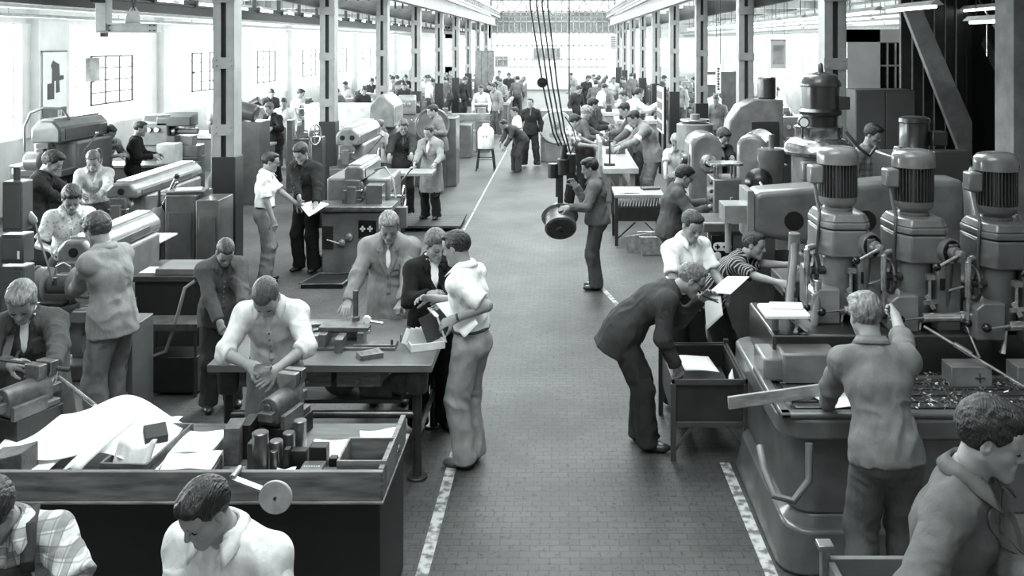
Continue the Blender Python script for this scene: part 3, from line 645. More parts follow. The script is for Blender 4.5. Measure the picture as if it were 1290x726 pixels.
# pipe runs under the aisle ceilings
PIPE = M('pipe_paint', .6, .5)
for nme, x, z, r in (('pipe', -9.5, 3.62, .035), ('pipe', -9.3, 3.78, .05), ('pipe', -8.9, 3.9, .03), ('pipe', -7.2, 3.98, .03), ('pipe', 8.4, 3.5, .10), ('pipe', 8.1, 3.72, .05), ('pipe', 6.2, 3.95, .03)):
    o = part(nme, PIPE, None, lambda b: (b.cyl((x, 6, z), (x, 61.9, z), r, n=10, ch=0), [b.cyl((x, 8 + 4 * j, z - r * .5), (x, 8 + 4 * j, 4.75), .008, n=6, ch=0) for j in range(13)]), bev=0); structure(o)
# fluorescent lamps: housing, tube, two hangers each
TUBE = emis('lamp_tube', 6.0); HOUS = M('lamp_housing', .8, .4)
def lamp(x, y, z, L, label, grp):
    t = thing('fluorescent_lamp', label, 'lamp', (x, y, z), 0, grp)
    part('housing', HOUS, t, lambda b: b.prism([(-.02, .09), (.02, .09), (.09, .03), (.085, .025), (-.085, .025), (-.09, .03)], 'y', 0, L), bev=0)
    part('tube', TUBE, t, lambda b: b.cyl((0, .04, 0), (0, L - .04, 0), .019, n=10), bev=0)
    for v in (.2, .8): part('hanger', DARKSTEEL, t, lambda b: b.cyl((0, L * v, .09), (0, L * v, 4.75 - z), .007, n=6, ch=0), bev=0)
for x, z, side in ((-8.1, 3.75, 'window side of the left aisle'), (-6.7, 3.85, 'inner side of the left aisle')):
    for j in range(14): lamp(x, 8 + 2.2 * j + (4 if x > -7 else 0), z, 1.9, 'fluorescent lamp hung from the ceiling along the ' + side, 'lamps along the ' + side)
for x, z, side, ya in ((5.0, 3.62, 'inner side of the right aisle', 12.3), (7.4, 3.72, 'wall side of the right aisle', 15.5)):
    for j in range(11): lamp(x, ya + 2.2 * j, z, 1.9, 'fluorescent lamp hung from the ceiling along the ' + side, 'lamps along the ' + side)
lamp(5.75, 11.9, 3.42, 1.15, 'short fluorescent lamp hanging alone before the dark stair bay', None)
# ---------------------------------------------------------------- right side: gang of drilling machines
PM = paint(.50); PD = paint(.30); PL = paint(.66); ST = steel(.72, .25); IR = iron(.2); BLK = M('black_knob', .07, .25)
def knob(b, a, c, r=.008, k=.022): b.cyl(a, c, r, n=8, ch=0); b.ball(c, k, 12)
bed = thing('machine_bed', 'grey cast machine bed with flared rounded foot carrying the row of drilling heads', 'machine', (1.30, 5.46, 0))
def bed_body(b):
    for (g, z0, z1, sh) in ((0, 0, .26, .97), (.05, .24, .34, .96), (.075, .33, .84, 1.0), (.0, .80, .93, 1.0)):
        b.prism([(u + 1.75, v + .78) for u, v in rrect(3.5 - 2 * g, 1.56 - 2 * g, .16)], 'z', z0, z1, shrink=sh if sh < 1 else None)
part('body', PM, bed, bed_body, bev=.02, seg=3)
def tt(b):
    b.box(.10, 3.4, .10, .62, .925, .935)
    for i in range(5): b.box(.12, 3.38, .12 + .1 * i, .19 + .1 * i, .935, .955)
part('slotted_table', steel(.42, .4), bed, tt, bev=.002)
part('rim', PM, bed, lambda b: (b.box(.0, 3.5, .0, .07, .93, .965), b.box(.0, .07, 0, .8, .93, .965)), bev=.012)
part('column_plinth', paint(.2), bed, lambda b: (b.box(.12, 3.4, .72, 1.5, .93, 1.20)), bev=.015)
part('side_plinth', paint(.6), bed, lambda b: (b.box(.14, .50, .52, .98, .93, 1.14), b.box(.02, .16, .55, .86, .95, 1.10)), bev=.015)
part('panel', paint(.50), bed, lambda b: b.box(.42, 1.3, .066, .08, .38, .78), bev=.01)
part('drain_hose', M('hose_rubber', .42, .5), bed, lambda b: b.tube([(.16, -.02, .80), (.15, -.06, .6), (.05, -.10, .50), (-.06, -.08, .52), (-.09, .02, .62), (-.08, .2, .68)], .022, 10), bev=0)
ch = MB(); rg = random.Random(5)                    # swarf on the table
for i in range(1500):
    x, y = rg.uniform(.75, 3.3), rg.uniform(.08, .66); a = rg.uniform(0, 180); b_ = rg.uniform(.008, .03); ch.cbox((x, y, .957 + rg.random() * .02), (b_, .004, .006), a, rg.uniform(-40, 40), rg.uniform(-30, 30))
o = ch.build('metal_chips', steel(.6, .4), bed, bev=0); o['kind'] = 'stuff'
def drill_head(x, y, label, sc=1.0, pv=.56, tone=.3):
    t = thing('drilling_machine', label, 'drilling machine', (x, y, 0), 0, 'gang drilling machines'); P1 = paint(pv)
    part('column', P1, t, lambda b: (b.box(-.13, .16, .16, .46, 1.20, 1.66), b.box(-.20, -.02, .2, .4, 1.2, 1.5)), bev=.02)
    def gear(b):
        ol = [(-.165, -.03), (-.10, -.13), (.13, -.13), (.175, -.07), (.175, .30), (-.165, .30)]
        b.prism(ol, 'z', 1.65, 1.835); b.prism(ol, 'z', 1.842, 1.89); b.prism(ol, 'z', 1.89, 1.945, shrink=.84)
    part('gearbox', P1, t, gear, bev=.012, seg=3)
    part('cover_plate', paint(pv - .04), t, lambda b: b.box(-.172, -.162, .03, .24, 1.68, 1.82), bev=.003)
    part('motor_flange', P1, t, lambda b: b.lathe((0, .1, 1.935), (0, .1, 2.1), [(.10, 0), (.105, .03), (.095, .04), (.12, .055), (.132, .075), (.132, .11)], 36), bev=0)
    def fins(b):
        b.cyl((0, .1, 2.04), (0, .1, 2.29), .106, n=36, ch=0)
        for i in range(36):
            an = 2 * math.pi * i / 36; b.cbox((.12 * math.cos(an), .1 + .12 * math.sin(an), 2.165), (.034, .0065, .24), math.degrees(an))
    mo = part('motor', paint(tone, .45), t, fins, bev=0)
    part('motor_cap', paint(pv + .02, .22), t, lambda b: b.lathe((0, .1, 2.275), (0, .1, 2.42), [(.136, 0), (.146, .005), (.147, .06), (.143, .085), (.127, .110), (.09, .125), (.035, .130), (.0, .131)], 40), bev=0)
    tb = part('terminal_box', P1, t, lambda b: b.box(-.215, -.12, .02, .14, 2.14, 2.27), bev=.015)
    part('conduit', M('conduit_rubber', .3, .5), t, lambda b: b.tube([(-.18, .05, 2.15), (-.175, .02, 2.05), (-.165, -.02, 1.95), (-.175, -.03, 1.8), (-.185, -.02, 1.66), (-.15, .02, 1.55)], .013, 8), bev=0)
    d = part('speed_dial', P1, t, lambda b: b.lathe((.15, -.10, 1.735), (.19, -.2, 1.735), [(.088, 0), (.088, .04), (.08, .048)], 28), bev=0)
    part('dial_ring', BLK, d, lambda b: b.lathe((.166, -.142, 1.735), (.19, -.2, 1.735), [(.074, 0), (.074, .006), (.045, .007)], 28), bev=0)
    part('hub', P1, d, lambda b: b.lathe((.166, -.142, 1.735), (.2, -.225, 1.735), [(.046, 0), (.04, .05), (.026, .055), (.026, .1), (.018, .105)], 20), bev=0)
    part('shift_lever', ST, d, lambda b: b.cyl((.195, -.215, 1.735), (.04, -.25, 1.665), .012, .010, 10), bev=0); part('lever_knob', BLK, d, lambda b: b.ball((.02, -.255, 1.66), .028), bev=0)
    part('quill_housing', paint(pv - .03), t, lambda b: (b.cyl((-.03, .0, 1.24), (-.03, .0, 1.65), .105, n=32), b.box(-.13, .08, .02, .2, 1.24, 1.65)), bev=.008)
    fp = part('front_plate', P1, t, lambda b: b.box(.075, .245, -.12, .16, 1.18, 1.66), bev=.015)
    part('name_plate', BLK, fp, lambda b: b.box(.095, .13, -.126, -.118, 1.47, 1.55), bev=.002)
    part('feed_trip_lever', ST, fp, lambda b: (b.cyl((.15, -.12, 1.47), (.23, -.2, 1.52), .008, n=8)), bev=0); part('lever_knob', BLK, fp, lambda b: b.ball((.235, -.205, 1.525), .018), bev=0)
    fb = part('feed_box', paint(pv + .04), t, lambda b: b.prism([(-.25, 1.20), (-.25, 1.40), (-.20, 1.44), (-.06, 1.44), (-.06, 1.20)], 'y', -.16, .05), bev=.01)
    fs = part('feed_shaft', ST, t, lambda b: (b.cyl((-.04, -.17, 1.30), (.20, -.19, 1.31), .032, n=18), b.cyl((.20, -.19, 1.31), (.25, -.195, 1.312), .04, n=18)), bev=0)
    part('feed_lever', ST, fs, lambda b: b.cyl((-.04, -.17, 1.30), (-.18, -.2, 1.295), .009, n=8), bev=0); part('lever_knob', BLK, fs, lambda b: b.ball((-.20, -.2, 1.295), .03), bev=0)
    part('feed_lever', ST, fs, lambda b: b.cyl((.22, -.2, 1.30), (.30, -.26, 1.06), .009, n=8), bev=0); part('lever_knob', BLK, fs, lambda b: b.ball((.305, -.262, 1.04), .022), bev=0)
    part('depth_stop', ST, t, lambda b: (b.cyl((.02, -.14, 1.40), (.02, -.14, 1.56), .012, n=10), b.box(-.005, .05, -.165, -.115, 1.55, 1.585), b.cbox((.02, -.15, 1.40), (.12, .015, .03), 20), b.cbox((.02, -.15, 1.40), (.10, .015, .03), -30, 0, 60)), bev=.002)
    sp = part('spindle', ST, t, lambda b: (b.cyl((-.03, .0, 1.08), (-.03, .0, 1.25), .036, n=20), b.cyl((-.03, .0, 1.02), (-.03, .0, 1.10), .030, .046, 20), b.cyl((-.03, .0, .975), (-.03, .0, 1.02), .012, n=10)), bev=0)
    part('hand_lever', ST, t, lambda b: (b.cyl((-.02, -.08, 1.25), (-.06, -.12, 1.10), .014, .02, 10)), bev=0)
    part('handwheel', IR, t, lambda b: (b.tube([(-.21, -.02 + .11 * math.cos(u), 1.54 + .11 * math.sin(u)) for u in np.linspace(0, 2 * math.pi, 21)[:-1]], .013, 8, True), b.cyl((-.23, -.02, 1.54), (-.12, -.02, 1.54), .03, n=14), [b.cyl((-.21, -.02, 1.54), (-.21, -.02 + .11 * math.cos(u), 1.54 + .11 * math.sin(u)), .008, n=6, ch=0) for u in (0, 2.1, 4.2)]), bev=0)
    part('drop_rod', ST, t, lambda b: (b.cyl((-.27, -.08, 1.46), (-.27, -.08, 1.70), .022, n=12), b.cyl((-.27, -.08, 1.30), (-.27, -.08, 1.46), .012, n=8), b.tube([(-.27, -.08, 1.68), (-.26, -.06, 1.70), (-.2, .0, 1.70)], .022, 10)), bev=0)
    part('rod_knob', BLK, t, lambda b: b.ball((-.27, -.08, 1.29), .026), bev=0)
    part('coolant_pipe', paint(pv - .06), t, lambda b: (b.cyl((-.36, .1, 1.2), (-.33, .05, 1.72), .026, n=14), b.cyl((-.33, .05, 1.66), (-.325, .04, 1.79), .040, n=16)), bev=0)
    return t
drill_head(2.0, 6.58, 'drilling machine with light grey gearbox, first in the row, beside the tall hose', 1, .60, .33)
drill_head(2.475, 6.40, 'drilling machine with ribbed upright motor in the middle of the row', 1, .54, .28)
drill_head(2.97, 6.22, 'drilling machine with ribbed motor at the far right end of the row', 1, .46, .24)
hs = thing('coolant_hose', 'fat grey hose looping down beside the first drilling machine', 'hose', (1.60, 6.45, 0))
part('hose', M('hose_rubber', .42, .5), hs, lambda b: b.tube([(.07, .16, 1.72), (.06, .12, 1.62), (.02, .02, 1.5), (-.02, -.05, 1.3), (.0, -.08, 1.16), (.06, -.09, 1.10), (.13, -.08, 1.14), (.17, -.04, 1.25), (.19, 0, 1.42)], .026, 12), bev=0)
part('clip', ST, hs, lambda b: b.cyl((.19, 0, 1.42), (.19, 0.0, 1.5), .03, n=12), bev=0)
rod = thing('support_rod', 'bright steel rod slanting from the paper tray to the drill bed', 'rod', (1.60, 6.35, .96))
part('rod', ST, rod, lambda b: (b.cyl((-.12, .05, .36), (.42, -.35, .0), .009, n=8)), bev=0); part('clamp', IR, rod, lambda b: (b.cyl((.02, -.05, .25), (.10, -.11, .2), .018, n=10)), bev=0)
rod2 = thing('support_rod', 'long steel rod with screw joint slanting below the middle drilling machine', 'rod', (2.5, 6.0, .957))
part('rod', ST, rod2, lambda b: (b.cyl((-.10, .12, .32), (.48, -.30, .0), .009, n=8)), bev=0); part('joint', ST, rod2, lambda b: b.cyl((.05, .01, .24), (.14, -.05, .19), .018, n=10), bev=0)
# workpieces clamped below the spindles
for px, py, lab in ((2.62, 5.98, 'square light workpiece below the middle drilling spindle'), (3.04, 5.98, 'square workpiece below the spindle at the right end')):
    t = thing('workpiece', lab, 'workpiece', (px, py, .955)); part('block', paint(.62), t, lambda b: b.box(-.13, .13, -.08, .08, 0, .13), bev=.006)
    part('bolt', IR, t, lambda b: (b.cyl((.05, -.085, .03), (.05, -.075, .09), .006, n=6, ch=0), b.cyl((.02, -.085, .06), (.08, -.085, .06), .005, n=6, ch=0)), bev=0)
# paper tray on its post
pt = thing('paper_tray', 'white enamel tray on a short post beside the first drilling machine', 'tray', (1.46, 6.30, 1.10))
part('post', PL, pt, lambda b: (b.cyl((0, .0, .0), (0, .0, .22), .026, n=14), b.box(-.02, .40, -.02, .06, .0, .025)), bev=.002)
part('tray', paper(.85), pt, lambda b: b.prism([(-.10, .1), (.10 + .05, -.16), (.22 + .06, -.16), (.20, .12)] if 0 else rrect(.30, .30, .03, cx=.05, cy=-.03), 'z', .22, .245), bev=.006)
o = part('folded_paper', paper(.96), None, lambda b: (b.prism([(-.08, .01), (.14, -.02), (.16, .09), (-.06, .11)], 'z', 0, .022)), bev=.006); o.location = (1.50, 6.27, 1.3455); tag(o, 'folded white papers lying on the enamel tray', 'paper')
# board and sheet on the near corner of the bed
o = part('wooden_board', wood(.55), None, lambda b: b.bar((-.42, .0, .0), (.36, .12, .06), .022, .075), bev=.003); o.location = (1.44, 5.62, .965); tag(o, 'light wooden board sticking out over the corner of the machine bed', 'board')
o = part('paper_sheet', paper(.9), None, lambda b: b.box(-.10, .12, -.12, .12, 0, .003), bev=0); o.location = (1.68, 5.66, .97); o.rotation_euler = (0, 0, .3); tag(o, 'white sheet under the elbow of the man reaching up', 'paper')
# radial arm behind
ra = thing('radial_drill', 'radial drilling machine with a tapered grey arm and a tall dark motor', 'drilling machine', (2.62, 9.4, 0))
def arm(b):
    ol = []
    pts = [(-.88, 1.42), (-.88, 1.76), (-.80, 1.80), (.5, 1.90), (1.05, 1.90), (1.05, 1.14), (.45, 1.16), (-.80, 1.38)]
    b.prism(pts, 'y', -1.0, -.62)
part('arm', paint(.52, .3), ra, arm, bev=.06, seg=4)
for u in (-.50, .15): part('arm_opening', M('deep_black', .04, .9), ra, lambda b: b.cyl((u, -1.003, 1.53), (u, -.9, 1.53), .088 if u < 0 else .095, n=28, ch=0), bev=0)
part('spindle_head', PL, ra, lambda b: (b.box(-1.12, -.86, -.95, -.65, 1.50, 1.66), b.cyl((-1.06, -.8, 1.2), (-1.06, -.8, 1.52), .03, n=14), b.box(-.92, -.86, -1.0, -.6, 1.36, 1.80)), bev=.015)
part('pillar', paint(.5, .25), ra, lambda b: b.lathe((0, 0, 0), (0, 0, 3), [(.42, 0), (.42, .25), (.30, .3), (.27, .9), (.27, 2.0), (.30, 2.02)], 32), bev=0)
part('polished_collar', steel(.62, .16), ra, lambda b: b.lathe((0, 0, 2.02), (0, 0, 3), [(.33, 0), (.345, .03), (.33, .10), (.28, .15), (.235, .17), (.235, .26), (.245, .28)], 36), bev=0)
part('motor', paint(.17, .3), ra, lambda b: b.lathe((0.02, 0, 2.28), (.02, 0, 4), [(.16, 0), (.17, .12), (.205, .14), (.21, .17), (.18, .2), (.185, .42), (.205, .43)], 36), bev=0)
part('motor_cap', paint(.3, .25), ra, lambda b: (b.lathe((.02, 0, 2.70), (.02, 0, 4), [(.20, 0), (.205, .02), (.175, .10), (.15, .125), (.06, .14), (.03, .15), (.025, .22), (.01, .24)], 36)), bev=0)
part('terminal_box', paint(.2), ra, lambda b: b.box(.17, .30, -.08, .08, 2.47, 2.60), bev=.012)
g = part('pressure_gauge', paint(.16), ra, lambda b: (b.cyl((-.22, -.22, 2.36), (-.22, -.28, 2.36), .055, n=20), b.cyl((-.22, -.22, 2.2), (-.22, -.22, 2.34), .012, n=8)), bev=0)
part('gauge_face', paper(.9), g, lambda b: b.cyl((-.22, -.281, 2.36), (-.22, -.284, 2.36), .042, n=20, ch=0), bev=0)
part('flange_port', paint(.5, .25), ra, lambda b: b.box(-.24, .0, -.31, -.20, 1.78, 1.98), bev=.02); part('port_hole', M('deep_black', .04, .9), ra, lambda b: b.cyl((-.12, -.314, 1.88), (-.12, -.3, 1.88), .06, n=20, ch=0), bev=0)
for u, l in ((-.2, .5), (.25, .7)): part('cable', IR, ra, lambda b: b.tube([(u, -.1, 2.25), (u + .1, -.2, 2.1), (u + .2, -.2, 2.02), (u + .3, -.1, 2.1)], .016, 8), bev=0)
# second dark machine behind the middle heads
t = thing('dark_motor_unit', 'dark upright motor on a square housing behind the middle drilling machine', 'machine', (3.80, 10.0, 0))
part('housing', paint(.25), t, lambda b: (b.box(-.3, .5, -.3, .4, 0, 1.95), b.box(.08, .48, -.36, -.2, 1.95 - .32, 2.02)), bev=.02)
part('motor', paint(.14, .35), t, lambda b: b.lathe((.02, 0, 1.95), (.02, 0, 3), [(.17, 0), (.17, .02), (.155, .04), (.155, .33), (.165, .34), (.16, .38), (.12, .40)], 32), bev=0)
part('terminal_box', paint(.16), t, lambda b: b.box(.14, .30, -.2, -.04, 2.05, 2.20), bev=.01)
part('valve', steel(.5), t, lambda b: (b.cyl((-.22, -.2, 1.95), (-.22, -.2, 2.05), .07, .05, 14), b.tube([(-.1, -.3, 1.75), (-.02, -.34, 1.9), (.1, -.33, 1.96)], .012, 8)), bev=0)
t = thing('draped_pillar', 'shiny grey covered machine pillar between middle and right drilling machines', 'machine', (3.75, 8.1, 0))
part('body', paint(.45, .3), t, lambda b: b.lathe((0, 0, 0), (0, 0, 3), [(.4, 0), (.38, .6), (.25, .8), (.20, 1.5), (.22, 1.9), (.16, 2.05), (.06, 2.08)], 28), bev=0)
part('pulley', paint(.5, .3), t, lambda b: b.lathe((.02, -.3, 1.55), (.3, -.55, 1.5), [(.16, 0), (.17, .05), (.12, .08), (.13, .14), (.07, .17)], 24), bev=0)
# round-nosed grinding machines at the middle right
def hood(name, label, x, y, w, h, l, v, rz=0):
    t = thing(name, label, 'machine', (x, y, 0), rz); P1 = paint(v, .22)
    ol = [(-w / 2, .0), (-w / 2 * .98, h * .55)] + [(w / 2 * .96 * math.cos(R(a)), h - w * .45 + w * .45 * math.sin(R(a))) for a in range(170, 5, -15)] + [(w / 2 * .98, h * .55), (w / 2, 0)]
    part('casing', P1, t, lambda b: b.prism(ol, 'y', 0, l), bev=.06, seg=4); return t
t = hood('tool_grinder', 'pale round nosed grinding machine with a bright dial, behind the man in glasses', 1.93, 12.2, .46, 1.95, .6, .58)
d = part('dial', steel(.85, .2), t, lambda b: b.lathe((0.02, .0, 1.56), (.02, -.1, 1.56), [(.115, 0), (.115, .03), (.10, .04)], 28), bev=0); part('dial_hub', BLK, d, lambda b: b.lathe((.02, -.04, 1.56), (.02, -.1, 1.56), [(.055, 0), (.045, .015), (.02, .03)], 16), bev=0)
part('side_crank', steel(.5), t, lambda b: (b.cyl((-.24, .1, 1.6), (-.32, .1, 1.6), .08, n=18), b.cyl((-.32, .1, 1.6), (-.36, .02, 1.5), .012, n=8)), bev=0)
t = thing('cylinder_pot', 'pale cylindrical pot with a small cap behind the round nosed grinder', 'machine', (1.93, 13.25, 0)); part('body', paint(.6), t, lambda b: b.lathe((0, 0, 0), (0, 0, 3), [(.35, 0), (.35, .8), (.2, .9), (.2, 1.6), (.26, 1.62), (.26, 1.98), (.20, 2.0), (.07, 2.01), (.07, 2.12)], 28), bev=0)
part('lid', steel(.6), t, lambda b: b.cyl((0, 0, 2.02), (0, 0, 2.05), .21, n=24), bev=0)
t = hood('tool_grinder', 'machine with a polished rounded hood left of the radial drill', 2.42, 11.75, .40, 1.98, .9, .6, -20)
part('cross_slide', PM, t, lambda b: (b.box(-.3, .5, -.25, .1, .9, 1.05), b.box(-.1, .35, -.3, .1, .4, .9)), bev=.02)
t = thing('pump_cylinder', 'upright metal cylinder with a thin cap beside the polished hood', 'machine', (2.36, 10.35, 0)); part('body', paint(.5, .25), t, lambda b: b.lathe((0, 0, 0), (0, 0, 3), [(.3, 0), (.3, .9), (.16, 1.0), (.14, 1.80), (.155, 1.84), (.155, 1.96), (.10, 1.97), (.03, 1.97), (.03, 2.12)], 28), bev=0)
part('black_pulley', BLK, t, lambda b: b.lathe((-.18, -.2, 1.62), (-.25, -.45, 1.66), [(.13, 0), (.15, .06), (.10, .10), (.05, .12)], 24), bev=0); part('lever', ST, t, lambda b: b.cyl((-.2, -.33, 1.64), (-.08, -.5, 1.42), .016, n=10), bev=0)
t = thing('grinding_bench', 'grey machine cabinet with a scale plate on top in front of the glasses man', 'machine', (1.95, 10.9, 0))
part('cabinet', paint(.5), t, lambda b: (b.box(-.16, .16, -.1, .4, .4, 1.55), b.box(-.26, .55, -.3, .3, .85, .97), b.box(-.2, .5, -.2, .3, 0, .85)), bev=.015)
part('top_plate', steel(.7, .2), t, lambda b: (b.prism(rrect(.42, .34, .10, cx=0, cy=.1), 'z', 1.70, 1.725), [b.cyl((u, v, 1.55), (u, v, 1.70), .016, n=8) for u in (-.1, .1) for v in (0, .2)]), bev=.004)
part('slider', ST, t, lambda b: b.box(.03, .07, -.13, -.10, 1.1, 1.35), bev=.003); [part('knob', IR, t, lambda b: b.ball((-.17, .0, 1.2 + .1 * i), .025, 10), bev=0) for i in range(4)]
t = thing('switch_cabinet', 'machine base with black switch plate and white cross shaped controls', 'machine', (1.72, 9.55, 0))
part('base', paint(.42), t, lambda b: (b.box(-.2, .5, 0, .5, 0, 1.22), b.box(-.25, .6, -.05, .5, 1.2, 1.3)), bev=.015)
part('switch_plate', BLK, t, lambda b: b.box(-.16, .06, -.015, 0, .90, 1.17), bev=.004)
sw = part('dial_plate', paper(.85), t, lambda b: b.prism(rrect(.19, .085, .04, cx=-.05, cy=1.05), 'y', -.018, -.012), bev=0)
for u in (-.10, -.02): part('cross_knob', BLK, sw, lambda b: (b.box(u - .025, u + .025, -.03, -.018, 1.043, 1.057), b.box(u - .007, u + .007, -.03, -.018, 1.025, 1.075)), bev=0)
part('round_switch', paper(.8), t, lambda b: b.lathe((-.10, -.015, .955), (-.10, -.05, .955), [(.04, 0), (.036, .01), (.018, .012)], 20), bev=0)
t = thing('machine_vice', 'vice and clamps on the table before the striped shirt man', 'vice', (2.26, 8.5, 0))
part('table', iron(.28), t, lambda b: (b.box(-.25, .6, -.15, .35, .85, 1.0), b.box(-.1, .5, -.05, .3, 0, .85)), bev=.012); part('ring', PL, t, lambda b: b.tube([(.1 + .14 * math.cos(u), .05 + .1 * math.sin(u), 1.20) for u in np.linspace(0, 2 * math.pi, 21)[:-1]], .018, 8, True), bev=0)
part('stand', iron(.3), t, lambda b: b.cyl((.1, .05, 1.0), (.1, .05, 1.2), .05, n=14), bev=0)
# cabinet, stair panel, dark stair bay
t = thing('steel_cabinet', 'tall dark two door steel cabinet by the white wall', 'cabinet', (4.94, 15.5, 0)); part('body', M('cabinet_grey', .27, .5, 0, 3, .1), t, lambda b: b.box(0, 1.0, .02, .6, 0, 2.35), bev=.008)
for i in range(2): d = part('door', M('cabinet_door_grey', .3, .5, 0, 3, .1), t, lambda b: b.box(.01 + .5 * i, .49 + .5 * i, 0, .02, .08, 2.32), bev=.004); part('handle', ST, d, lambda b: b.box(.44 + .06 * i, .47 + .06 * i, -.03, 0, 1.1, 1.22), bev=.003)
structure(part('trim_4', M('stair_panel', .55, .5), None, lambda b: b.prism([(6.12, 3.82), (6.45, 3.82), (7.38, 1.72), (7.38, 1.05), (7.2, 1.05)], 'y', 16.6, 16.72), bev=.01))
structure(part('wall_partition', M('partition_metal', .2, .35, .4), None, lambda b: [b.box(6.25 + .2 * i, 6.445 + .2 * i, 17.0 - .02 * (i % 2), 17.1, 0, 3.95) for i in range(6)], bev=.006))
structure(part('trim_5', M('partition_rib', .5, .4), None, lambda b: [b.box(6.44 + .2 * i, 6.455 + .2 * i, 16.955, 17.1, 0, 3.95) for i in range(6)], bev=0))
DK = M('void_shade_black', .05, .9)  # near-black wall colour stands in for the shade of the stair void
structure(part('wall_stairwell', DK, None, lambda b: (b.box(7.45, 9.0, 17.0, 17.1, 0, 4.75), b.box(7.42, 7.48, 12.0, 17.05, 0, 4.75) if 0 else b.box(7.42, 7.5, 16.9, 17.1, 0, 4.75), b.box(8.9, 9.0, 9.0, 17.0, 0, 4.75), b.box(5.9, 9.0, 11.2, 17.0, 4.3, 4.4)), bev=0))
structure(part('pillar', CONC, None, lambda b: b.box(5.62, 6.2, 11.5, 12.0, 0, 4.75), bev=.01))
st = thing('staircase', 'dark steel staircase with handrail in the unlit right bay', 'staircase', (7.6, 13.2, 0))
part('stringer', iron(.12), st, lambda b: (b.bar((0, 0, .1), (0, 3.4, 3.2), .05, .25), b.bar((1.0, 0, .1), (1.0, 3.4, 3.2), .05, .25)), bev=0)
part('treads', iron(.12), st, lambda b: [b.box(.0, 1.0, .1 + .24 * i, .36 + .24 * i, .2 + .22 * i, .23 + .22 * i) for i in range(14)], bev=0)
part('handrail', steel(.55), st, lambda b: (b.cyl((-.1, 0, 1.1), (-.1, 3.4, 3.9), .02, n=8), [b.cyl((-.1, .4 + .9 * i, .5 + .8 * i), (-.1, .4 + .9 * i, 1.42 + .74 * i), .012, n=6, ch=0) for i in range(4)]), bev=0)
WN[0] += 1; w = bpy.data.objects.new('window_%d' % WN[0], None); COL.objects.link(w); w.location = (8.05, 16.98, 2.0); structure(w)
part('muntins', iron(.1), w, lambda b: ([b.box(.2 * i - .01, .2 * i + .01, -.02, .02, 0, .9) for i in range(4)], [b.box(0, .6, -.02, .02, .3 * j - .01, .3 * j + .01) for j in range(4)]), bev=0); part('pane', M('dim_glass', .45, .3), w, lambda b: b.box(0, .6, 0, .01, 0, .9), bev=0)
# dark paned window by the stair, notice board, boxes on the right wall
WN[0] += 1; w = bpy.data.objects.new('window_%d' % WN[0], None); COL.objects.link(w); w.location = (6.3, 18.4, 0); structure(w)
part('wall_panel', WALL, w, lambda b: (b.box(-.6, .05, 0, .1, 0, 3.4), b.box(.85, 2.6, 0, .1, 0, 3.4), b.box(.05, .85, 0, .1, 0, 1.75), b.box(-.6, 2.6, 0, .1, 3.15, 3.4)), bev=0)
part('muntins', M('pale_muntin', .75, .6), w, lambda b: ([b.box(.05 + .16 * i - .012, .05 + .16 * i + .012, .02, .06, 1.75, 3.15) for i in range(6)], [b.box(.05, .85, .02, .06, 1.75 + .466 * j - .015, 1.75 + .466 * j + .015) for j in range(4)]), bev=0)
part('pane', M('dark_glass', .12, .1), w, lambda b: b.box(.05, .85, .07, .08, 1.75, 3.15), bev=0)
t = thing('wall_cupboard', 'grey cupboard hanging on the white wall behind the tall motor', 'cupboard', (8.75, 27.5, 1.55), -90); part('body', paint(.42), t, lambda b: b.box(0, .9, 0, .25, 0, 1.2), bev=.01); part('door', paint(.5), t, lambda b: b.box(.02, .88, -.02, 0, .02, 1.18), bev=.004)
# ---------------------------------------------------------------- front bench with its tray
WD, WD2, WDL = wood(.40), wood(.32), wood(.5)
def put(o, loc, rz=0, label=None, cat=None, group=None):
    o.location = loc; o.rotation_euler = (0, 0, R(rz)); return tag(o, label, cat, group) if label else o
wb = thing('workbench', 'long dark workbench with a shallow wooden tray top at the front left', 'workbench', (-4.7, 4.77, 0))
BX = 3.795
part('cabinet', M('bench_shade_black', .07, .6, 0, 4, .2), wb, lambda b: b.box(0, BX - .03, .06, .80, 0, .795), bev=.01)  # dark cabinet, with the shade below the tray put into its near-black
part('tray_floor', WD2, wb, lambda b: b.box(0, BX - .02, .02, .84, .80, .845), bev=0)
part('front_rim', WD, wb, lambda b: b.box(0, BX, -.02, .012, .80, .95), bev=.004); part('side_rim', WD, wb, lambda b: b.box(BX - .03, BX, .012, .70, .80, .955), bev=.004)
part('lower_ledge', WDL, wb, lambda b: b.box(0, BX + .005, -.03, .80, .788, .80), bev=.002)
part('joint', WD2, wb, lambda b: [b.box(BX - .012, BX + .002, -.0225, -.019, .81 + .03 * i, .825 + .03 * i) for i in range(5)], bev=0)
part('pull_ring', steel(.55), wb, lambda b: b.tube([(BX + .012, .40 + .02 * math.cos(u), .875 + .03 * math.sin(u)) for u in np.linspace(0, 6.283, 13)[:-1]], .004, 6, True), bev=0)
TZ = .846
def tr(px, y): return (px - CX) / F_PX * y
# swing arm with disc in front of the rim
t = thing('swing_seat', 'pale round disc on a flat arm hinged to the front of the tray', 'seat', (tr(348, 4.64), 4.64, .88))
part('disc', M('worn_disc', .62, .7, 0, 12, .15), t, lambda b: b.cyl((0, -.02, 0), (0, .0, 0), .083, n=36, ch=.003), bev=0); part('arm', steel(.62, .5), t, lambda b: (b.bar((-.22, .01, .085), (-.05, .01, .02), .045, .012), b.cyl((-.22, 0.0, .09), (-.22, .112, .09), .016, n=12)), bev=.002)
part('centre_bolt', IR, t, lambda b: b.cyl((0, -.028, 0), (0, -.018, 0), .008, n=8, ch=0), bev=0)
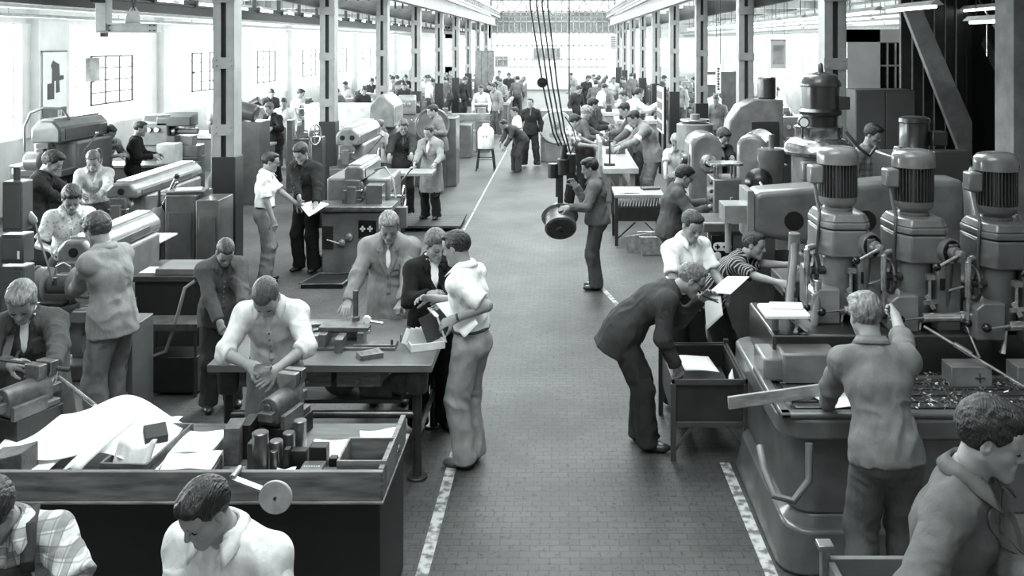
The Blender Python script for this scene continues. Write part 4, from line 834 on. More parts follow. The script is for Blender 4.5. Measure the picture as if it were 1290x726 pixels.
# things lying in the tray
def blk(name, label, cat, px0, px1, y0, y1, h, m, rz=0, z=TZ, bev=.004):
    x0, x1 = tr(px0, y0), tr(px1, y0); cx, cy = (x0 + x1) / 2, (y0 + y1) / 2
    return put(part(name, m, None, lambda b: b.box(x0 - cx, x1 - cx, y0 - cy, y1 - cy, 0, h), bev=bev), (cx, cy, z), rz, label, cat)
CAST = M('raw_casting', .34, .7, .2, 14, .25, .3, 50); CASTL = M('machined_block', .48, .5, .3, 14, .2)
o = put(part('steel_block', CAST, None, lambda b: b.prism([(-.10, 0), (.09, 0), (.09, .155), (.0, .13), (-.10, .12)], 'y', -.07, .09), bev=.005), (tr(15, 4.92), 4.92, TZ), 0, 'dark steel block with sloping top at the left end of the tray', 'block')
blk('steel_block', 'square brown block standing beside the round bar in the tray', 'block', 280, 300, 5.05, 5.2, .20, CAST, 5)
blk('steel_block', 'black square block behind the brown block in the tray', 'block', 301, 315, 5.12, 5.28, .19, iron(.12), 0)
blk('steel_plate', 'narrow upright plate left of the thick round bar', 'plate', 311, 318, 4.93, 5.0, .17, iron(.3), 0)
def bar(px, y, r, h, label, v=.5): put(part('round_bar', steel(v, .35), None, lambda b: b.cyl((0, 0, 0), (0, 0, h), r, n=28), bev=0), (tr(px, y), y, TZ), 0, label, 'round bar')
bar(328, 4.93, .043, .235, 'thickest round steel bar standing upright in the tray', .45); bar(348, 5.0, .036, .16, 'short round bar standing just right of the thickest one'); bar(345, 4.94, .022, .13, 'thinnest short round bar beside the thickest one', .4); bar(364, 5.08, .034, .17, 'round bar standing between two others in the tray', .42); bar(378, 5.17, .036, .20, 'round bar standing nearest the vice and white papers', .52)
for a in ((357, 364, 4.95, 5.0, .13, 'small black block behind the short round bars'), (366, 386, 5.0, 5.06, .10, 'low black block in front of the round bars'), (389, 411, 5.0, 5.08, .12, 'black open block lying on the white papers'), (414, 424, 4.98, 5.03, .07, 'tiny black block beside the dovetailed box')): blk('steel_block', a[5], 'block', *a[:5], iron(.08))
bk = blk('book', 'grey book with a lettered cover beside the dovetailed box', 'book', 374, 402, 4.85, 5.0, .05, M('book_cover', .38, .6, 0, 9, .15)); part('title', paper(.75), bk, lambda b: [b.box(-.045 + .013 * i, -.037 + .013 * i, .0, .014, .0505, .0512) for i in range(7)], bev=0)
blk('book', 'dark book lying half under the lettered book', 'book', 398, 424, 4.82, 4.96, .035, M('book_dark', .24, .6, 0, 9, .15))
def openbox(name, label, x0, x1, y0, y1, h, m, mi, th=.012, rz=0, grp=None):
    cx, cy = (x0 + x1) / 2, (y0 + y1) / 2; t = thing(name, label, 'box', (cx, cy, TZ), rz); a, c = (x1 - x0) / 2, (y1 - y0) / 2
    for nme, q in (('front_board', (-a, a, -c, -c + th)), ('back_board', (-a, a, c - th, c)), ('side_board', (-a, -a + th, -c + th, c - th)), ('side_board', (a - th, a, -c + th, c - th))): part(nme, m, t, lambda b: b.box(*q, 0, h), bev=.002)
    part('bottom', mi, t, lambda b: b.box(-a + th, a - th, -c + th, c - th, 0, .012), bev=0); return t
t = openbox('wooden_box', 'small empty dovetailed wooden box at the right end of the tray', tr(424, 4.83), tr(487, 4.83), 4.83, 5.12, .125, wood(.44), M('deep_black', .04, .9))
part('finger_slot', iron(.15), t, lambda b: b.prism([(-.06, .09), (-.02, .075), (.02, .075), (.02, .07), (-.025, .07)], 'y', -.1465, -.1445), bev=0)
t = openbox('wooden_box', 'long wooden box holding a rag and loose parts in the tray', tr(128, 4.85), tr(190, 4.85), 4.85, 5.38, .10, wood(.36), WD2, .014, -4)
put(part('folded_rag', cloth(.85), None, lambda b: b.grid(lambda u, v: (-.10 + .2 * u + .03 * v, -.06 + .05 * v + .02 * math.sin(9 * u), .012 + .15 * v * (1 - .25 * math.sin(3 * u)) ), 10, 6), bev=0, thick=.02), (tr(168, 5.0), 5.0, TZ + .01), 0, 'crumpled white rag standing in the long wooden box', 'rag')
put(part('rubber_block', M('black_rubber', .1, .6), None, lambda b: b.cbox((0, 0, .08), (.12, .12, .05), 30, 18), bev=.006), (tr(196, 5.2), 5.2, TZ + .03), 0, 'black rubber block leaning in the long wooden box', 'block')
put(part('tin_can', M('tin_dark', .3, .4, .4), None, lambda b: b.lathe((0, 0, 0), (0, 0, 1), [(.055, 0), (.055, .075), (.05, .075), (.05, .02)], 24), bev=0), (tr(138, 4.83), 4.83, TZ), 0, 'dark round tin of screws left of the long wooden box', 'tin')
for i, (px, y, w_, d_, rz, lab, z) in enumerate(((250, 5.2, .22, .27, 0, 'stack of white sheets on a board in the middle of the tray', .06), (240, 4.9, .26, .2, 6, 'white sheet overhanging the front rim of the tray', .085), (200, 5.5, .2, .16, 0, 'white sheet at the rear edge of the tray', .04), (418, 5.22, .24, .28, 0, 'white sheets behind the dovetailed box in the tray', .0), (478, 5.3, .2, .3, 12, 'curled white sheet by the right rim of the tray', .02), (358, 4.87, .09, .13, 4, 'small white sheet beside the lettered book', .03), (38, 4.95, .2, .22, 0, 'white sheet in front of the large crumpled drawing', .02))):
    put(part('paper_sheet', paper(.95), None, lambda b: b.grid(lambda u, v: ((u - .5) * w_ * (1 + .1 * v), (v - .5) * d_, .012 * math.sin(3 * u + 2 * v) ** 2 + z), 8, 8), bev=0, thick=.004 if i else .02), (tr(px, y), y, TZ + .004), rz, lab, 'paper')
    if z > .05: put(part('board', WD2, None, lambda b: b.box(-w_ * .5, w_ * .54, -d_ * .5, d_ * .5, 0, z - .012), bev=.003), (tr(px, y), y, TZ + .001), rz, ('flat wooden board under the stack of white sheets' if i == 0 else 'flat dark board under the overhanging white sheet'), 'board')
blk('steel_plate', 'thin grey plate lying beside the brown block', 'plate', 282, 302, 4.86, 5.0, .02, CASTL, 12); blk('steel_plate', 'narrow pale plate lying in front of the black square block', 'plate', 303, 312, 4.86, 5.0, .02, steel(.6), -8)
def drape(u, v):                                   # large stiff drawing bent over the things in the tray
    x = -.44 + .95 * u; h = .20 * math.exp(-((u - .62) / .26) ** 2) + .06 * math.exp(-((u - .1) / .25) ** 2); f = (1 - v)
    return (x + .05 * f, -.20 + .42 * v - .10 * f * max(0, u - .45) * 1.6, max(.015, h * (.35 + .65 * v) + .03 + .012 * math.sin(11 * u + 5 * v) - .02 * f))
put(part('large_drawing', paper(.97), None, lambda b: b.grid(drape, 40, 16), bev=0, thick=.003), (tr(100, 5.2), 5.2, TZ + .02), 0, 'large white drawing sheet humped over the left part of the tray', 'drawing')
put(part('rolled_sheet', paper(.95), None, lambda b: b.grid(lambda u, v: (-.03 + .10 * u + .19 * v + .012 * math.sin(6 * u), -.14 + .30 * v, .035 + .17 * v ** .8 + .03 * math.sin(3.14 * u)), 8, 12), bev=0, thick=.003), (tr(100, 4.98), 4.98, TZ + .02), 0, 'white folded strip hanging from the large drawing into the tray', 'paper')
# bench vices
def vice(x, y, z, label, rz, v, rod=False, up=.1):
    t = thing('bench_vice', label, 'vice', (x, y, z), rz); P1 = M('vice_iron_%02d' % round(v * 100), v, .5, .2, 14, .25, .15, 60)
    part('riser', iron(.16), t, lambda b: b.box(-.11, .11, -.15, .15, -up, 0), bev=.004); part('base', P1, t, lambda b: b.box(-.10, .10, -.13, .14, 0, .035), bev=.006)
    ol = [(-.065, .03), (.065, .03), (.065, .11)] + [(.065 * math.cos(R(a)), .11 + .06 * math.sin(R(a))) for a in range(15, 180, 15)] + [(-.065, .11)]
    part('body', P1, t, lambda b: b.prism(ol, 'y', -.16, .12), bev=.006)
    part('slide', P1, t, lambda b: (b.box(-.045, .045, -.20, .2, .05, .10), b.box(.075, .105, -.16, .05, .0, .08)), bev=.004)
    part('end_boss', steel(.5), t, lambda b: b.cyl((0, -.162, .12), (0, -.175, .12), .022, n=16), bev=0)
    for s_ in (0, 1): part('jaw', steel(.5, .4), t, lambda b: b.prism([(-.04, .15), (.04, .15), (.06, .19), (.06, .245), (-.06, .245), (-.06, .19)], 'y', .03 + .075 * s_, .085 + .075 * s_), bev=.004)
    if rod: part('handle', ST, t, lambda b: (b.cyl((.11, .12, .16), (.46, .06, .07), .012, n=12)), bev=0)
    return t
vice(tr(34, 5.34), 5.34, TZ + .19, 'bench vice with rounded end before the youth in the dark jacket at the left', -22, .36, True, .19); vice(tr(357, 5.42), 5.42, TZ + .11, 'bench vice before the bowed youth in the pale shirt', -14, .34, False, .11)
# ---------------------------------------------------------------- marking-out table
tb = thing('marking_table', 'flat steel topped table on pipe legs in front of the man in the grey coat', 'table', (-1.71, 7.16, 0))
part('top', M('table_steel', .46, .28, .3, 3, .2, .03, 40), tb, lambda b: b.box(-.80, .80, -.55, .55, .795, .85), bev=.005)
for i, (sx, sy) in enumerate(((1, -1), (1, 1), (-1, -1), (-1, 1))): part('leg', iron(.2, .35), tb, lambda b: (b.cyl((sx * .68, sy * .45, .02), (sx * .68, sy * .45, .66), .034, n=16), b.cyl((sx * .68, sy * .45, 0), (sx * .68, sy * .45, .02), .075, n=20), b.cyl((sx * .68, sy * .45, .62), (sx * .68, sy * .45, .795), .075, .085, 18)), bev=0)
for y, z in ((-.45, .46), (.45, .46), (.45, .25)): part('pipe_rail', steel(.4, .35), tb, lambda b: b.cyl((-.68, y, z), (.68, y, z), .028, n=14), bev=0)
for x in (-.68, .68): part('pipe_rail', steel(.4, .35), tb, lambda b: b.cyl((x, -.45, .30), (x, .45, .30), .024, n=12), bev=0)
for i in range(3): d = part('drawer', WD, tb, lambda b: b.box(-.62 + .36 * i, -.30 + .36 * i, -.46, .1, .66, .785), bev=.004); part('drawer_pull', steel(.6), d, lambda b: b.cyl((-.46 + .36 * i, -.50, .71), (-.46 + .36 * i, -.46, .71), .012, n=10), bev=0)
part('shelf', WD2, tb, lambda b: b.box(-.66, .5, -.1, .42, .40, .43), bev=.003)
for i, (px, s_) in enumerate(((430, .13), (478, .11), (505, .10))):
    o = put(part('casting', CAST, None, lambda b: (b.lathe((0, -.1, s_), (0, .16, s_), [(s_ * .7, 0), (s_, .03), (s_ * .9, .2), (s_ * .4, .26)], 18) if i != 1 else b.prism([(-.13, 0), (.12, 0), (.10, .12), (.03, .17), (-.06, .13), (-.15, .15)], 'y', -.1, .1)), bev=.006), (tr(px, 7.2), 7.2, .431), 0, ('rounded casting on the left of the shelf under the marking table', 'angular casting on the shelf under the marking table', 'disc shaped casting at the right of the shelf under the marking table')[i], 'casting')
ZT = .851
t = thing('drilling_jig', 'low steel jig of blocks and rails lying on the marking table', 'jig', (tr(430, 7.0), 7.0, ZT)); J1 = steel(.5, .4)
part('base_rail', J1, t, lambda b: (b.box(-.17, .42, -.08, .06, 0, .02), b.box(.10, .42, -.06, .04, .02, .035)), bev=.003); [part('upright', J1, t, lambda b: b.box(*q), bev=.003) for q in ((-.16, -.10, -.06, .1, .02, .11), (.12, .17, -.02, .1, .02, .11), (-.02, .04, -.14, .0, 0, .10))]
part('bridge', J1, t, lambda b: (b.box(-.18, .2, .02, .12, .11, .14), b.box(-.19, .13, .14, .22, .06, .13)), bev=.003); part('screw', IR, t, lambda b: b.cyl((.39, -.05, .03), (.39, -.05, .07), .01, n=8), bev=0)
put(part('hole_plate', steel(.5, .4), None, lambda b: (b.box(-.085, .085, -.06, .06, 0, .035), [b.cyl((-.055 + .055 * i, -.03 + .03 * j, .035), (-.055 + .055 * i, -.03 + .03 * j, .037), .01, n=10, ch=0) for i in range(3) for j in range(3)]), bev=.003), (tr(466, 6.78), 6.78, ZT), 28, 'small plate with rows of holes near the front edge of the marking table', 'plate')
t = thing('height_gauge', 'upright steel post on a block standing on the marking table', 'gauge', (tr(448, 7.25), 7.25, ZT)); part('block', J1, t, lambda b: b.box(-.06, .06, -.05, .05, 0, .06), bev=.003); part('post', steel(.45, .35), t, lambda b: b.cyl((0, 0, .06), (0, 0, .36), .021, n=18), bev=0); part('collar', J1, t, lambda b: b.cyl((0, 0, .06), (0, 0, .16), .032, n=18), bev=0)
t = thing('dial_indicator', 'white dial indicator with a short arm on the marking table', 'gauge', (tr(462, 7.35), 7.35, ZT)); part('stand', ST, t, lambda b: (b.cyl((0, 0, 0), (0, 0, .10), .008, n=8), b.cyl((-.03, 0, 0), (.03, 0, .004), .03, n=12)), bev=0); part('dial', paper(.9), t, lambda b: b.cyl((0, -.02, .10), (0, .02, .10), .032, n=20), bev=0); part('arm', ST, t, lambda b: b.cyl((0, 0, .09), (.13, 0, .07), .012, n=10), bev=0)
t = thing('flat_ring', 'large flat metal hoop resting on the marking table by the bowed youth', 'ring', (tr(397, 7.35), 7.35, ZT)); part('ring', steel(.62, .4), t, lambda b: [b.lathe((0, 0, 0), (0, 0, 1), [(.11, 0), (.20, 0), (.20, .035), (.11, .035), (.11, 0)], 40)], bev=.003); part('strip', steel(.62, .4), t, lambda b: b.bar((-.1, -.2, .05), (.22, .02, .06), .03, .006), bev=0)
for i, (px, y, l, rz, lab) in enumerate(((490, 7.05, .09, 60, 'small dark scriber nearest the jig on the marking table'), (497, 7.05, .10, 65, 'small dark scriber nearest the card box on the marking table'))): put(part('scriber', IR, None, lambda b: b.cyl((-l / 2, 0, .008), (l / 2, 0, .008), .007, .004, 8), bev=0), (tr(px, y), y, ZT), rz, lab, 'scriber')
put(part('gauge_pin', ST, None, lambda b: b.cyl((0, 0, 0), (0, 0, .07), .013, n=12), bev=0), (tr(506, 7.1), 7.1, ZT), 0, 'short bright pin standing on the marking table by the fist', 'pin')
t = thing('card_box', 'open white card index box on the corner of the marking table', 'box', (tr(535, 7.02), 7.02, ZT), 22); WB = M('box_card', .88, .7)
for q in ((-.13, .13, -.11, -.10), (-.13, .13, .10, .11), (-.13, -.12, -.1, .1), (.12, .13, -.1, .1)): part('side', WB, t, lambda b: b.box(*q, 0, .055), bev=.001)
part('bottom', WB, t, lambda b: b.box(-.12, .12, -.1, .1, 0, .005), bev=0); l = part('lid', M('lid_dark', .22, .6), t, lambda b: b.bar((.13, .0, .05), (.06, .0, .25), .006, .23), bev=.001); part('lid_rim', WB, l, lambda b: (b.bar((.135, -.115, .05), (.065, -.115, .25), .03, .01), b.bar((.135, .115, .05), (.065, .115, .25), .03, .01), b.bar((.065, -.115, .25), (.065, .115, .25), .03, .01)), bev=.001)
for i in range(5): c = part('card', paper(.95), t, lambda b: b.bar((-.09 + .035 * i, 0, .012), (-.05 + .035 * i, 0, .12), .004, .19), bev=0)
# ---------------------------------------------------------------- pedestal grinder, lamp, boxes at the left edge
gx = tr(70, 7.55)
t = thing('pedestal_grinder', 'twin wheel pedestal grinder beside the man in the pale denim jacket', 'grinder', (gx, 7.55, 0)); t.scale = (1, 1, .96); P1 = paint(.6)
part('pedestal', P1, t, lambda b: b.lathe((0, 0, 0), (0, 0, 1.1), [(.24, 0), (.24, .04), (.15, .12), (.105, .5), (.10, .95), (.15, 1.02), (.17, 1.05), (.17, 1.07)], 32), bev=0)
part('motor', paint(.42), t, lambda b: (b.cyl((-.06, .03, 1.22), (.12, .03, 1.22), .085, n=28), b.box(-.08, .12, -.05, .11, 1.07, 1.16)), bev=.006)
for x0, x1 in ((-.15, -.07), (.13, .20)): g = part('wheel_guard', P1, t, lambda b: b.lathe((x0, .03, 1.22), (x1, .03, 1.22), [(.03, 0), (.145, .004), (.145, x1 - x0)], 32), bev=0); part('wheel', M('grindstone', .78, .9, 0, 40, .1), g, lambda b: b.cyl((x0 - .012, .03, 1.22), (x0 - .002, .03, 1.22), .11, n=32, ch=0), bev=0); part('guard_bolt', BLK, g, lambda b: b.cyl((x0 - .028, .03, 1.22), (x0 - .012, .03, 1.22), .016, n=10), bev=0)
part('carrying_handle', P1, t, lambda b: b.tube([(-.02, .03, 1.30), (-.01, .03, 1.37), (.05, .03, 1.40), (.10, .03, 1.37), (.11, .03, 1.30)], .010, 8), bev=0); part('tool_rest', IR, t, lambda b: (b.box(-.04, .14, -.18, -.06, 1.10, 1.12), b.cyl((.0, -.12, 1.06), (.0, -.12, 1.1), .02, n=8)), bev=.003); part('spark_shield', IR, t, lambda b: b.tube([(-.17, .12 * math.cos(a) + .03, 1.22 + .15 * math.sin(a)) for a in np.linspace(.4, 2.2, 9)], .012, 6), bev=0)
t = thing('bench_cupboard', 'grey cupboard standing behind the grinder pedestal', 'cupboard', (tr(103, 7.25), 7.55, 0)); part('body', paint(.4), t, lambda b: b.box(-.04, .3, -.1, .3, 0, .86), bev=.008); part('door', paint(.36), t, lambda b: b.box(.0, .26, -.115, -.1, .06, .8), bev=.004)
part('pipe', IR, t, lambda b: b.tube([(.02, -.13, .1), (.02, -.14, .6), (.06, -.13, .70)], .012, 8), bev=0)
t = thing('junction_box_column', 'stack of grey electrical boxes fixed to the column at the left edge', 'electrical box', (tr(17, 7.0), 7.03, 0))
for i, (z0, z1, w_) in enumerate(((1.72, 2.10, .075), (1.48, 1.70, .085), (1.05, 1.46, .09))): bx_ = part('box', paint(.38), t, lambda b: b.box(-w_, w_, -.05, .1, z0, z1), bev=.01); part('cover', paint(.42), bx_, lambda b: b.box(-w_ + .015, w_ - .015, -.056, -.05, z0 + .03, z1 - .03), bev=.003)
part('conduit', paint(.3), t, lambda b: (b.cyl((-.02, .05, 0), (-.02, .05, 1.1), .03, n=10), b.cyl((-.02, .05, 2.0), (-.02, .05, 2.2), .025, n=10)), bev=0); part('label_tag', paper(.9), t, lambda b: b.box(.045, .06, -.06, -.056, 1.52, 1.58), bev=0)
lx, ly = tr(66, 7.1), 7.1
t = thing('machine_lamp', 'lamp with a tapered shade on a bent arm above the grinder', 'lamp', (lx, ly, 1.40)); part('arm', steel(.6), t, lambda b: b.tube([(0, 0, -.08), (-.02, 0, 0), (-.10, 0, .25), (-.135, 0, .38)], .008, 8), bev=0)
part('shade', M('lamp_shade_grey', .5, .35, .4), t, lambda b: b.lathe((-.13, 0, .36), (-.25, 0, .50), [(.022, 0), (.035, .03), (.038, .10)], 20), bev=0); part('socket', BLK, t, lambda b: b.lathe((-.19, 0, .43), (-.25, 0, .50), [(.03, 0), (.048, .015), (.048, .05), (.03, .07)], 18), bev=0); part('foot', IR, t, lambda b: b.cyl((0, .03, -.12), (0, .03, -.06), .02, n=10), bev=0)
# benches and plates in the left middle ground
def slab_table(label, x0, x1, y0, y1, z, v, vb=.12, name='workbench', cat='workbench', th=.05, cw=.03):
    t = thing(name, label, cat, ((x0 + x1) / 2, (y0 + y1) / 2, 0)); a, c = (x1 - x0) / 2, (y1 - y0) / 2
    part('top', M('bench_top_%02d' % round(v * 100), v, .5, 0, 5, .15), t, lambda b: b.box(-a, a, -c, c, z - th, z), bev=.005); part('cabinet', M('bench_body_%02d' % round(vb * 100), vb, .6, 0, 4, .2), t, lambda b: b.box(-a + .03, a - cw, -c + .04, c - .04, 0, z - th), bev=.006); return t
slab_table('dark bench behind the grinder man with a pale sheet on top', -4.12, -3.3, 8.9, 9.6, .90, .22)
put(part('paper_sheet', paper(.9), None, lambda b: b.box(-.17, .17, -.12, .12, 0, .006), bev=0), (-3.92, 9.15, .901), 0, 'white sheet on the dark bench behind the grinder man', 'paper'); put(part('surface_plate', M('plate_grey', .42, .5), None, lambda b: b.box(-.19, .19, -.2, .2, 0, .06), bev=.005), (tr(228, 9.1), 9.15, .901), 0, 'thick grey plate on the right end of the dark bench', 'plate')
t = thing('tray_trolley', 'low trolley with a shallow metal tray and hoses by the bowed man', 'trolley', (-3.5, 8.35, 0)); part('tray', steel(.42, .4), t, lambda b: (b.box(-.25, .3, -.15, .25, .60, .62), b.box(-.25, .3, -.16, -.15, .6, .66), b.box(.29, .3, -.15, .25, .6, .66)), bev=.002)
for sx in (-.22, .27):
    for sy in (-.12, .22): part('leg', IR, t, lambda b: b.cyl((sx, sy, 0), (sx, sy, .6), .014, n=8), bev=0)
part('hose', M('hose_rubber', .42, .5), t, lambda b: b.tube([(-.35, -.1, .78), (-.33, -.12, .45), (-.2, -.12, .33), (0, -.1, .4), (.1, -.1, .7), (.15, -.05, .95), (.22, 0, 1.0)], .016, 8), bev=0); part('container', iron(.1), t, lambda b: b.box(-.2, .28, -.1, .2, .03, .35), bev=.01)
o = thing('drip_tray', 'pale plate on a bracket beside the nearest shaping machine', 'tray', (-4.62, 10.45, 0)); part('plate', paper(.8), o, lambda b: b.box(-.22, .22, -.25, .25, .93, .95), bev=.004); part('bracket', IR, o, lambda b: (b.cyl((0, 0, 0), (0, 0, .93), .02, n=8), b.box(-.12, .12, -.12, .12, 0, .02)), bev=0)
def chest(x, y, w_, d_, h, v, label):
    t = thing('tool_cabinet', label, 'cabinet', (x, y, 0)); part('body', paint(v), t, lambda b: b.box(-w_ / 2, w_ / 2, 0, d_, 0, h), bev=.01); part('door', paint(v - .03), t, lambda b: b.box(-w_ / 2 + .04, w_ / 2 - .04, -.012, 0, .08, h - .2), bev=.004); part('lock', BLK, t, lambda b: b.cyl((w_ * .2, -.02, .32), (w_ * .2, -.01, .32), .02, n=10), bev=0); return t
chest(-4.62, 11.3, .36, .6, 1.28, .40, 'grey tool cabinet left of the front black column base'); chest(-4.18 - .07, 11.2, .28, .5, 1.24, .42, 'narrow grey tool cabinet against the front black column base')
put(part('drawing_board', M('dark_board', .2, .6), None, lambda b: (b.box(-.22, .22, -.18, .18, 0, .03),), bev=.003), (-4.62, 11.55, 1.283), 10, 'dark tray on top of the grey tool cabinet', 'tray'); put(part('paper_sheet', paper(.75), None, lambda b: b.box(-.16, .14, -.12, .12, 0, .012), bev=0), (-4.6, 11.55, 1.314), 16, 'grey sheets lying on the dark tray upon the cabinet', 'paper')
# ---------------------------------------------------------------- shaping and milling machines (rams parallel to the aisle)
def shaper(label, x, y, w, l, zr, v, table=True, rh=.22, holes=1, wheel=True, body_w=None, hood=.12, side_plate=True):
    t = thing('shaping_machine', label, 'machine', (x, y, 0)); P1 = paint(v); P2 = paint(v - .12); bw = (body_w or w * 1.15) / 2
    part('base', P2, t, lambda b: b.box(-bw - .08, bw + .08, .1, l * .95, 0, .16), bev=.02)
    part('column', P1, t, lambda b: b.prism([(.28, .14), (.28, zr - rh), (l * .95, zr - rh), (l * .92, .14)], 'x', -bw, bw), bev=.04, seg=3)
    r = rh; ol = [(-w / 2, zr - r), (-w / 2, zr - hood), (-w / 2 + hood * .9, zr), (w / 2 - hood * .9, zr), (w / 2, zr - hood), (w / 2, zr - r)]
    rm = part('ram', P1, t, lambda b: b.prism(ol, 'y', 0, l), bev=.035, seg=3); part('ram_top', paint(min(v + .12, .8), .3), rm, lambda b: b.box(-w / 2 + hood, w / 2 - hood, .08, l * .96, zr - .01, zr + .02), bev=.008)
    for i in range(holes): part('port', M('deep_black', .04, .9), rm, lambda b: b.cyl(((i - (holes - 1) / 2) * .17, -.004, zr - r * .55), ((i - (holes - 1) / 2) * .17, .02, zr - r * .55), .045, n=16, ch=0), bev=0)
    if side_plate: part('side_panel', P2, rm, lambda b: b.box(w / 2 - .004, w / 2 + .008, .15, l * .8, zr - r * .85, zr - hood * 1.1), bev=.004)
    h = part('tool_head', P2, t, lambda b: (b.box(-.10, .10, -.10, .06, zr - r - .22, zr - r + .02), b.box(-.06, .06, -.16, -.08, zr - r - .32, zr - r - .06), b.cyl((0, -.02, zr - r - .1), (0, .1, zr - r - .1), .13, n=20)), bev=.008)
    part('tool_handle', ST, h, lambda b: (b.cyl((-.12, -.1, zr - r - .12), (.12, -.1, zr - r - .12), .010, n=8), b.ball((.13, -.1, zr - r - .12), .02, 10)), bev=0)
    if table:
        tz = zr - r - .38; tbp = part('work_table', paint(v - .06), t, lambda b: (b.box(-w * .6, w * .85, -.25, .22, tz - .10, tz), b.box(-w * .35, w * .5, -.18, .25, tz - .40, tz - .08)), bev=.008); part('slots', iron(.12), tbp, lambda b: [b.box(-w * .55, w * .8, -.2 + .11 * i, -.18 + .11 * i, tz, tz + .002) for i in range(4)], bev=0)
        part('machine_vice', iron(.3), t, lambda b: (b.box(-.13, .13, -.14, .1, tz, tz + .08), b.box(-.13, .13, -.14, -.08, tz + .08, tz + .15), b.box(-.13, .13, .02, .08, tz + .08, tz + .15)), bev=.006)
        part('cross_rail', P2, t, lambda b: b.box(-bw - .12, bw + .25, .2, .32, tz - .32, tz - .02), bev=.01)
    if wheel:
        hw = part('handwheel', ST, t, lambda b: (b.tube([(bw + .16, l * .4 + .15 * math.cos(u), zr - r - .3 + .15 * math.sin(u)) for u in np.linspace(0, 6.283, 21)[:-1]], .014, 8, True), b.cyl((bw, l * .4, zr - r - .3), (bw + .18, l * .4, zr - r - .3), .025, n=10)), bev=0)
        part('gear_lever', ST, t, lambda b: (b.cyl((bw + .02, l * .25, zr - r - .2), (bw + .3, l * .2, zr - r + .12), .012, n=8), b.ball((bw + .31, l * .19, zr - r + .14), .025, 10)), bev=0)
    return t
s1 = shaper('largest shaping machine with long curved hood under the wall poster', -8.03, 14.5, .46, 1.55, 1.92, .42, rh=.36, hood=.13, holes=0, body_w=.7)
part('pump_motor', paint(.5), s1, lambda b: (b.cyl((-.2, -.15, 1.30), (.05, -.15, 1.30), .15, n=24), b.box(-.45, -.05, -.2, .3, .0, 1.25)), bev=.015); part('plate', paper(.8), s1, lambda b: b.box(-.40, -.28, -.21, -.2, 1.12, 1.2), bev=0)
part('guard_hoop', paint(.5), s1, lambda b: b.tube([(-.5, .3, 1.4), (-.5, .3, 1.8), (-.4, .3, 2.02), (-.2, .35, 2.1), (.05, .4, 2.08), (.15, .45, 1.9)], .02, 8), bev=0)
shaper('shaping machine with a sloping light hood in the middle of the left aisle', -5.62, 11.9, .40, 2.2, 1.34, .58, rh=.2, hood=.10)
shaper('nearest shaping machine with a rounded nose beside the patterned shirt youth', -4.45, 8.5, .33, 1.5, 1.33, .60, rh=.2, hood=.09, wheel=False)
shaper('shaping machine with two round ports in its nose near the far table', -3.75, 16.4, .42, 2.0, 1.62, .62, rh=.30, hood=.12, holes=2)
s5 = shaper('shaping machine with a bright flat topped ram right of the dark overall man', -2.86, 12.9, .26, 1.3, 1.42, .60, rh=.2, hood=.04, holes=0, body_w=.9)
part('long_table', steel(.5, .4), s5, lambda b: (b.box(-.48, .60, -.40, .12, .86, .93), b.box(-.46, .58, -.42, -.40, .88, .93)), bev=.006)
part('knee', paint(.54), s5, lambda b: (b.box(-.36, .5, -.34, .3, .0, .84)), bev=.02); part('switch_plate', BLK, s5, lambda b: b.box(.14, .38, -.356, -.34, .50, .74), bev=.004)
for u in (.20, .30): part('cross_knob', paper(.85), s5, lambda b: (b.box(u - .035, u + .035, -.37, -.356, .615, .64), b.box(u - .01, u + .01, -.37, -.356, .59, .665)), bev=0)
for u, z in ((.02, .52), (-.08, .44)): part('feed_dial', steel(.7, .25), s5, lambda b: b.lathe((u, -.34, z), (u, -.44, z), [(.06, 0), (.06, .03), (.05, .05), (.02, .06), (.02, .09)], 20), bev=0)
part('crank', ST, s5, lambda b: (b.cyl((-.1, -.42, .44), (-.26, -.46, .50), .012, n=8)), bev=0); part('drive_box', iron(.12), s5, lambda b: b.box(-.35, -.2, -.36, -.34, .35, .66), bev=.005); part('coolant_hose', PL, s5, lambda b: b.tube([(.25, .2, 1.35), (.42, .1, 1.40), (.55, .0, 1.25), (.6, -.1, 1.0)], .016, 8), bev=0)
part('dividing_head', paint(.46), s5, lambda b: (b.box(.2, .42, -.15, .1, .93, 1.18), b.cyl((.16, -.05, 1.08), (.24, -.05, 1.08), .07, n=18)), bev=.01)
part('round_dial', steel(.5), s5, lambda b: b.lathe((.0, .27, 1.38 if 0 else 1.45), (.0, .15, 1.45), [(.1, 0), (.1, .04), (.05, .06), (.05, .1)], 22), bev=0) if 0 else None
t = thing('floor_grate', 'dark slatted foot plate with bright rim beside the milling table', 'foot plate', (tr(410, 12.0), 12.1, 0)); part('rim', steel(.7), t, lambda b: b.tube([(-.3, -.25, .06), (.25, -.25, .06), (.3, .3, .06), (-.18, .3, .06)], .014, 6, True), bev=0); part('plate', iron(.12), t, lambda b: b.box(-.28, .26, -.24, .29, 0, .055), bev=.003)
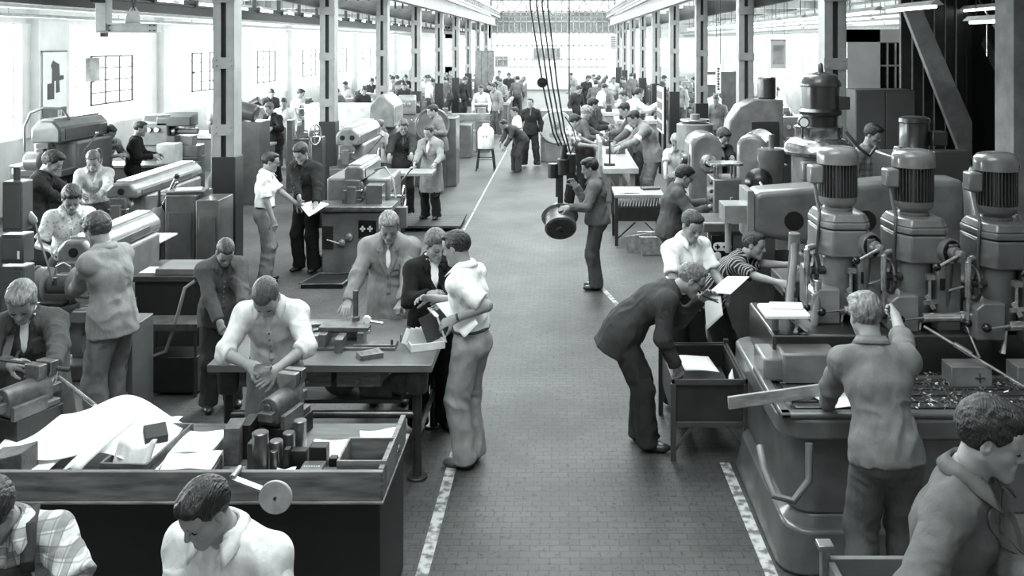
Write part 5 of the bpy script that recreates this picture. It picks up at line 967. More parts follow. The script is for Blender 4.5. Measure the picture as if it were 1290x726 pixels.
# lathe and dome machine by the left windows
def lathe(label, x, y, rz, v, L=1.6, grp=None, s=1.0):
    t = thing('lathe', label, 'lathe', (x, y, 0), rz, grp); P1 = paint(v); P2 = paint(v - .12)
    [part('pedestal', P2, t, lambda b: b.box(*q, 0, .78 * s), bev=.015) for q in ((-L / 2, -L / 2 + .5, -.2, .25), (L / 2 - .4, L / 2, -.18, .22))]
    part('bed', P1, t, lambda b: (b.box(-L / 2, L / 2, -.16, .2, .78 * s, .95 * s), b.box(-L / 2 + .4, L / 2 - .4, -.2, .24, .5 * s, .53 * s)), bev=.01)
    hd = part('headstock', P1, t, lambda b: b.prism([(-.2, .95 * s), (-.2, 1.32 * s), (-.1, 1.42 * s), (.16, 1.42 * s), (.22, 1.32 * s), (.22, .95 * s)], 'x', -L / 2, -L / 2 + .5), bev=.03, seg=3); part('chuck', steel(.45), hd, lambda b: (b.cyl((-L / 2 + .5, 0, 1.16 * s), (-L / 2 + .6, 0, 1.16 * s), .12, n=24)), bev=0)
    for u in (-.35, -.2): part('dial', steel(.7), hd, lambda b: b.cyl((-L / 2 + .5 + u, -.2, 1.2 * s), (-L / 2 + .5 + u, -.25, 1.2 * s), .05, n=16), bev=0)
    part('tailstock', P1, t, lambda b: (b.box(L / 2 - .35, L / 2 - .12, -.1, .12, .95 * s, 1.1 * s), b.cyl((L / 2 - .45, 0, 1.16 * s), (L / 2 - .05, 0, 1.16 * s), .06, n=16)), bev=.008)
    part('carriage', P2, t, lambda b: (b.box(-.15, .2, -.24, .26, .94 * s, 1.0 * s), b.box(-.05, .1, -.2, .1, 1.0 * s, 1.1 * s), b.box(-.12, .18, -.27, -.2, .7 * s, .95 * s)), bev=.006); part('handwheel', ST, t, lambda b: b.tube([(.02 + .08 * math.cos(u), -.32, .82 * s + .08 * math.sin(u)) for u in np.linspace(0, 6.283, 17)[:-1]], .01, 6, True), bev=0)
    return t
l1 = lathe('lathe with a dial faced headstock and sloping cover below the left windows', -7.40, 17.8, 0, .50, 1.05, None, 1.24); part('cover', paint(.36), l1, lambda b: b.prism([(-.2, 1.55), (.2, 1.55), (.2, 1.80), (-.2, 1.72)], 'x', -.25, .4), bev=.02)
t = thing('dome_machine', 'machine with a large pale dome beside the first left column', 'machine', (-6.55, 18.3, 0)); part('dome', paint(.62, .3), t, lambda b: b.lathe((0, 0, 0), (0, 0, 3), [(.36, 0), (.36, .5), (.30, .6), (.30, 1.52), (.36, 1.57), (.37, 1.72), (.345, 1.92), (.26, 2.08), (.13, 2.16), (.0, 2.18)], 32), bev=0)
part('side_motor', paint(.35), t, lambda b: (b.cyl((.2, -.1, 1.85), (.62, -.1, 1.75), .17, n=24), b.box(.3, .75, -.3, .3, 0, 1.6)), bev=.01); part('lever', IR, t, lambda b: b.cyl((-.1, -.2, 2.15), (-.22, -.2, 2.42), .012, n=8), bev=0); part('band', steel(.6), t, lambda b: b.cyl((0, 0, 1.55), (0, 0, 1.60), .375, n=32), bev=0); part('top_boss', paint(.5), t, lambda b: b.cyl((.1, 0, 2.18), (.1, 0, 2.28), .1, .07, n=16), bev=0)
put(part('metal_box', M('box_pale', .72, .6), None, lambda b: b.box(-.17, .17, -.17, .17, 0, .36), bev=.006), (-7.18, 17.1, .96 if 0 else .925), 0, 'pale square box on the bench by the left windows', 'box')
slab_table('long dark bench under the left windows before the lathe', -9.3, -6.7, 16.8, 17.4, .92, .3)
# far table with two men behind
t = slab_table('square work table with pale top beside the man in the long coat', -2.98, -2.06, 15.0, 15.55, 1.03, .5, .14, cw=.5)
t = thing('floor_platform', 'low dark wooden platform beneath the man in the long coat', 'platform', (-2.25, 15.95, 0)); part('deck', M('platform_dark', .22, .7, 0, 4, .2), t, lambda b: [b.box(-.6, .6, -.55 + .185 * i, -.375 + .185 * i, .06, .10) for i in range(6)], bev=.004); part('bearer', iron(.1), t, lambda b: [b.box(u - .04, u + .04, -.5, .5, 0, .06) for u in (-.5, 0, .5)], bev=0)
# white tank on a stool
t = thing('stool', 'dark metal stool carrying the white tank by the aisle', 'stool', (tr(612, 22.9), 22.9, 0))
for sx in (-1, 1):
    for sy in (-1, 1): part('leg', IR, t, lambda b: b.tube([(sx * .16, sy * .16, .52), (sx * .19, sy * .19, .3), (sx * .22, sy * .22, .0)], .018, 8), bev=0)
part('seat', IR, t, lambda b: b.box(-.2, .2, -.2, .2, .5, .53), bev=.004); part('rail', IR, t, lambda b: (b.cyl((-.19, -.19, .28), (.19, -.19, .28), .012, n=6), b.cyl((-.19, .19, .28), (.19, .19, .28), .012, n=6)), bev=0)
t = thing('water_tank', 'white round shouldered tank standing on the stool', 'tank', (tr(612, 22.9), 22.9, .531)); part('body', M('white_enamel', .93, .4), t, lambda b: b.lathe((0, 0, 0), (0, 0, 1), [(.19, 0), (.20, .02), (.20, .42), (.16, .50), (.09, .54), (.08, .60), (.06, .61)], 30), bev=0); part('mark', M('faded_mark', .6), t, lambda b: [b.box(-.06 + .07 * i, -.02 + .07 * i, -.205, -.198, .28, .34) for i in range(2)], bev=0)
# poster and picture sheet on the left wall, hoist under the monorail
PW = paper(.98); t = thing('wall_poster', 'poster showing a dark machine hung on the left wall pillar', 'poster', (-9.66 if 0 else -9.76, 17.95, 0)); 
part('sheet', PW, t, lambda b: b.box(0, .012, -.42, .40, 1.88, 2.97), bev=0); part('rail', IR, t, lambda b: b.box(-.0, .025, -.48, .42, 2.96, 2.985), bev=0)
part('machine_picture', iron(.18), t, lambda b: b.prism([(-.28, 2.05), (-.28, 2.35), (-.12, 2.36), (-.12, 2.62), (-.16, 2.70), (-.08, 2.80), (.02, 2.76), (.14, 2.72), (.16, 2.5), (.30, 2.5), (.30, 2.42), (.14, 2.4), (.16, 2.18), (.02, 2.16), (.02, 2.4), (-.04, 2.4), (-.04, 2.05)], 'x', .013, .016), bev=0); part('caption_band', M('poster_grey', .42, .7), t, lambda b: b.box(.013, .018, -.42, .40, 1.66, 1.88), bev=0); part('number', paper(.9), t, lambda b: b.box(.018, .022, .08, .22, 1.70, 1.86), bev=0); part('digit', IR, t, lambda b: (b.box(.022, .024, .12, .135, 1.73, 1.83), b.box(.022, .024, .165, .18, 1.73, 1.80), b.box(.022, .024, .12, .18, 1.82, 1.835), b.box(.022, .024, .12, .18, 1.73, 1.745)), bev=0)
t = thing('window_picture', 'faded grey picture sheet stuck in the first left window', 'picture', (-9.86, 19.55, 2.32)); part('sheet', M('faded_print', .72, .8, 0, 3, .3), t, lambda b: b.box(0, .01, -.25, .35, 0, .5), bev=0)
hx = tr(160, 11.0)
t = thing('monorail_hoist', 'pale hoist trolley hanging from the monorail at the upper left', 'hoist', (hx, 11.0, 3.56)); HP = M('hoist_paint', .66, .5)
part('control_box', HP, t, lambda b: b.box(-.34, -.21, -.08, .08, -.28, .12), bev=.008); part('beam', HP, t, lambda b: (b.box(-.34, .38, -.06, .06, -.29, -.20), b.box(-.34, .38, -.075, .075, -.30, -.285), b.box(-.34, .38, -.075, .075, -.205, -.19)), bev=.003); part('gusset', HP, t, lambda b: b.prism([(-.02, -.20), (.16, -.20), (.15, -.08), (.10, 0), (.05, 0), (.0, -.08)], 'y', -.012, .012), bev=.003)
part('strap', iron(.25), t, lambda b: (b.bar((.10, 0, -.04), (-.02, 0, .32), .03, .012), b.bar((.06, 0, -.04), (.2, 0, .32), .03, .012)), bev=0); part('motor', iron(.15), t, lambda b: b.box(-.40, -.22, -.09, .09, .05, .30), bev=.01); part('bolts', IR, t, lambda b: [b.cyl((u, -.062, -.245 + .03 * q), (u, -.072, -.245 + .03 * q), .009, n=6, ch=0) for u in (-.3, -.18, .3, .35) for q in (-1, 1)], bev=0); part('stop', IR, t, lambda b: b.box(-.30, -.24, -.04, .04, -.35, -.30), bev=0)

# more of the crowded left middle ground
slab_table('narrow dark bench in front of the youth in the black jacket', -7.05, -6.15, 19.6, 20.2, .98, .42, .16)
t = thing('grey_guard', 'large grey rounded machine guard left of the youth in the black jacket', 'machine', (-7.2, 21.6, 0)); part('guard', paint(.5), t, lambda b: b.prism([(-.45, .0), (-.45, 1.45), (-.35, 1.62), (.2, 1.62), (.42, 1.35), (.42, 0)], 'y', 0, .5), bev=.03); part('motor', paint(.2), t, lambda b: b.cyl((-.1, .1, 1.62), (.2, .1, 1.78), .12, n=16), bev=0)
t = thing('tool_box', 'grey steel box standing on the floor below the narrow dark bench', 'box', (-6.65, 19.1, 0)); part('body', paint(.4), t, lambda b: b.box(-.32, .32, -.2, .25, 0, .62), bev=.01); part('lid', paint(.46), t, lambda b: b.box(-.33, .33, -.21, .26, .62, .66), bev=.006)
t = thing('machine_post', 'tall grey post of a machine right of the youth in the black jacket', 'post', (tr(366, 19.5), 19.5, 0)); part('post', paint(.48), t, lambda b: b.box(-.07, .07, -.1, .1, 0, 1.52), bev=.02); part('rail', steel(.5), t, lambda b: b.cyl((.07, 0, 1.1), (.75, 0, 1.1), .025, n=10), bev=0)
t = thing('handwheel_stand', 'bright spoked handwheel on a stand left of the twin port machine', 'handwheel', (tr(398, 16.6), 16.6, 0)); part('stand', paint(.3), t, lambda b: b.box(-.10, .10, .02, .3, 0, 1.45), bev=.02); part('wheel', ST, t, lambda b: (b.tube([(.0 + .09 * math.cos(u), -.06 + .06 * math.cos(u), 1.5 + .18 * math.sin(u)) for u in np.linspace(0, 6.283, 25)[:-1]], .016, 8, True), b.cyl((0, -.06, 1.5), (-.02, .1, 1.5), .03, n=10), b.cyl((0, -.06, 1.34), (0, -.06, 1.66), .011, n=6, ch=0)), bev=0)
t = thing('lever_quadrant', 'long bright lever with round handle beside the sloping hood machine', 'lever', (-5.0, 11.75, 0)); part('stand', iron(.16), t, lambda b: (b.box(-.1, .1, .0, .35, 0, 1.0), b.cyl((0, .0, 1.0), (0, .1, 1.05), .12, n=18)), bev=.01); part('lever', ST, t, lambda b: (b.cyl((-.05, -.02, 1.02), (.16, -.06, 1.42), .016, n=10), b.cyl((-.2, -.02, 1.2), (.1, -.04, 1.24), .012, n=8)), bev=0); part('knob', BLK, t, lambda b: b.ball((.18, -.06, 1.46), .035), bev=0)
t = thing('cloth_bundle', 'grey draped bag hanging beside the grey tool cabinet', 'bag', (-4.98, 11.5, 0)); part('bag', cloth(.45), t, lambda b: b.lathe((0, 0, .62), (0, 0, 2), [(.05, 0), (.15, .06), (.17, .2), (.12, .36), (.05, .48)], 20), bev=0); part('strap', iron(.2), t, lambda b: (b.cyl((0, 0, 1.08), (0, .05, 1.3), .01, n=6), b.cyl((0, .05, 0), (0, .05, 1.32), .02, n=8)), bev=0)
blk2 = None
for i, (x, y, lab) in enumerate(((-4.9, 10.6, 'grey machine vice plate nearest the drip tray'), (-5.3, 10.7, 'dark slotted plate on the low stand before the sloping hood machine'))):
    t = thing('plate_stand', lab, 'plate', (x, y, 0)); part('plate', M('plate_dark_%d' % i, .34 - .1 * i, .45, .3, 8, .2), t, lambda b: (b.box(-.24, .22, -.2, .2, .90, .97), b.box(-.18, .12, -.12, .12, .97, 1.03)), bev=.005); part('stand', iron(.14), t, lambda b: b.box(-.14, .14, -.1, .12, 0, .9), bev=.006)
# ---------------------------------------------------------------- people
def bib(J, G, s, root, g, arms, lg):                # overall bib and straps on the shirt
    f, l, u = J['f'], J['l'], J['up']; m = cloth(.24)
    b = MB(); b.grid(lambda p, q: tuple(J['W'] + u * (q * .30) * s + l * (p - .5) * (.30 - .10 * q) * s + f * (.172 - .10 * (p - .5) ** 2) * s), 10, 8); o = b.build('bib', m, root, bev=0, thick=.012)
    for sd in (1, -1):
        P = [J['W'] + u * .28 * s + l * sd * .10 * s + f * .172 * s, J['N'] - u * .06 * s + l * sd * .105 * s + f * .150 * s, J['N'] + u * .038 * s + l * sd * .10 * s + f * .055 * s, J['N'] + u * .035 * s + l * sd * .09 * s - f * .06 * s, J['N'] - u * .2 * s + l * sd * .05 * s - f * .16 * s]
        W2 = []
        for i in range(17):
            t = i / 4; k = min(int(t), 3); w = t - k; W2.append(P[k] * (1 - w) + P[k + 1] * w)
        b = MB(); b.grid(lambda p, q: tuple(W2[min(16, int(round(q * 16)))] + l * (p - .5) * .05 * s), 2, 16); b.build('strap', m, root, bev=0, thick=.008)
def armband(sd):
    def f(J, G, s, root, g, arms, lg):
        sh, el, w = arms[sd]; d = nrm(el - sh); b = MB(); b.lathe(tuple(sh + (el - sh) * .55), tuple(el), [(.075 * s, 0), (.077 * s, .07 * s), (.07 * s, .07 * s), (.07 * s, 0)], 20); b.build('armband', cloth(.92), root, bev=0)
    return f
def watch(sd):
    def f(J, G, s, root, g, arms, lg):
        sh, el, w = arms[sd]; d = nrm(w - el); b = MB(); b.lathe(tuple(w - d * .035), tuple(w), [(.030 * s, 0), (.034 * s, .004), (.034 * s, .018), (.030 * s, .022)], 18); b.build('wrist_watch', steel(.4), root, bev=0)
    return f
D = -90
person('youth in a light plaid shirt and dark overalls, bowed at the lower left corner', hpx=(-14, 648, 3.3), hs=.93, face=-72, lean=12, bow=12, head=(-18, 38, 0), tv=.8, tpat=('plaid', 14, .42, .4), sleeve='short', bv=.24, hv=.12, hair='full', lh=at(92, 800, 3.1), rh=at(-70, 790, 2.8), fine=.004, res=.008, extras=(bib,))
person('youth in a plain white shirt with dark hair, head bowed, in front of the bench', hpx=(258, 645, 3.3), hs=.9, face=-105, lean=12, bow=6, head=(-14, 24, 0), tv=.84, bv=.3, hv=.08, hair='quiff', rh=at(196, 900, 3.05), lh=at(372, 930, 3.1), sx=1.12, fine=.004, res=.008, vee=.06)
person('youth in a grey work shirt seen from the side at the lower right corner', hpx=(1250, 552, 3.3), face=-40, lean=6, bow=6, head=(8, 12, 0), tv=.36, bv=.25, hv=.08, hair='full', hs=.93, rh=at(1215, 800, 2.75), lh=at(1330, 760, 3.0), fine=.004, res=.008, vee=.13,  pocketed=True)
person('fair haired youth in a dark work jacket filing at the left vice', hpx=(27, 380, 5.8), face=-68, lean=12, bow=10, head=(-4, 34, 0), top='jacket', tv=.28, under=.92, vee=.18, bv=.25, hv=.42, hair='quiff', rh=at(14, 460, 5.55), lh=at(66, 464, 5.52), pocketed=True, re=(-.8, .2, -.6), le=(.8, .4, -.6))
person('youth in a pale denim jacket holding a part to the pedestal grinder', hpx=(122, 290, 7.4), face=162, lean=5, bow=8, head=(-6, 20, 0), top='jacket', tv=.55, under=None, bv=.44, hv=.26, hair='curly', rh=at(92, 366, 7.78), lh=at(90, 372, 7.55), hem=.10, re=(.6, .6, -.7), le=(.7, -.5, -.8))
person('youth in a short sleeved patterned shirt behind the nearest shaping machine', hpx=(90, 250, 9.35), face=-55, lean=8, bow=8, head=(0, 30, 0), tv=.84, tpat=('spot', 26, .55, .28), sleeve='short', bv=.25, hv=.10, hair='full', rh=at(66, 315, 9.1), lh=at(110, 315, 9.0))
person('man in a dark jacket turned to the right by the largest shaping machine', hpx=(66, 205, 11.4), face=8, lean=8, bow=12, head=(0, 22, 0), top='jacket', tv=.2, bv=.2, hv=.08, hair='full', rh=at(95, 262, 11.7), lh=at(108, 250, 12.1))
person('youth in a light grey shirt working behind the sloping hood machine', hpx=(117, 202, 12.3), face=-72, lean=8, bow=8, head=(0, 32, 0), tv=.66, sleeve='long', bv=.25, hv=.28, hair='short', rh=at(102, 246, 12.0), lh=at(128, 243, 12.0))
person('youth in a dark plaid shirt bending over the bench by the windows', hpx=(139, 167, 16.1), face=-35, lean=14, bow=10, head=(0, 30, 0), tv=.3, tpat=('plaid', 9, .7, .4), sleeve='rolled', bv=.2, hv=.1, hair='short', rh=at(150, 196, 16.0), lh=at(160, 194, 16.3), low=True)
person('dark haired man in black looking right by the window bench', hpx=(177, 162, 16.45), face=15, lean=6, head=(0, 12, 0), tv=.12, bv=.1, hv=.07, hair='short', rh=at(193, 197, 16.4), lh=at(198, 195, 16.7), low=True)
person('man in a dark grey jacket bowing behind the pale shirted youth', hpx=(284, 318, 7.85), face=-58, lean=10, bow=12, head=(0, 40, 0), top='jacket', tv=.32, bv=.2, hv=.17, hair='crew', rh=at(283, 428, 7.6), lh=at(306, 420, 7.5), pocketed=True)
person('close cropped youth in a pale shirt bending over the front vice', hpx=(335, 374, 5.98), face=-84, lean=16, bow=18, head=(0, 46, 0), tv=.80, sleeve='rolled', bv=.42, hv=.22, hair='crew', rh=at(316, 461, 5.80), lh=at(347, 467, 5.76), re=(-1, .2, -.25), le=(1, .2, -.25), lc=.7, rc=.7, belt=.3, stance=.10)
person('man in a grey work coat leaning with both hands on the marking table', hpx=(490, 286, 8.0), face=-88, lean=9, bow=6, head=(8, 26, 0), top='coat', tv=.53, under=.92, vee=.22, bv=.25, hv=.45, hair='quiff', rh=at(428, 408, 7.62), lh=at(504, 398, 7.68), re=(-.35, .6, .0), le=(.5, .6, .0), sx=1.08, rp=((0, -.3, -1), (.0, -1, -.4)), lp=((0, -.3, -1), (-.4, -.8, -.4)), rc=.25, lc=1.1, hem=.42, pocketed=True)
person('man in a black jacket with white collar half hidden by the white shirted man', hpx=(549, 309, 7.5), face=-68, lean=5, head=(10, 24, 0), top='jacket', tv=.12, under=.88, vee=.24, bv=.08, hv=.28, hair='full', lh=at(556, 380, 7.2), rh=at(541, 372, 7.2))
person('man in a white short sleeved shirt and pale trousers holding papers by the aisle', hpx=(575, 312, 6.98), face=158, lean=5, bow=3, head=(0, 16, 0), tv=.95, sleeve='short', bv=.60, hv=.11, hair='short', rh=at(545, 376, 7.1), lh=at(573, 402, 6.75), le=(.9, -.2, -.8), re=(.2, .5, -.9), belt=.3, shoe=.35, extras=(watch(1),), stance=.08)
person('man in glasses and white short sleeved shirt standing at the left of the milling table', hpx=(341, 204, 12.2), face=12, lean=2, head=(0, 14, 0), tv=.93, sleeve='short', bv=.5, hv=.1, hair='short', rh=at(346, 286, 11.95), lh=at(374, 257, 12.4), glasses=True, belt=.2, stance=.08)
person('young man in dark overalls reading a sheet at the milling table', hpx=(379, 193, 12.65), face=-108, lean=5, bow=5, head=(0, 28, 0), top='jacket', tv=.17, bv=.13, hv=.1, hair='full', rh=at(378, 258, 12.3), lh=at(398, 256, 12.35), pocketed=True)
person('man in a dark overall smiling down behind the square work table', hpx=(508, 160, 16.75), face=-78, lean=8, head=(0, 22, 0), top='jacket', tv=.18, under=.3, bv=.12, hv=.24, hair='full', rh=at(490, 196, 16.3), lh=at(518, 202, 16.2))
person('man in a long grey coat standing on the platform by the square table', hpx=(540, 167, 15.95), z0=.10, face=-112, lean=4, head=(0, 16, 0), top='coat', tv=.5, under=.9, vee=.2, bv=.14, hv=.08, hair='short', hem=.42, rh=at(522, 207, 15.65), lh=at(548, 207, 15.6))
person('man in a pale jacket with his back turned behind the twin port machine', hpx=(479, 158, 18.6), face=70, lean=6, head=(0, 10, 0), top='jacket', tv=.6, bv=.3, hv=.35, hair='short', low=True)
person('man in a grey jacket seen in profile behind the man in the long coat', hpx=(545, 140, 19.4), face=200, lean=8, head=(0, 18, 0), top='jacket', tv=.42, bv=.3, hv=.1, hair='short', rh=at(549, 166, 19.2), lh=at(545, 168, 18.9), low=True)
person('youth in a black jacket working at a bench behind the first left column', hpx=(339, 137, 20.6), face=-118, lean=10, head=(0, 25, 0), top='jacket', tv=.1, under=.85, vee=.2, bv=.1, hv=.3, hair='short', rh=at(330, 162, 20.3), lh=at(342, 162, 20.2), low=True)
person('worker in dark overalls bending down beside the white tank', hpx=(634, 164, 22.3), face=-150, lean=58, head=(0, 10, 0), top='jacket', tv=.27, bv=.25, hv=.15, hair='short', rh=at(626, 190, 22.0), lh=at(632, 194, 22.0), low=True, z0=0)
person('youth in a white short sleeved shirt standing between two men in the aisle', hpx=(648, 141, 22.9), face=-165, lean=4, head=(0, 14, 0), tv=.92, sleeve='short', bv=.18, hv=.12, hair='short', low=True)
person('man in a dark suit standing in the aisle behind the white shirted youth', hpx=(668, 130, 23.5), face=-95, lean=0, head=(-12, 0, 0), top='jacket', tv=.17, under=.4, bv=.2, hv=.06, hair='short', low=True, stance=.17)
person('youth in grey work clothes guiding the hanging flange at the hoist', hpx=(743, 212, 11.85), face=176, lean=4, head=(0, 16, 0), top='jacket', tv=.36, bv=.28, hv=.09, hair='quiff', lh=at(716, 262, 11.6), rh=at(725, 234, 11.9), hem=.04, le=(.6, -.3, -.8), re=(.6, .2, -.9), stance=.07)
person('youth in a plaid short sleeved shirt at the left of the long bench', hpx=(724, 153, 18.0), face=5, lean=6, head=(0, 22, 0), tv=.4, tpat=('plaid', 10, .85, .4), sleeve='short', bv=.1, hv=.1, hair='full', rh=at(747, 184, 17.8), lh=at(750, 182, 18.2), low=True)
person('fair haired youth behind the plaid shirted youth at the long bench', hpx=(739, 142, 19.2), face=12, lean=8, head=(0, 25, 0), tv=.34, bv=.15, hv=.5, hair='curly', rh=at(755, 174, 19.0), lh=at(760, 172, 19.4), low=True)
person('dark haired man third from the front at the left of the long bench', hpx=(747, 132, 20.6), face=15, lean=8, head=(0, 18, 0), top='jacket', tv=.22, bv=.15, hv=.07, hair='full', rh=at(765, 160, 20.5), lh=at(768, 158, 20.8), low=True)
person('man in a grey overall with white armband bowing at the right of the long bench', hpx=(799, 149, 17.3), face=188, lean=20, bow=10, head=(0, 26, 0), top='jacket', tv=.48, bv=.4, hv=.08, hair='short', rh=at(778, 184, 17.4), lh=at(781, 186, 17.0), low=True, extras=(armband(1),))
person('second man with white armband leaning over the long bench', hpx=(787, 137, 18.8), face=190, lean=20, bow=8, head=(0, 24, 0), top='jacket', tv=.36, bv=.2, hv=.08, hair='short', rh=at(768, 168, 18.9), lh=at(772, 182, 18.4), low=True, extras=(armband(1),))
person('man in a white coat reaching towards the tall display board', hpx=(805, 118, 23.6), face=10, lean=10, head=(0, 12, 0), top='jacket', tv=.93, bv=.25, hv=.08, hair='short', rh=at(829, 131, 23.4), lh=at(822, 140, 23.9), re=(0, -.3, -1), low=True)
person('man with grey hair bending behind the man in the white coat', hpx=(786, 121, 24.6), face=185, lean=18, head=(0, 20, 0), tv=.7, bv=.3, hv=.15, hair='short', low=True)
person('curly fair haired youth in a light short sleeved shirt by the round nosed grinder', hpx=(852, 179, 14.9), face=-108, lean=8, head=(0, 28, 0), tv=.66, sleeve='short', bv=.3, hv=.5, hair='curly', rh=at(838, 218, 14.6), lh=at(852, 218, 14.6))
person('youth in glasses and dark work shirt gauging a part at the grinder', hpx=(862, 222, 11.2), face=4, lean=9, bow=6, head=(0, 22, 0), top='jacket', tv=.3, bv=.25, hv=.07, hair='full', glasses=True, rh=at(893, 262, 11.0), lh=at(893, 255, 11.3), hem=.08)
person('man in a white shirt reading a sheet of paper beside the bending man', hpx=(872, 284, 7.95), face=-62, lean=6, bow=4, head=(-5, 26, 0), tv=.96, sleeve='short', bv=.13, hv=.09, hair='short', lh=at(914, 366, 7.75), rh=at(874, 372, 7.6), belt=.1)
person('man in glasses and a dark suit bending into the wooden parts cart', hpx=(871, 352, 7.22), face=-3, lean=54, bow=4, head=(0, 12, 0), top='jacket', tv=.24, bv=.2, hv=.42, hair='short', glasses=True, rh=at(852, 462, 7.05), lh=at(884, 377, 7.35), re=(-.5, -.3, .3), le=(-.2, .2, -1), stance=.09, legs=(-.02, .05), hem=.16)
person('man in a striped shirt stooping below the tapered radial arm', hpx=(950, 309, 8.25), face=-18, lean=40, bow=2, head=(-10, -4, 0), tv=.17, tpat=('stripe', 36, .66, .3), sleeve='short', bv=.12, hv=.12, hair='short', rh=at(986, 358, 7.75), lh=at(994, 334, 8.1), hem=.02)
person('operator seen from behind with one arm raised at the drilling machines', hpx=(1090, 399, 5.28), face=84, lean=17, side=-4, bow=4, head=(12, 12, 0), tv=.45, sleeve=('long', 'rolled'), bv=.34, hv=.42, hair='quiff', lh=at(1040, 516, 5.6), le=(-1, -.4, -.4), rh=at(1127, 392, 5.72), re=(.5, -.3, -1), hem=.04, legs=(-.05, .02), rc=1.2)
person('dark haired man in a checked shirt between the first two drilling machines', hpx=(1100, 170, 13.2), face=-50, lean=5, head=(0, 22, 0), tv=.62, tpat=('plaid', 12, .35, .25), bv=.2, hv=.07, hair='full', low=True)
person('man in a black jacket behind the round nosed grinder', hpx=(911, 173, 14.3), face=-62, lean=10, head=(0, 28, 0), top='jacket', tv=.1, under=.6, vee=.2, bv=.1, hv=.07, hair='full', rh=at(905, 206, 13.4), lh=at(930, 210, 13.3))
# sheets, tools and cart held or handled
def sheet(name, label, P, cat='paper', v=.95, sag=.01):
    P = [np.array(p) for p in P]; c = sum(P) / 4; b = MB()
    n = nrm(np.cross(P[1] - P[0], P[3] - P[0])); b.grid(lambda u, v_: tuple((P[0] * (1 - u) + P[1] * u) * (1 - v_) + (P[3] * (1 - u) + P[2] * u) * v_ - c + n * sag * math.sin(3.1 * u + 1.4 * v_)), 8, 6)
    o = b.build(name, paper(v), bev=0, thick=.003); return put(o, c, 0, label, cat)
sheet('paper_sheet', 'white papers in the hand of the man in the white short sleeved shirt', [at(549, 383, 7.0), at(586, 374, 6.95), at(603, 409, 6.72), at(584, 425, 6.72)])
sheet('paper_sheet', 'large white sheet lying over the edge of the milling table', [at(376, 257, 12.45), at(395, 252, 12.6), at(414, 258, 12.3), at(389, 272, 12.1)])
sheet('paper_sheet', 'white sheet held up by the man reading beside the cart', [at(890, 371, 7.5), at(920, 371, 7.45), at(944, 347, 7.7), at(916, 350, 7.8)])
sheet('paper_sheet', 'second sheet hanging below the sheet of the reading man', [at(887, 374, 7.52), at(908, 373, 7.50), at(911, 397, 7.42), at(890, 416, 7.42)])
put(part('pencil', IR, None, lambda b: b.cyl((0, 0, 0), (.13, 0, -.06), .006, n=8), bev=0), at(884, 372, 7.28), 0, 'dark pencil in the hand of the bending man in glasses', 'pencil')
put(part('flat_file', iron(.2), None, lambda b: (b.bar((-.16, 0, .03), (.12, .0, -.01), .03, .008), b.cyl((.12, 0, -.01), (.24, 0, -.03), .014, n=10)), bev=.001), at(36, 460, 5.46), 0, 'flat dark file in the hands of the youth at the left vice', 'file')
put(part('workpiece', steel(.55), None, lambda b: b.box(-.05, .05, -.02, .03, 0, .03), bev=.002), at(331, 467, 5.68), 0, 'small steel piece between the hands of the bowed youth', 'workpiece')
# parts cart
ct = thing('parts_cart', 'dark wooden parts cart on angle iron legs beside the bending man', 'cart', (1.13, 7.42, 0)); CW = M('cart_wood', .17, .55, 0, 5, .25)
for q in ((-.265, .265, -.42, -.395), (-.265, .265, .395, .42), (-.265, -.245, -.395, .395), (.245, .265, -.395, .395)): part('side_board', CW, ct, lambda b: b.box(*q, .27, .60), bev=.004)
part('bottom', CW, ct, lambda b: b.box(-.25, .25, -.4, .4, .27, .29), bev=0)
part('rim', M('cart_iron', .26, .45), ct, lambda b: (b.box(-.285, .285, -.44, -.42, .57, .61), b.box(-.285, .285, -.44, -.42, .25, .29), b.box(-.285, -.265, -.44, .44, .57, .61), b.box(.265, .285, -.44, .44, .57, .61), b.box(-.28, .28, .42, .44, .57, .61)), bev=.002)
for sx in (-.275, .275):
    for sy in (-.43, .43): part('leg', M('cart_iron', .26, .45), ct, lambda b: b.box(sx - .02, sx + .02, sy - .015, sy + .015, 0, .64 if sy > 0 else .58), bev=.003)
for sx in (-1, 1): part('brace', M('cart_iron', .26, .45), ct, lambda b: b.bar((sx * .26, -.43, .08), (sx * .13, -.43, .26), .02, .02), bev=0)
sheet('paper_sheet', 'white folder lying in the wooden parts cart', [np.array([.98, 7.25, .585]), np.array([1.24, 7.2, .59]), np.array([1.20, 7.5, .62]), np.array([.95, 7.5, .61])], 'folder')
for i in range(7): put(part('steel_part', steel(.5 + .05 * (i % 3), .4), None, lambda b: b.cbox((0, 0, .05), (.05, .09, .06), 20 * i, 8), bev=.004), (.98 + .06 * i, 7.14 + .03 * (i % 2), .43), 0, 'small steel part piled in the wooden parts cart', 'part', 'parts in the wooden cart')
put(part('filler_box', CW, None, lambda b: b.box(-.22, .22, -.36, .36, 0, .14), bev=.004), (1.13, 7.42, .29), 0, 'dark box filling the bottom of the parts cart', 'box')
sheet('paper_sheet', 'crumpled white paper standing in the parts cart', [np.array([1.28, 7.1, .46]), np.array([1.36, 7.12, .46]), np.array([1.34, 7.2, .62]), np.array([1.31, 7.2, .56])])
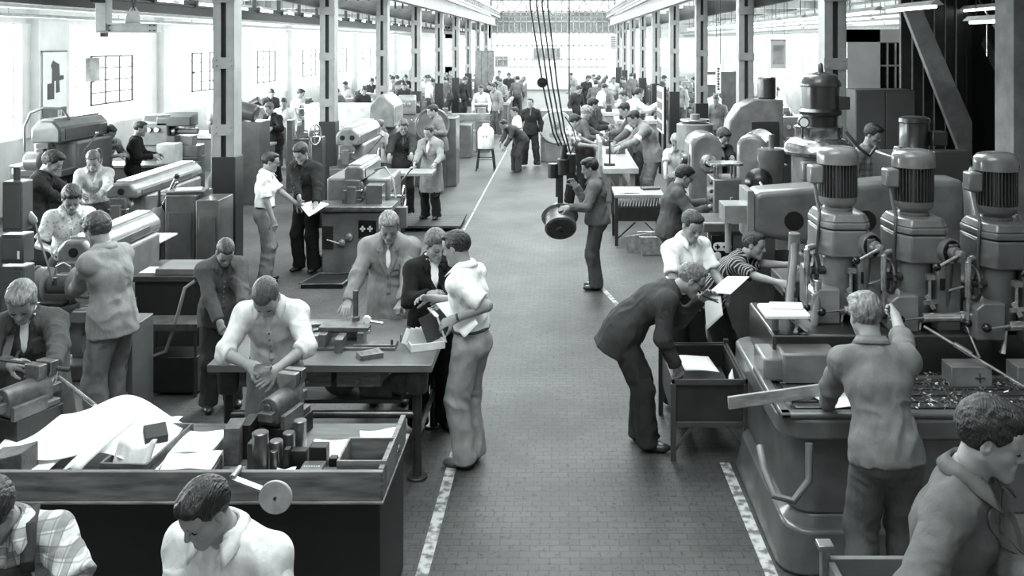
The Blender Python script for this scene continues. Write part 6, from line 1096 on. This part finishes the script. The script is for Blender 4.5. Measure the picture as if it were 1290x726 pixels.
# small iron cart at the lower right edge
t = thing('iron_cart', 'low iron cart with a corner post behind the youth at the lower right', 'cart', (1.52, 4.25, 0)); CI = M('cart_grey', .4, .5, .2)
part('rails', CI, t, lambda b: (b.box(-.30, .6, -.03, .0, .72, .80), b.box(-.30, -.27, -.5, -.03, .72, .79), b.box(-.3, .6, -.53, -.5, .72, .79), b.box(.57, .6, -.5, 0, .72, .79), b.box(-.28, .58, -.5, 0, .66, .68)), bev=.004); part('corner_post', steel(.6), t, lambda b: (b.box(-.33, -.29, -.03, .01, 0, .84), b.box(-.345, -.275, -.045, .025, .84, .865)), bev=.004)
for q in ((.6, -.03), (.6, -.53), (-.27, -.53)): part('leg', CI, t, lambda b: b.box(q[0] - .03, q[0], q[1], q[1] + .03, 0, .72), bev=.003)
# ---------------------------------------------------------------- hanging flange on the hoist cables
hy = 11.7; hx = tr(706, hy)
t = thing('hoist_grab', 'dark hoist grab with pendant buttons hanging on cables over the aisle', 'hoist', (hx, hy, 0)); RUB = M('cable_black', .08, .5)
part('hook_bar', iron(.14), t, lambda b: (b.box(-.035, .035, -.03, .03, 1.06, 1.52), b.box(-.06, -.035, -.02, .02, 1.2, 1.5)), bev=.006)
[part('cylinder', iron(.13), t, lambda b: b.cyl(*q), bev=0) for q in (((-.09, 0, 1.44), (-.09, 0, 1.62), .07), ((.03, -.02, 1.48), (.03, -.02, 1.68), .075), ((.13, .03, 1.5), (.13, .03, 1.74), .07), ((.03, 0, 1.62), (.05, 0, 1.86), .05, .03))]
for i, (px0, xo, zo) in enumerate(((668, -.02, 1.84), (676, .02, 1.84), (683, .09, 1.76), (690, .13, 1.74))): part('cable', RUB, t, lambda b: b.tube([(xo, 0, zo), (xo * .6 - .08 + .02 * i, 0, 2.0), (-.22 + .06 * i, 0, 2.6), (tr(px0, hy) - hx, 0, 3.6), (tr(px0, hy) - hx - .04 + .02 * i, 0, 8.25)], .011, 8), bev=0)
part('pulley', iron(.08), t, lambda b: (b.cyl((tr(683, hy) - hx, -.03, 2.64), (tr(683, hy) - hx, .03, 2.64), .065, n=24), b.cyl((tr(683, hy) - hx, -.045, 2.64), (tr(683, hy) - hx, .045, 2.64), .02, n=10)), bev=0)
part('trolley', iron(.2), t, lambda b: (b.box(-.6, .4, -.12, .12, 8.2, 8.42)), bev=.01); part('pull_cord', RUB, t, lambda b: b.tube([(.11, .0, 1.7), (.2, .02, 1.9), (.16, .1, 2.05), (.06, .1, 2.2)], .008, 6), bev=0)
fl = thing('hanging_flange', 'round double rimmed metal flange hanging from the hoist in the aisle', 'flange', (hx, hy, .86)); ax = nrm((.05, -.72, -.52))
a0 = -ax * .15; part('drum', M('flange_grey', .45, .4, .4, 12, .2), fl, lambda b: b.lathe(tuple(a0), tuple(ax), [(.10, 0), (.23, 0), (.235, .03), (.19, .04), (.18, .18), (.20, .19), (.20, .23), (.17, .235)], 36), bev=0)
part('cap', M('flange_dark', .25, .4, .4, 12, .25), fl, lambda b: b.lathe(tuple(a0 + ax * .225), tuple(ax), [(.175, 0), (.175, .02), (.06, .022), (.055, .05), (.03, .05), (.03, .03)], 32), bev=0)
part('rope', RUB, None, lambda b: b.cyl((0, 0, 2.15), (0, 0, 8.4), .012, n=8, ch=0), bev=0); o = bpy.data.objects['rope']; o.location = (tr(717, 16), 16, 0); tag(o, 'single straight dark rope hanging over the aisle right of the hoist cables', 'rope')
# ---------------------------------------------------------------- middle distance, right
def bench(label, x0, x1, y0, y1, z=.85, v=.45, legs=True, grp=None, vb=.2):
    t = thing('workbench', label, 'workbench', ((x0 + x1) / 2, (y0 + y1) / 2, 0), 0, grp); a, c = (x1 - x0) / 2, (y1 - y0) / 2
    part('top', M('bench_top_%02d' % round(v * 100), v, .5, 0, 5, .15), t, lambda b: b.box(-a, a, -c, c, z - .1, z), bev=.005)
    if legs:
        for sx in (-1, 1):
            for sy in (-1, 1): part('leg', M('bench_leg', .42, .5), t, lambda b: b.box(sx * (a - .1) - .04, sx * (a - .1) + .04, sy * (c - .1) - .04, sy * (c - .1) + .04, 0, z - .1), bev=.003)
        part('brace', M('bench_leg', .42, .5), t, lambda b: (b.bar((-a + .1, -c + .1, z - .14), (0, -c + .1, .3), .05, .02), b.bar((a - .1, -c + .1, z - .14), (0, -c + .1, .3), .05, .02), b.box(-.03, .03, -c + .08, -c + .12, .05, z - .1)), bev=0)
        part('shelf', WD2, t, lambda b: b.box(-a + .05, a - .05, -c + .05, c - .05, .22, .25), bev=0)
    else: part('cabinet', M('bench_body_%02d' % round(vb * 100), vb, .6, 0, 4, .2), t, lambda b: b.box(-a + .05, a - .05, -c + .05, c - .05, 0, z - .1), bev=.005)
    return t
bench('long bench with pale top receding beside the man with the armband',   .80, 1.44, 16.9, 24.0, .85, .62)
o = part('upright_board', M('board_grey', .6, .6), None, lambda b: b.box(-.03, .03, -.7, .7, 0, .45), bev=.004); put(o, (.76, 17.9, .851), 0, 'grey backboard standing on the left edge of the long bench', 'board')
for i, (x, y, w_, d_, lab) in enumerate(((1.2, 17.2, .3, .25, 'white sheet on the near end of the long bench'), (1.0, 18.6, .3, .4, 'white sheet in the middle of the long bench'), (1.3, 20.0, .25, .3, 'white sheet farther along the long bench'))): put(part('paper_sheet', paper(.92), None, lambda b: b.box(-w_ / 2, w_ / 2, -d_ / 2, d_ / 2, 0, .006), bev=0), (x, y, .851), 6 * i, lab, 'paper')
t = thing('surface_gauge', 'slim black measuring stand on the long bench', 'gauge', (tr(768, 17.3), 17.3, .851)); part('base', IR, t, lambda b: b.box(-.1, .1, -.08, .08, 0, .04), bev=.004); part('post', IR, t, lambda b: (b.cyl((0, 0, .04), (0, 0, .62), .018, n=8), b.cyl((-.05, 0, .45), (.07, 0, .45), .015, n=8)), bev=0)
for i in range(3): put(part('machine_part', steel(.45), None, lambda b: (b.box(-.2, .2, -.15, .15, 0, .12), b.cyl((0, 0, .12), (0, 0, .25), .08, n=14)), bev=.006), (1.15, 19.2 + 1.5 * i, .851), 20 * i, ('machined casting nearest on the long bench', 'machined casting in the middle of the long bench', 'machined casting farthest on the long bench')[i], 'casting')
t = thing('drawing_cart', 'cart with a paper strewn top and an open rack of white cards', 'cart', (1.22, 14.75, 0))
part('top', M('cart_top', .5, .5), t, lambda b: (b.box(-.37, .40, -.42, .42, .74, .79)), bev=.004); part('panel', iron(.12), t, lambda b: b.box(-.34, .36, -.40, .4, .38, .60), bev=.004); part('cards', paper(.75), t, lambda b: [b.cbox((-.3 + .045 * i, -.36, .67), (.012, .06, .12), 0, 0, 12) for i in range(14)], bev=0)
for sx in (-.34, .37):
    for sy in (-.39, .39): part('leg', iron(.15), t, lambda b: b.box(sx - .025, sx + .025, sy - .025, sy + .025, 0, .74), bev=.002)
part('brace', iron(.15), t, lambda b: (b.bar((-.34, -.39, .1), (-.05, -.39, .36), .03, .02), b.bar((.37, -.39, .1), (.1, -.39, .36), .03, .02)), bev=0)
sheet('paper_sheet', 'white drawing spread over the top of the card cart', [np.array([.88, 14.4, .795]), np.array([1.25, 14.5, .80]), np.array([1.3, 15.0, .80]), np.array([.95, 14.95, .80])]); put(part('book', M('book_dark', .24, .6), None, lambda b: b.box(-.14, .14, -.1, .1, 0, .03), bev=.002), (1.45, 14.9, .791), 10, 'dark flat book on the card cart', 'book')
t = thing('scoop_pan', 'bright sheet metal chip pan on the floor beside the card cart', 'pan', (1.48, 13.9, 0)); part('pan', steel(.72, .35), t, lambda b: (b.prism([(-.26, .0), (.28, -.0), (.30, .27), (-.30, .27)], 'y', -.2, -.19), b.prism([(-.26, .0), (.28, -.0), (.30, .27), (-.30, .27)], 'y', .19, .2), b.bar((-.26, 0, 0), (-.30, 0, .27), .01, .4), b.bar((.28, 0, 0), (.30, 0, .27), .01, .4), b.box(-.26, .28, -.2, .2, 0, .01)), bev=.002); part('rim', steel(.8), t, lambda b: b.tube([(-.30, -.2, .27), (.30, -.2, .27), (.30, .2, .27), (-.30, .2, .27)], .012, 6, True), bev=0)
t = thing('display_board', 'tall white board with dark slots facing the man in the white coat', 'board', (2.38, 21.8, 0)); part('frame', paper(.9), t, lambda b: (b.box(-.03, .0, -.6, .6, 1.05, 2.1),), bev=.003); part('slots', iron(.12), t, lambda b: [b.box(-.036, -.03, -.52 + .22 * i, -.38 + .22 * i, 1.1 + .24 * j, 1.28 + .24 * j) for i in range(5) for j in range(4)], bev=0); part('post', iron(.12), t, lambda b: (b.box(.0, .06, -.55, -.45, 0, 2.12), b.box(0, .06, .45, .55, 0, 2.12)), bev=.003)
t = thing('disc_machine', 'pale machine with a large round front plate in the middle of the aisle', 'machine', (tr(701, 24.6), 24.6, 0)); part('disc', M('disc_pale', .72, .6, 0, 8, .1), t, lambda b: b.cyl((0, -.3, .92), (0, -.18, .92), .43, n=44, ch=.015), bev=0); part('hub', M('disc_grey', .55, .6), t, lambda b: (b.lathe((0, -.3, .96), (0, -.4, .96), [(.10, 0), (.10, .02), (.06, .03), (.05, .05)], 20), b.box(-.18, .18, -.315, -.3, .66, .76)), bev=.004)
part('body', M('disc_body', .45, .5), t, lambda b: (b.box(-.42, .42, -.18, .5, 0, 1.35), b.box(-.3, .3, -.25, .5, 0, .5)), bev=.02)
t = thing('hanging_sign', 'white vertical sign strip hung on two cords over the right benches', 'sign', (tr(905, 16.5), 16.5, 2.24)); part('board', paper(.92), t, lambda b: b.box(-.045, .045, -.006, .006, 0, .52), bev=.002); part('lettering', iron(.15), t, lambda b: [b.box(-.02, .02 - .01 * (i % 2), -.009, -.006, .06 + .045 * i, .09 + .045 * i) for i in range(9)], bev=0)
for u in (-.035, .035): part('cord', RUB, t, lambda b: b.cyl((u, 0, .52), (u, 0, 2.5), .006, n=6, ch=0), bev=0)
t = thing('hanging_chart', 'pale wall chart hanging from the ceiling at the right', 'chart', (tr(981, 22), 22, 2.52)); part('sheet', paper(.85), t, lambda b: b.box(-.19, .17, -.005, .005, 0, .68), bev=0); part('rod', IR, t, lambda b: b.cyl((-.2, 0, .68), (.18, 0, .68), .012, n=6), bev=0); part('print', M('faded_print', .72, .8, 0, 3, .3), t, lambda b: b.box(-.14, .12, -.008, -.005, .1, .56), bev=0)
for u in (-.15, .13): part('cord', RUB, t, lambda b: b.cyl((u, 0, .68), (u, 0, 2.23), .006, n=6, ch=0), bev=0)
t = thing('frame_press', 'grey machine with a curved frame behind the near right column', 'machine', (tr(945, 17), 17.2, 0)); part('frame', paint(.55), t, lambda b: b.prism([(-.45, 0), (-.45, 1.3), (-.38, 1.7), (-.2, 1.98), (.05, 2.1), (.6, 2.1), (.6, 0)], 'y', -.25, .3), bev=.03); part('motor', paint(.22), t, lambda b: b.cyl((.35, 0, 2.1), (.35, 0, 2.5), .17, n=22), bev=.01); part('switch_box', paint(.22), t, lambda b: b.box(.0, .5, -.3, -.24, .9, 1.7), bev=.01); part('table', iron(.2), t, lambda b: (b.box(-.5, .6, -.6, -.2, .85, .95), b.box(-.3, .4, -.5, -.2, 0, .86)), bev=.01)
t = thing('board_cabinet', 'dark cabinet with a small white notice behind the right columns', 'cabinet', (tr(908, 28.4), 28.4, 0)); part('body', paint(.32), t, lambda b: b.box(-.55, .6, 0, .4, 0, 2.25), bev=.01); part('door', paint(.35), t, lambda b: (b.box(-.53, .02, -.015, 0, .1, 2.2), b.box(.03, .58, -.015, 0, .1, 2.2)), bev=.004); part('notice', paper(.9), t, lambda b: b.box(-.42, -.15, -.02, -.015, 1.85, 2.15), bev=0)
t = thing('pale_cabinet', 'tall white cabinet with a dark grille by the end wall', 'cabinet', (tr(775, 59), 59.5, 0)); part('body', paper(.9), t, lambda b: (b.box(-.38, .38, 0, .5, 1.4, 3.65), b.box(-.25, .25, 0, .4, 0, 1.4)), bev=.01); part('grille', iron(.2), t, lambda b: [b.box(-.25, .28, -.02, 0, 2.75 + .08 * i, 2.80 + .08 * i) for i in range(10)], bev=0)
# ---------------------------------------------------------------- far machines and benches
t = thing('large_planer', 'large pale machine table behind the second left column', 'machine', (-5.9, 25.5, 0)); part('table', M('pale_machine', .78, .5), t, lambda b: (b.box(-1.0, .9, -.4, .5, .75, 1.45)), bev=.03); part('base', paint(.5), t, lambda b: b.box(-.9, .85, -.35, .45, 0, .75), bev=.02); part('rail', paint(.4), t, lambda b: b.box(-1.0, 1.6, -.5, -.4, .6, .72), bev=.01)
shaper('machine with a tall rounded pale casing behind the man with his back turned', -3.95, 20.6, .55, 1.2, 1.95, .66, True, rh=.7, hood=.22, holes=0)
t = thing('face_lathe', 'grey machine with a large round face wheel behind the long coat man', 'machine', (-2.75, 20.2, 0)); part('wheel', paint(.55), t, lambda b: (b.cyl((0, -.1, 1.35), (0, 0, 1.35), .34, n=36), b.tube([(.36 * math.cos(u), -.12, 1.35 + .36 * math.sin(u)) for u in np.linspace(0, 6.283, 31)[:-1]], .025, 6, True)), bev=0); part('body', paint(.45), t, lambda b: (b.box(-.4, .5, 0, .7, 0, 1.5), b.box(-.3, .3, -.2, .1, .0, .95)), bev=.02)
lathe('large pale lathe with a big headstock at the left of the aisle', -3.3, 26.6, 8, .66, 2.6, None, 1.15)
t = thing('gear_cabinet', 'grey box machine with a handwheel below the large pale lathe', 'machine', (-3.1, 25.0, 0)); part('body', paint(.48), t, lambda b: (b.box(-.7, -.1, 0, .7, 0, 1.15), b.box(.2, .7, .2, .8, 0, .9)), bev=.02); part('handwheel', ST, t, lambda b: b.tube([(.02 + .22 * math.cos(u), -.1, .85 + .22 * math.sin(u)) for u in np.linspace(0, 6.283, 25)[:-1]], .016, 6, True), bev=0); part('arm', ST, t, lambda b: b.cyl((.02, -.1, .85), (.02, .1, .85), .04, n=10), bev=0)
VC = MB(); VC.box(-.1, .1, -.2, .2, 0, .12); VC.box(-.07, .07, -.26, .1, .12, .22); VC = VC.build('bench_vice', iron(.25), bev=.004); VC_USED = [0]
def row(first, spots, offs, z, lab, grp):
    for k, (x, y) in enumerate(spots):
        if k: c = copy_tree(first); c.location = (x, y, 0)
        for (u, v) in offs:
            o = VC if not VC_USED[0] else VC.copy(); VC_USED[0] = 1
            if o is not VC: COL.objects.link(o)
            put(o, (x + u, y + v, z + .001), 0, lab, 'vice', grp)
row(bench('distant workbench with vices along the left window wall', -9.4, -7.6, 22.6, 23.6, .9, .55, False, 'benches along the left windows', .3), [(-8.5 + .3 * (k % 2), 23.1 + 2.7 * k) for k in range(12)], [(-.6, -.15), (0, -.15), (.6, -.15)], .9, 'small vice on a distant bench along the left windows', 'vices by the left windows')
second = None
for k in range(10):
    if k == 0: second = lathe('distant lathe in the row between the left columns', -5.9, 28.5, 0, .55, 1.9, 'lathes between the left columns')
    else: c = copy_tree(second); c.location = (-5.9 + .25 * (k % 2), 28.5 + 3.0 * k, 0)
row(bench('distant bench in the row at the left of the aisle', -2.75, -1.85, 33.8, 35.4, .95, .6, False, 'benches at the left of the aisle', .35), [(-2.3, 34.6 + 2.1 * k) for k in range(10)], [(u, v) for u in (-.25, .25) for v in (-.5, .3)], .95, 'small vice on a distant bench left of the aisle', 'vices left of the aisle')
row(bench('distant bench in the row at the right of the aisle', 1.6, 3.0, 26.0, 27.6, .95, .66, False, 'benches at the right of the aisle', .5), [(2.3 - .25 * (k % 2), 26.8 + 2.9 * k) for k in range(11)], [(-.5, -.3), (.0, -.4), (.5, -.3), (.1, .4)], .95, 'small vice on a distant bench right of the aisle', 'vices right of the aisle')
fifth = None
for k in range(9):
    if k == 0: fifth = lathe('distant lathe in the row under the right windows', 6.0, 21.5, 0, .5, 1.8, 'lathes under the right windows')
    else: c = copy_tree(fifth); c.location = (6.2 + .3 * (k % 3), 21.5 + 3.2 * k, 0)
row(bench('distant dark bench between the right columns', 4.3, 5.1, 19.4, 20.2, .9, .35, False, 'benches between the right columns', .18), [(4.7, 19.8 + 3.6 * k) for k in range(9)], [(-.25, -.1), (.2, -.05)], .9, 'small vice on a dark bench between the right columns', 'vices between the right columns')
t = thing('tall_locker', 'tall grey locker by the far end of the left columns', 'locker', (tr(611, 50), 50, 0)); part('body', paint(.5), t, lambda b: b.box(-.55, .5, 0, .6, 0, 2.7), bev=.01); part('door', paint(.54), t, lambda b: [b.box(-.5 + .33 * i, -.2 + .33 * i, -.02, 0, .1, 2.6) for i in range(3)], bev=.004)
# far workers: a few builds, then copies
FAR = {}; bpy.context.view_layer.update(); BOXES = []
for o in list(COL.objects):
    if o.type != 'MESH' or (o.parent is None and o.get('kind') == 'structure') or o.name.startswith(('channel', 'batten')): continue
    q = [o.matrix_world @ Vector(c) for c in o.bound_box]; lo = [min(v[i] for v in q) for i in range(3)]; hi = [max(v[i] for v in q) for i in range(3)]
    if lo[2] < 1.6 and lo[1] > 18 and hi[0] - lo[0] < 6 and hi[1] - lo[1] < 8: mg = .38 if o.name.startswith('lower') else .24; BOXES.append((lo[0] - mg, hi[0] + mg, lo[1] - .2, hi[1] + .2))
def free(x, y): return not any(a < x < b and c < y < d for a, b, c, d in BOXES)
def far(kind, px, py, label, grp, z=1.64, yaw=0):
    y0 = (CAM_H - z) * F_PX / (py - CY); y = y0
    for d in [0] + [q * .35 * sg for q in range(1, 14) for sg in (1, -1)]:
        y = y0 + d; x = (px - CX) / F_PX * y
        if free(x, y): break
    BOXES.append((x - .45, x + .45, y - .4, y + .4))
    if kind not in FAR:
        kw = dict(a=dict(face=-80, tv=.8, bv=.3, hv=.09, hair='short'), b=dict(face=-60, tv=.2, bv=.2, hv=.07, hair='full', top='jacket'), c=dict(face=-120, tv=.5, bv=.3, hv=.1, hair='short', top='jacket'), d=dict(face=80, tv=.35, bv=.25, hv=.08, hair='full'), e=dict(face=10, tv=.92, bv=.3, hv=.08, hair='short', sleeve='short'), f=dict(face=170, tv=.3, bv=.2, hv=.08, hair='short', top='jacket'))[kind]
        o = person(label, x=x, y=y, H=1.76, lean=10, bow=6, head=(0, 22, 0), low=True, res=.02, fine=.009, wr=.004, collar=False, group=grp, **kw); o.name = 'person'; FAR[kind] = o
    else:
        o = copy_tree(FAR[kind]); o.location = (x, y, 0); o.rotation_euler = (0, 0, R(yaw)); o['label'] = label; o['group'] = grp
rg = random.Random(11)
LW = [(340, 113), (358, 127), (371, 115), (439, 103), (430, 113), (456, 112), (468, 100), (474, 99), (489, 97), (493, 95), (504, 96), (510, 95), (509, 105), (535, 96), (540, 101), (544, 96), (565, 98), (582, 98)]
CL = [(624, 97), (628, 92), (634, 94), (641, 93), (651, 92), (616, 105), (607, 109), (626, 107)]
CR = [(723, 92), (738, 96), (747, 94), (758, 97), (750, 103), (756, 108), (764, 107), (725, 110), (772, 98), (790, 97), (797, 93)]
RW = [(832, 97), (898, 116), (904, 123), (966, 102), (967, 110), (978, 113), (860, 104), (880, 98)]
for L_, kinds, lab, grp in ((LW, 'baecfb', 'small distant worker standing among the machines by the left windows', 'distant workers by the left windows'), (CL, 'bacbd', 'small distant worker behind the row of benches left of the far aisle', 'distant workers left of the far aisle'), (CR, 'cbafde', 'small distant worker among the benches right of the far aisle', 'distant workers right of the far aisle'), (RW, 'bacf', 'small distant worker behind the columns on the right side', 'distant workers behind the right columns')):
    for i, (px, py) in enumerate(L_): far(kinds[i % len(kinds)], px, py + 4, lab, grp, 1.6, rg.uniform(-25, 25))
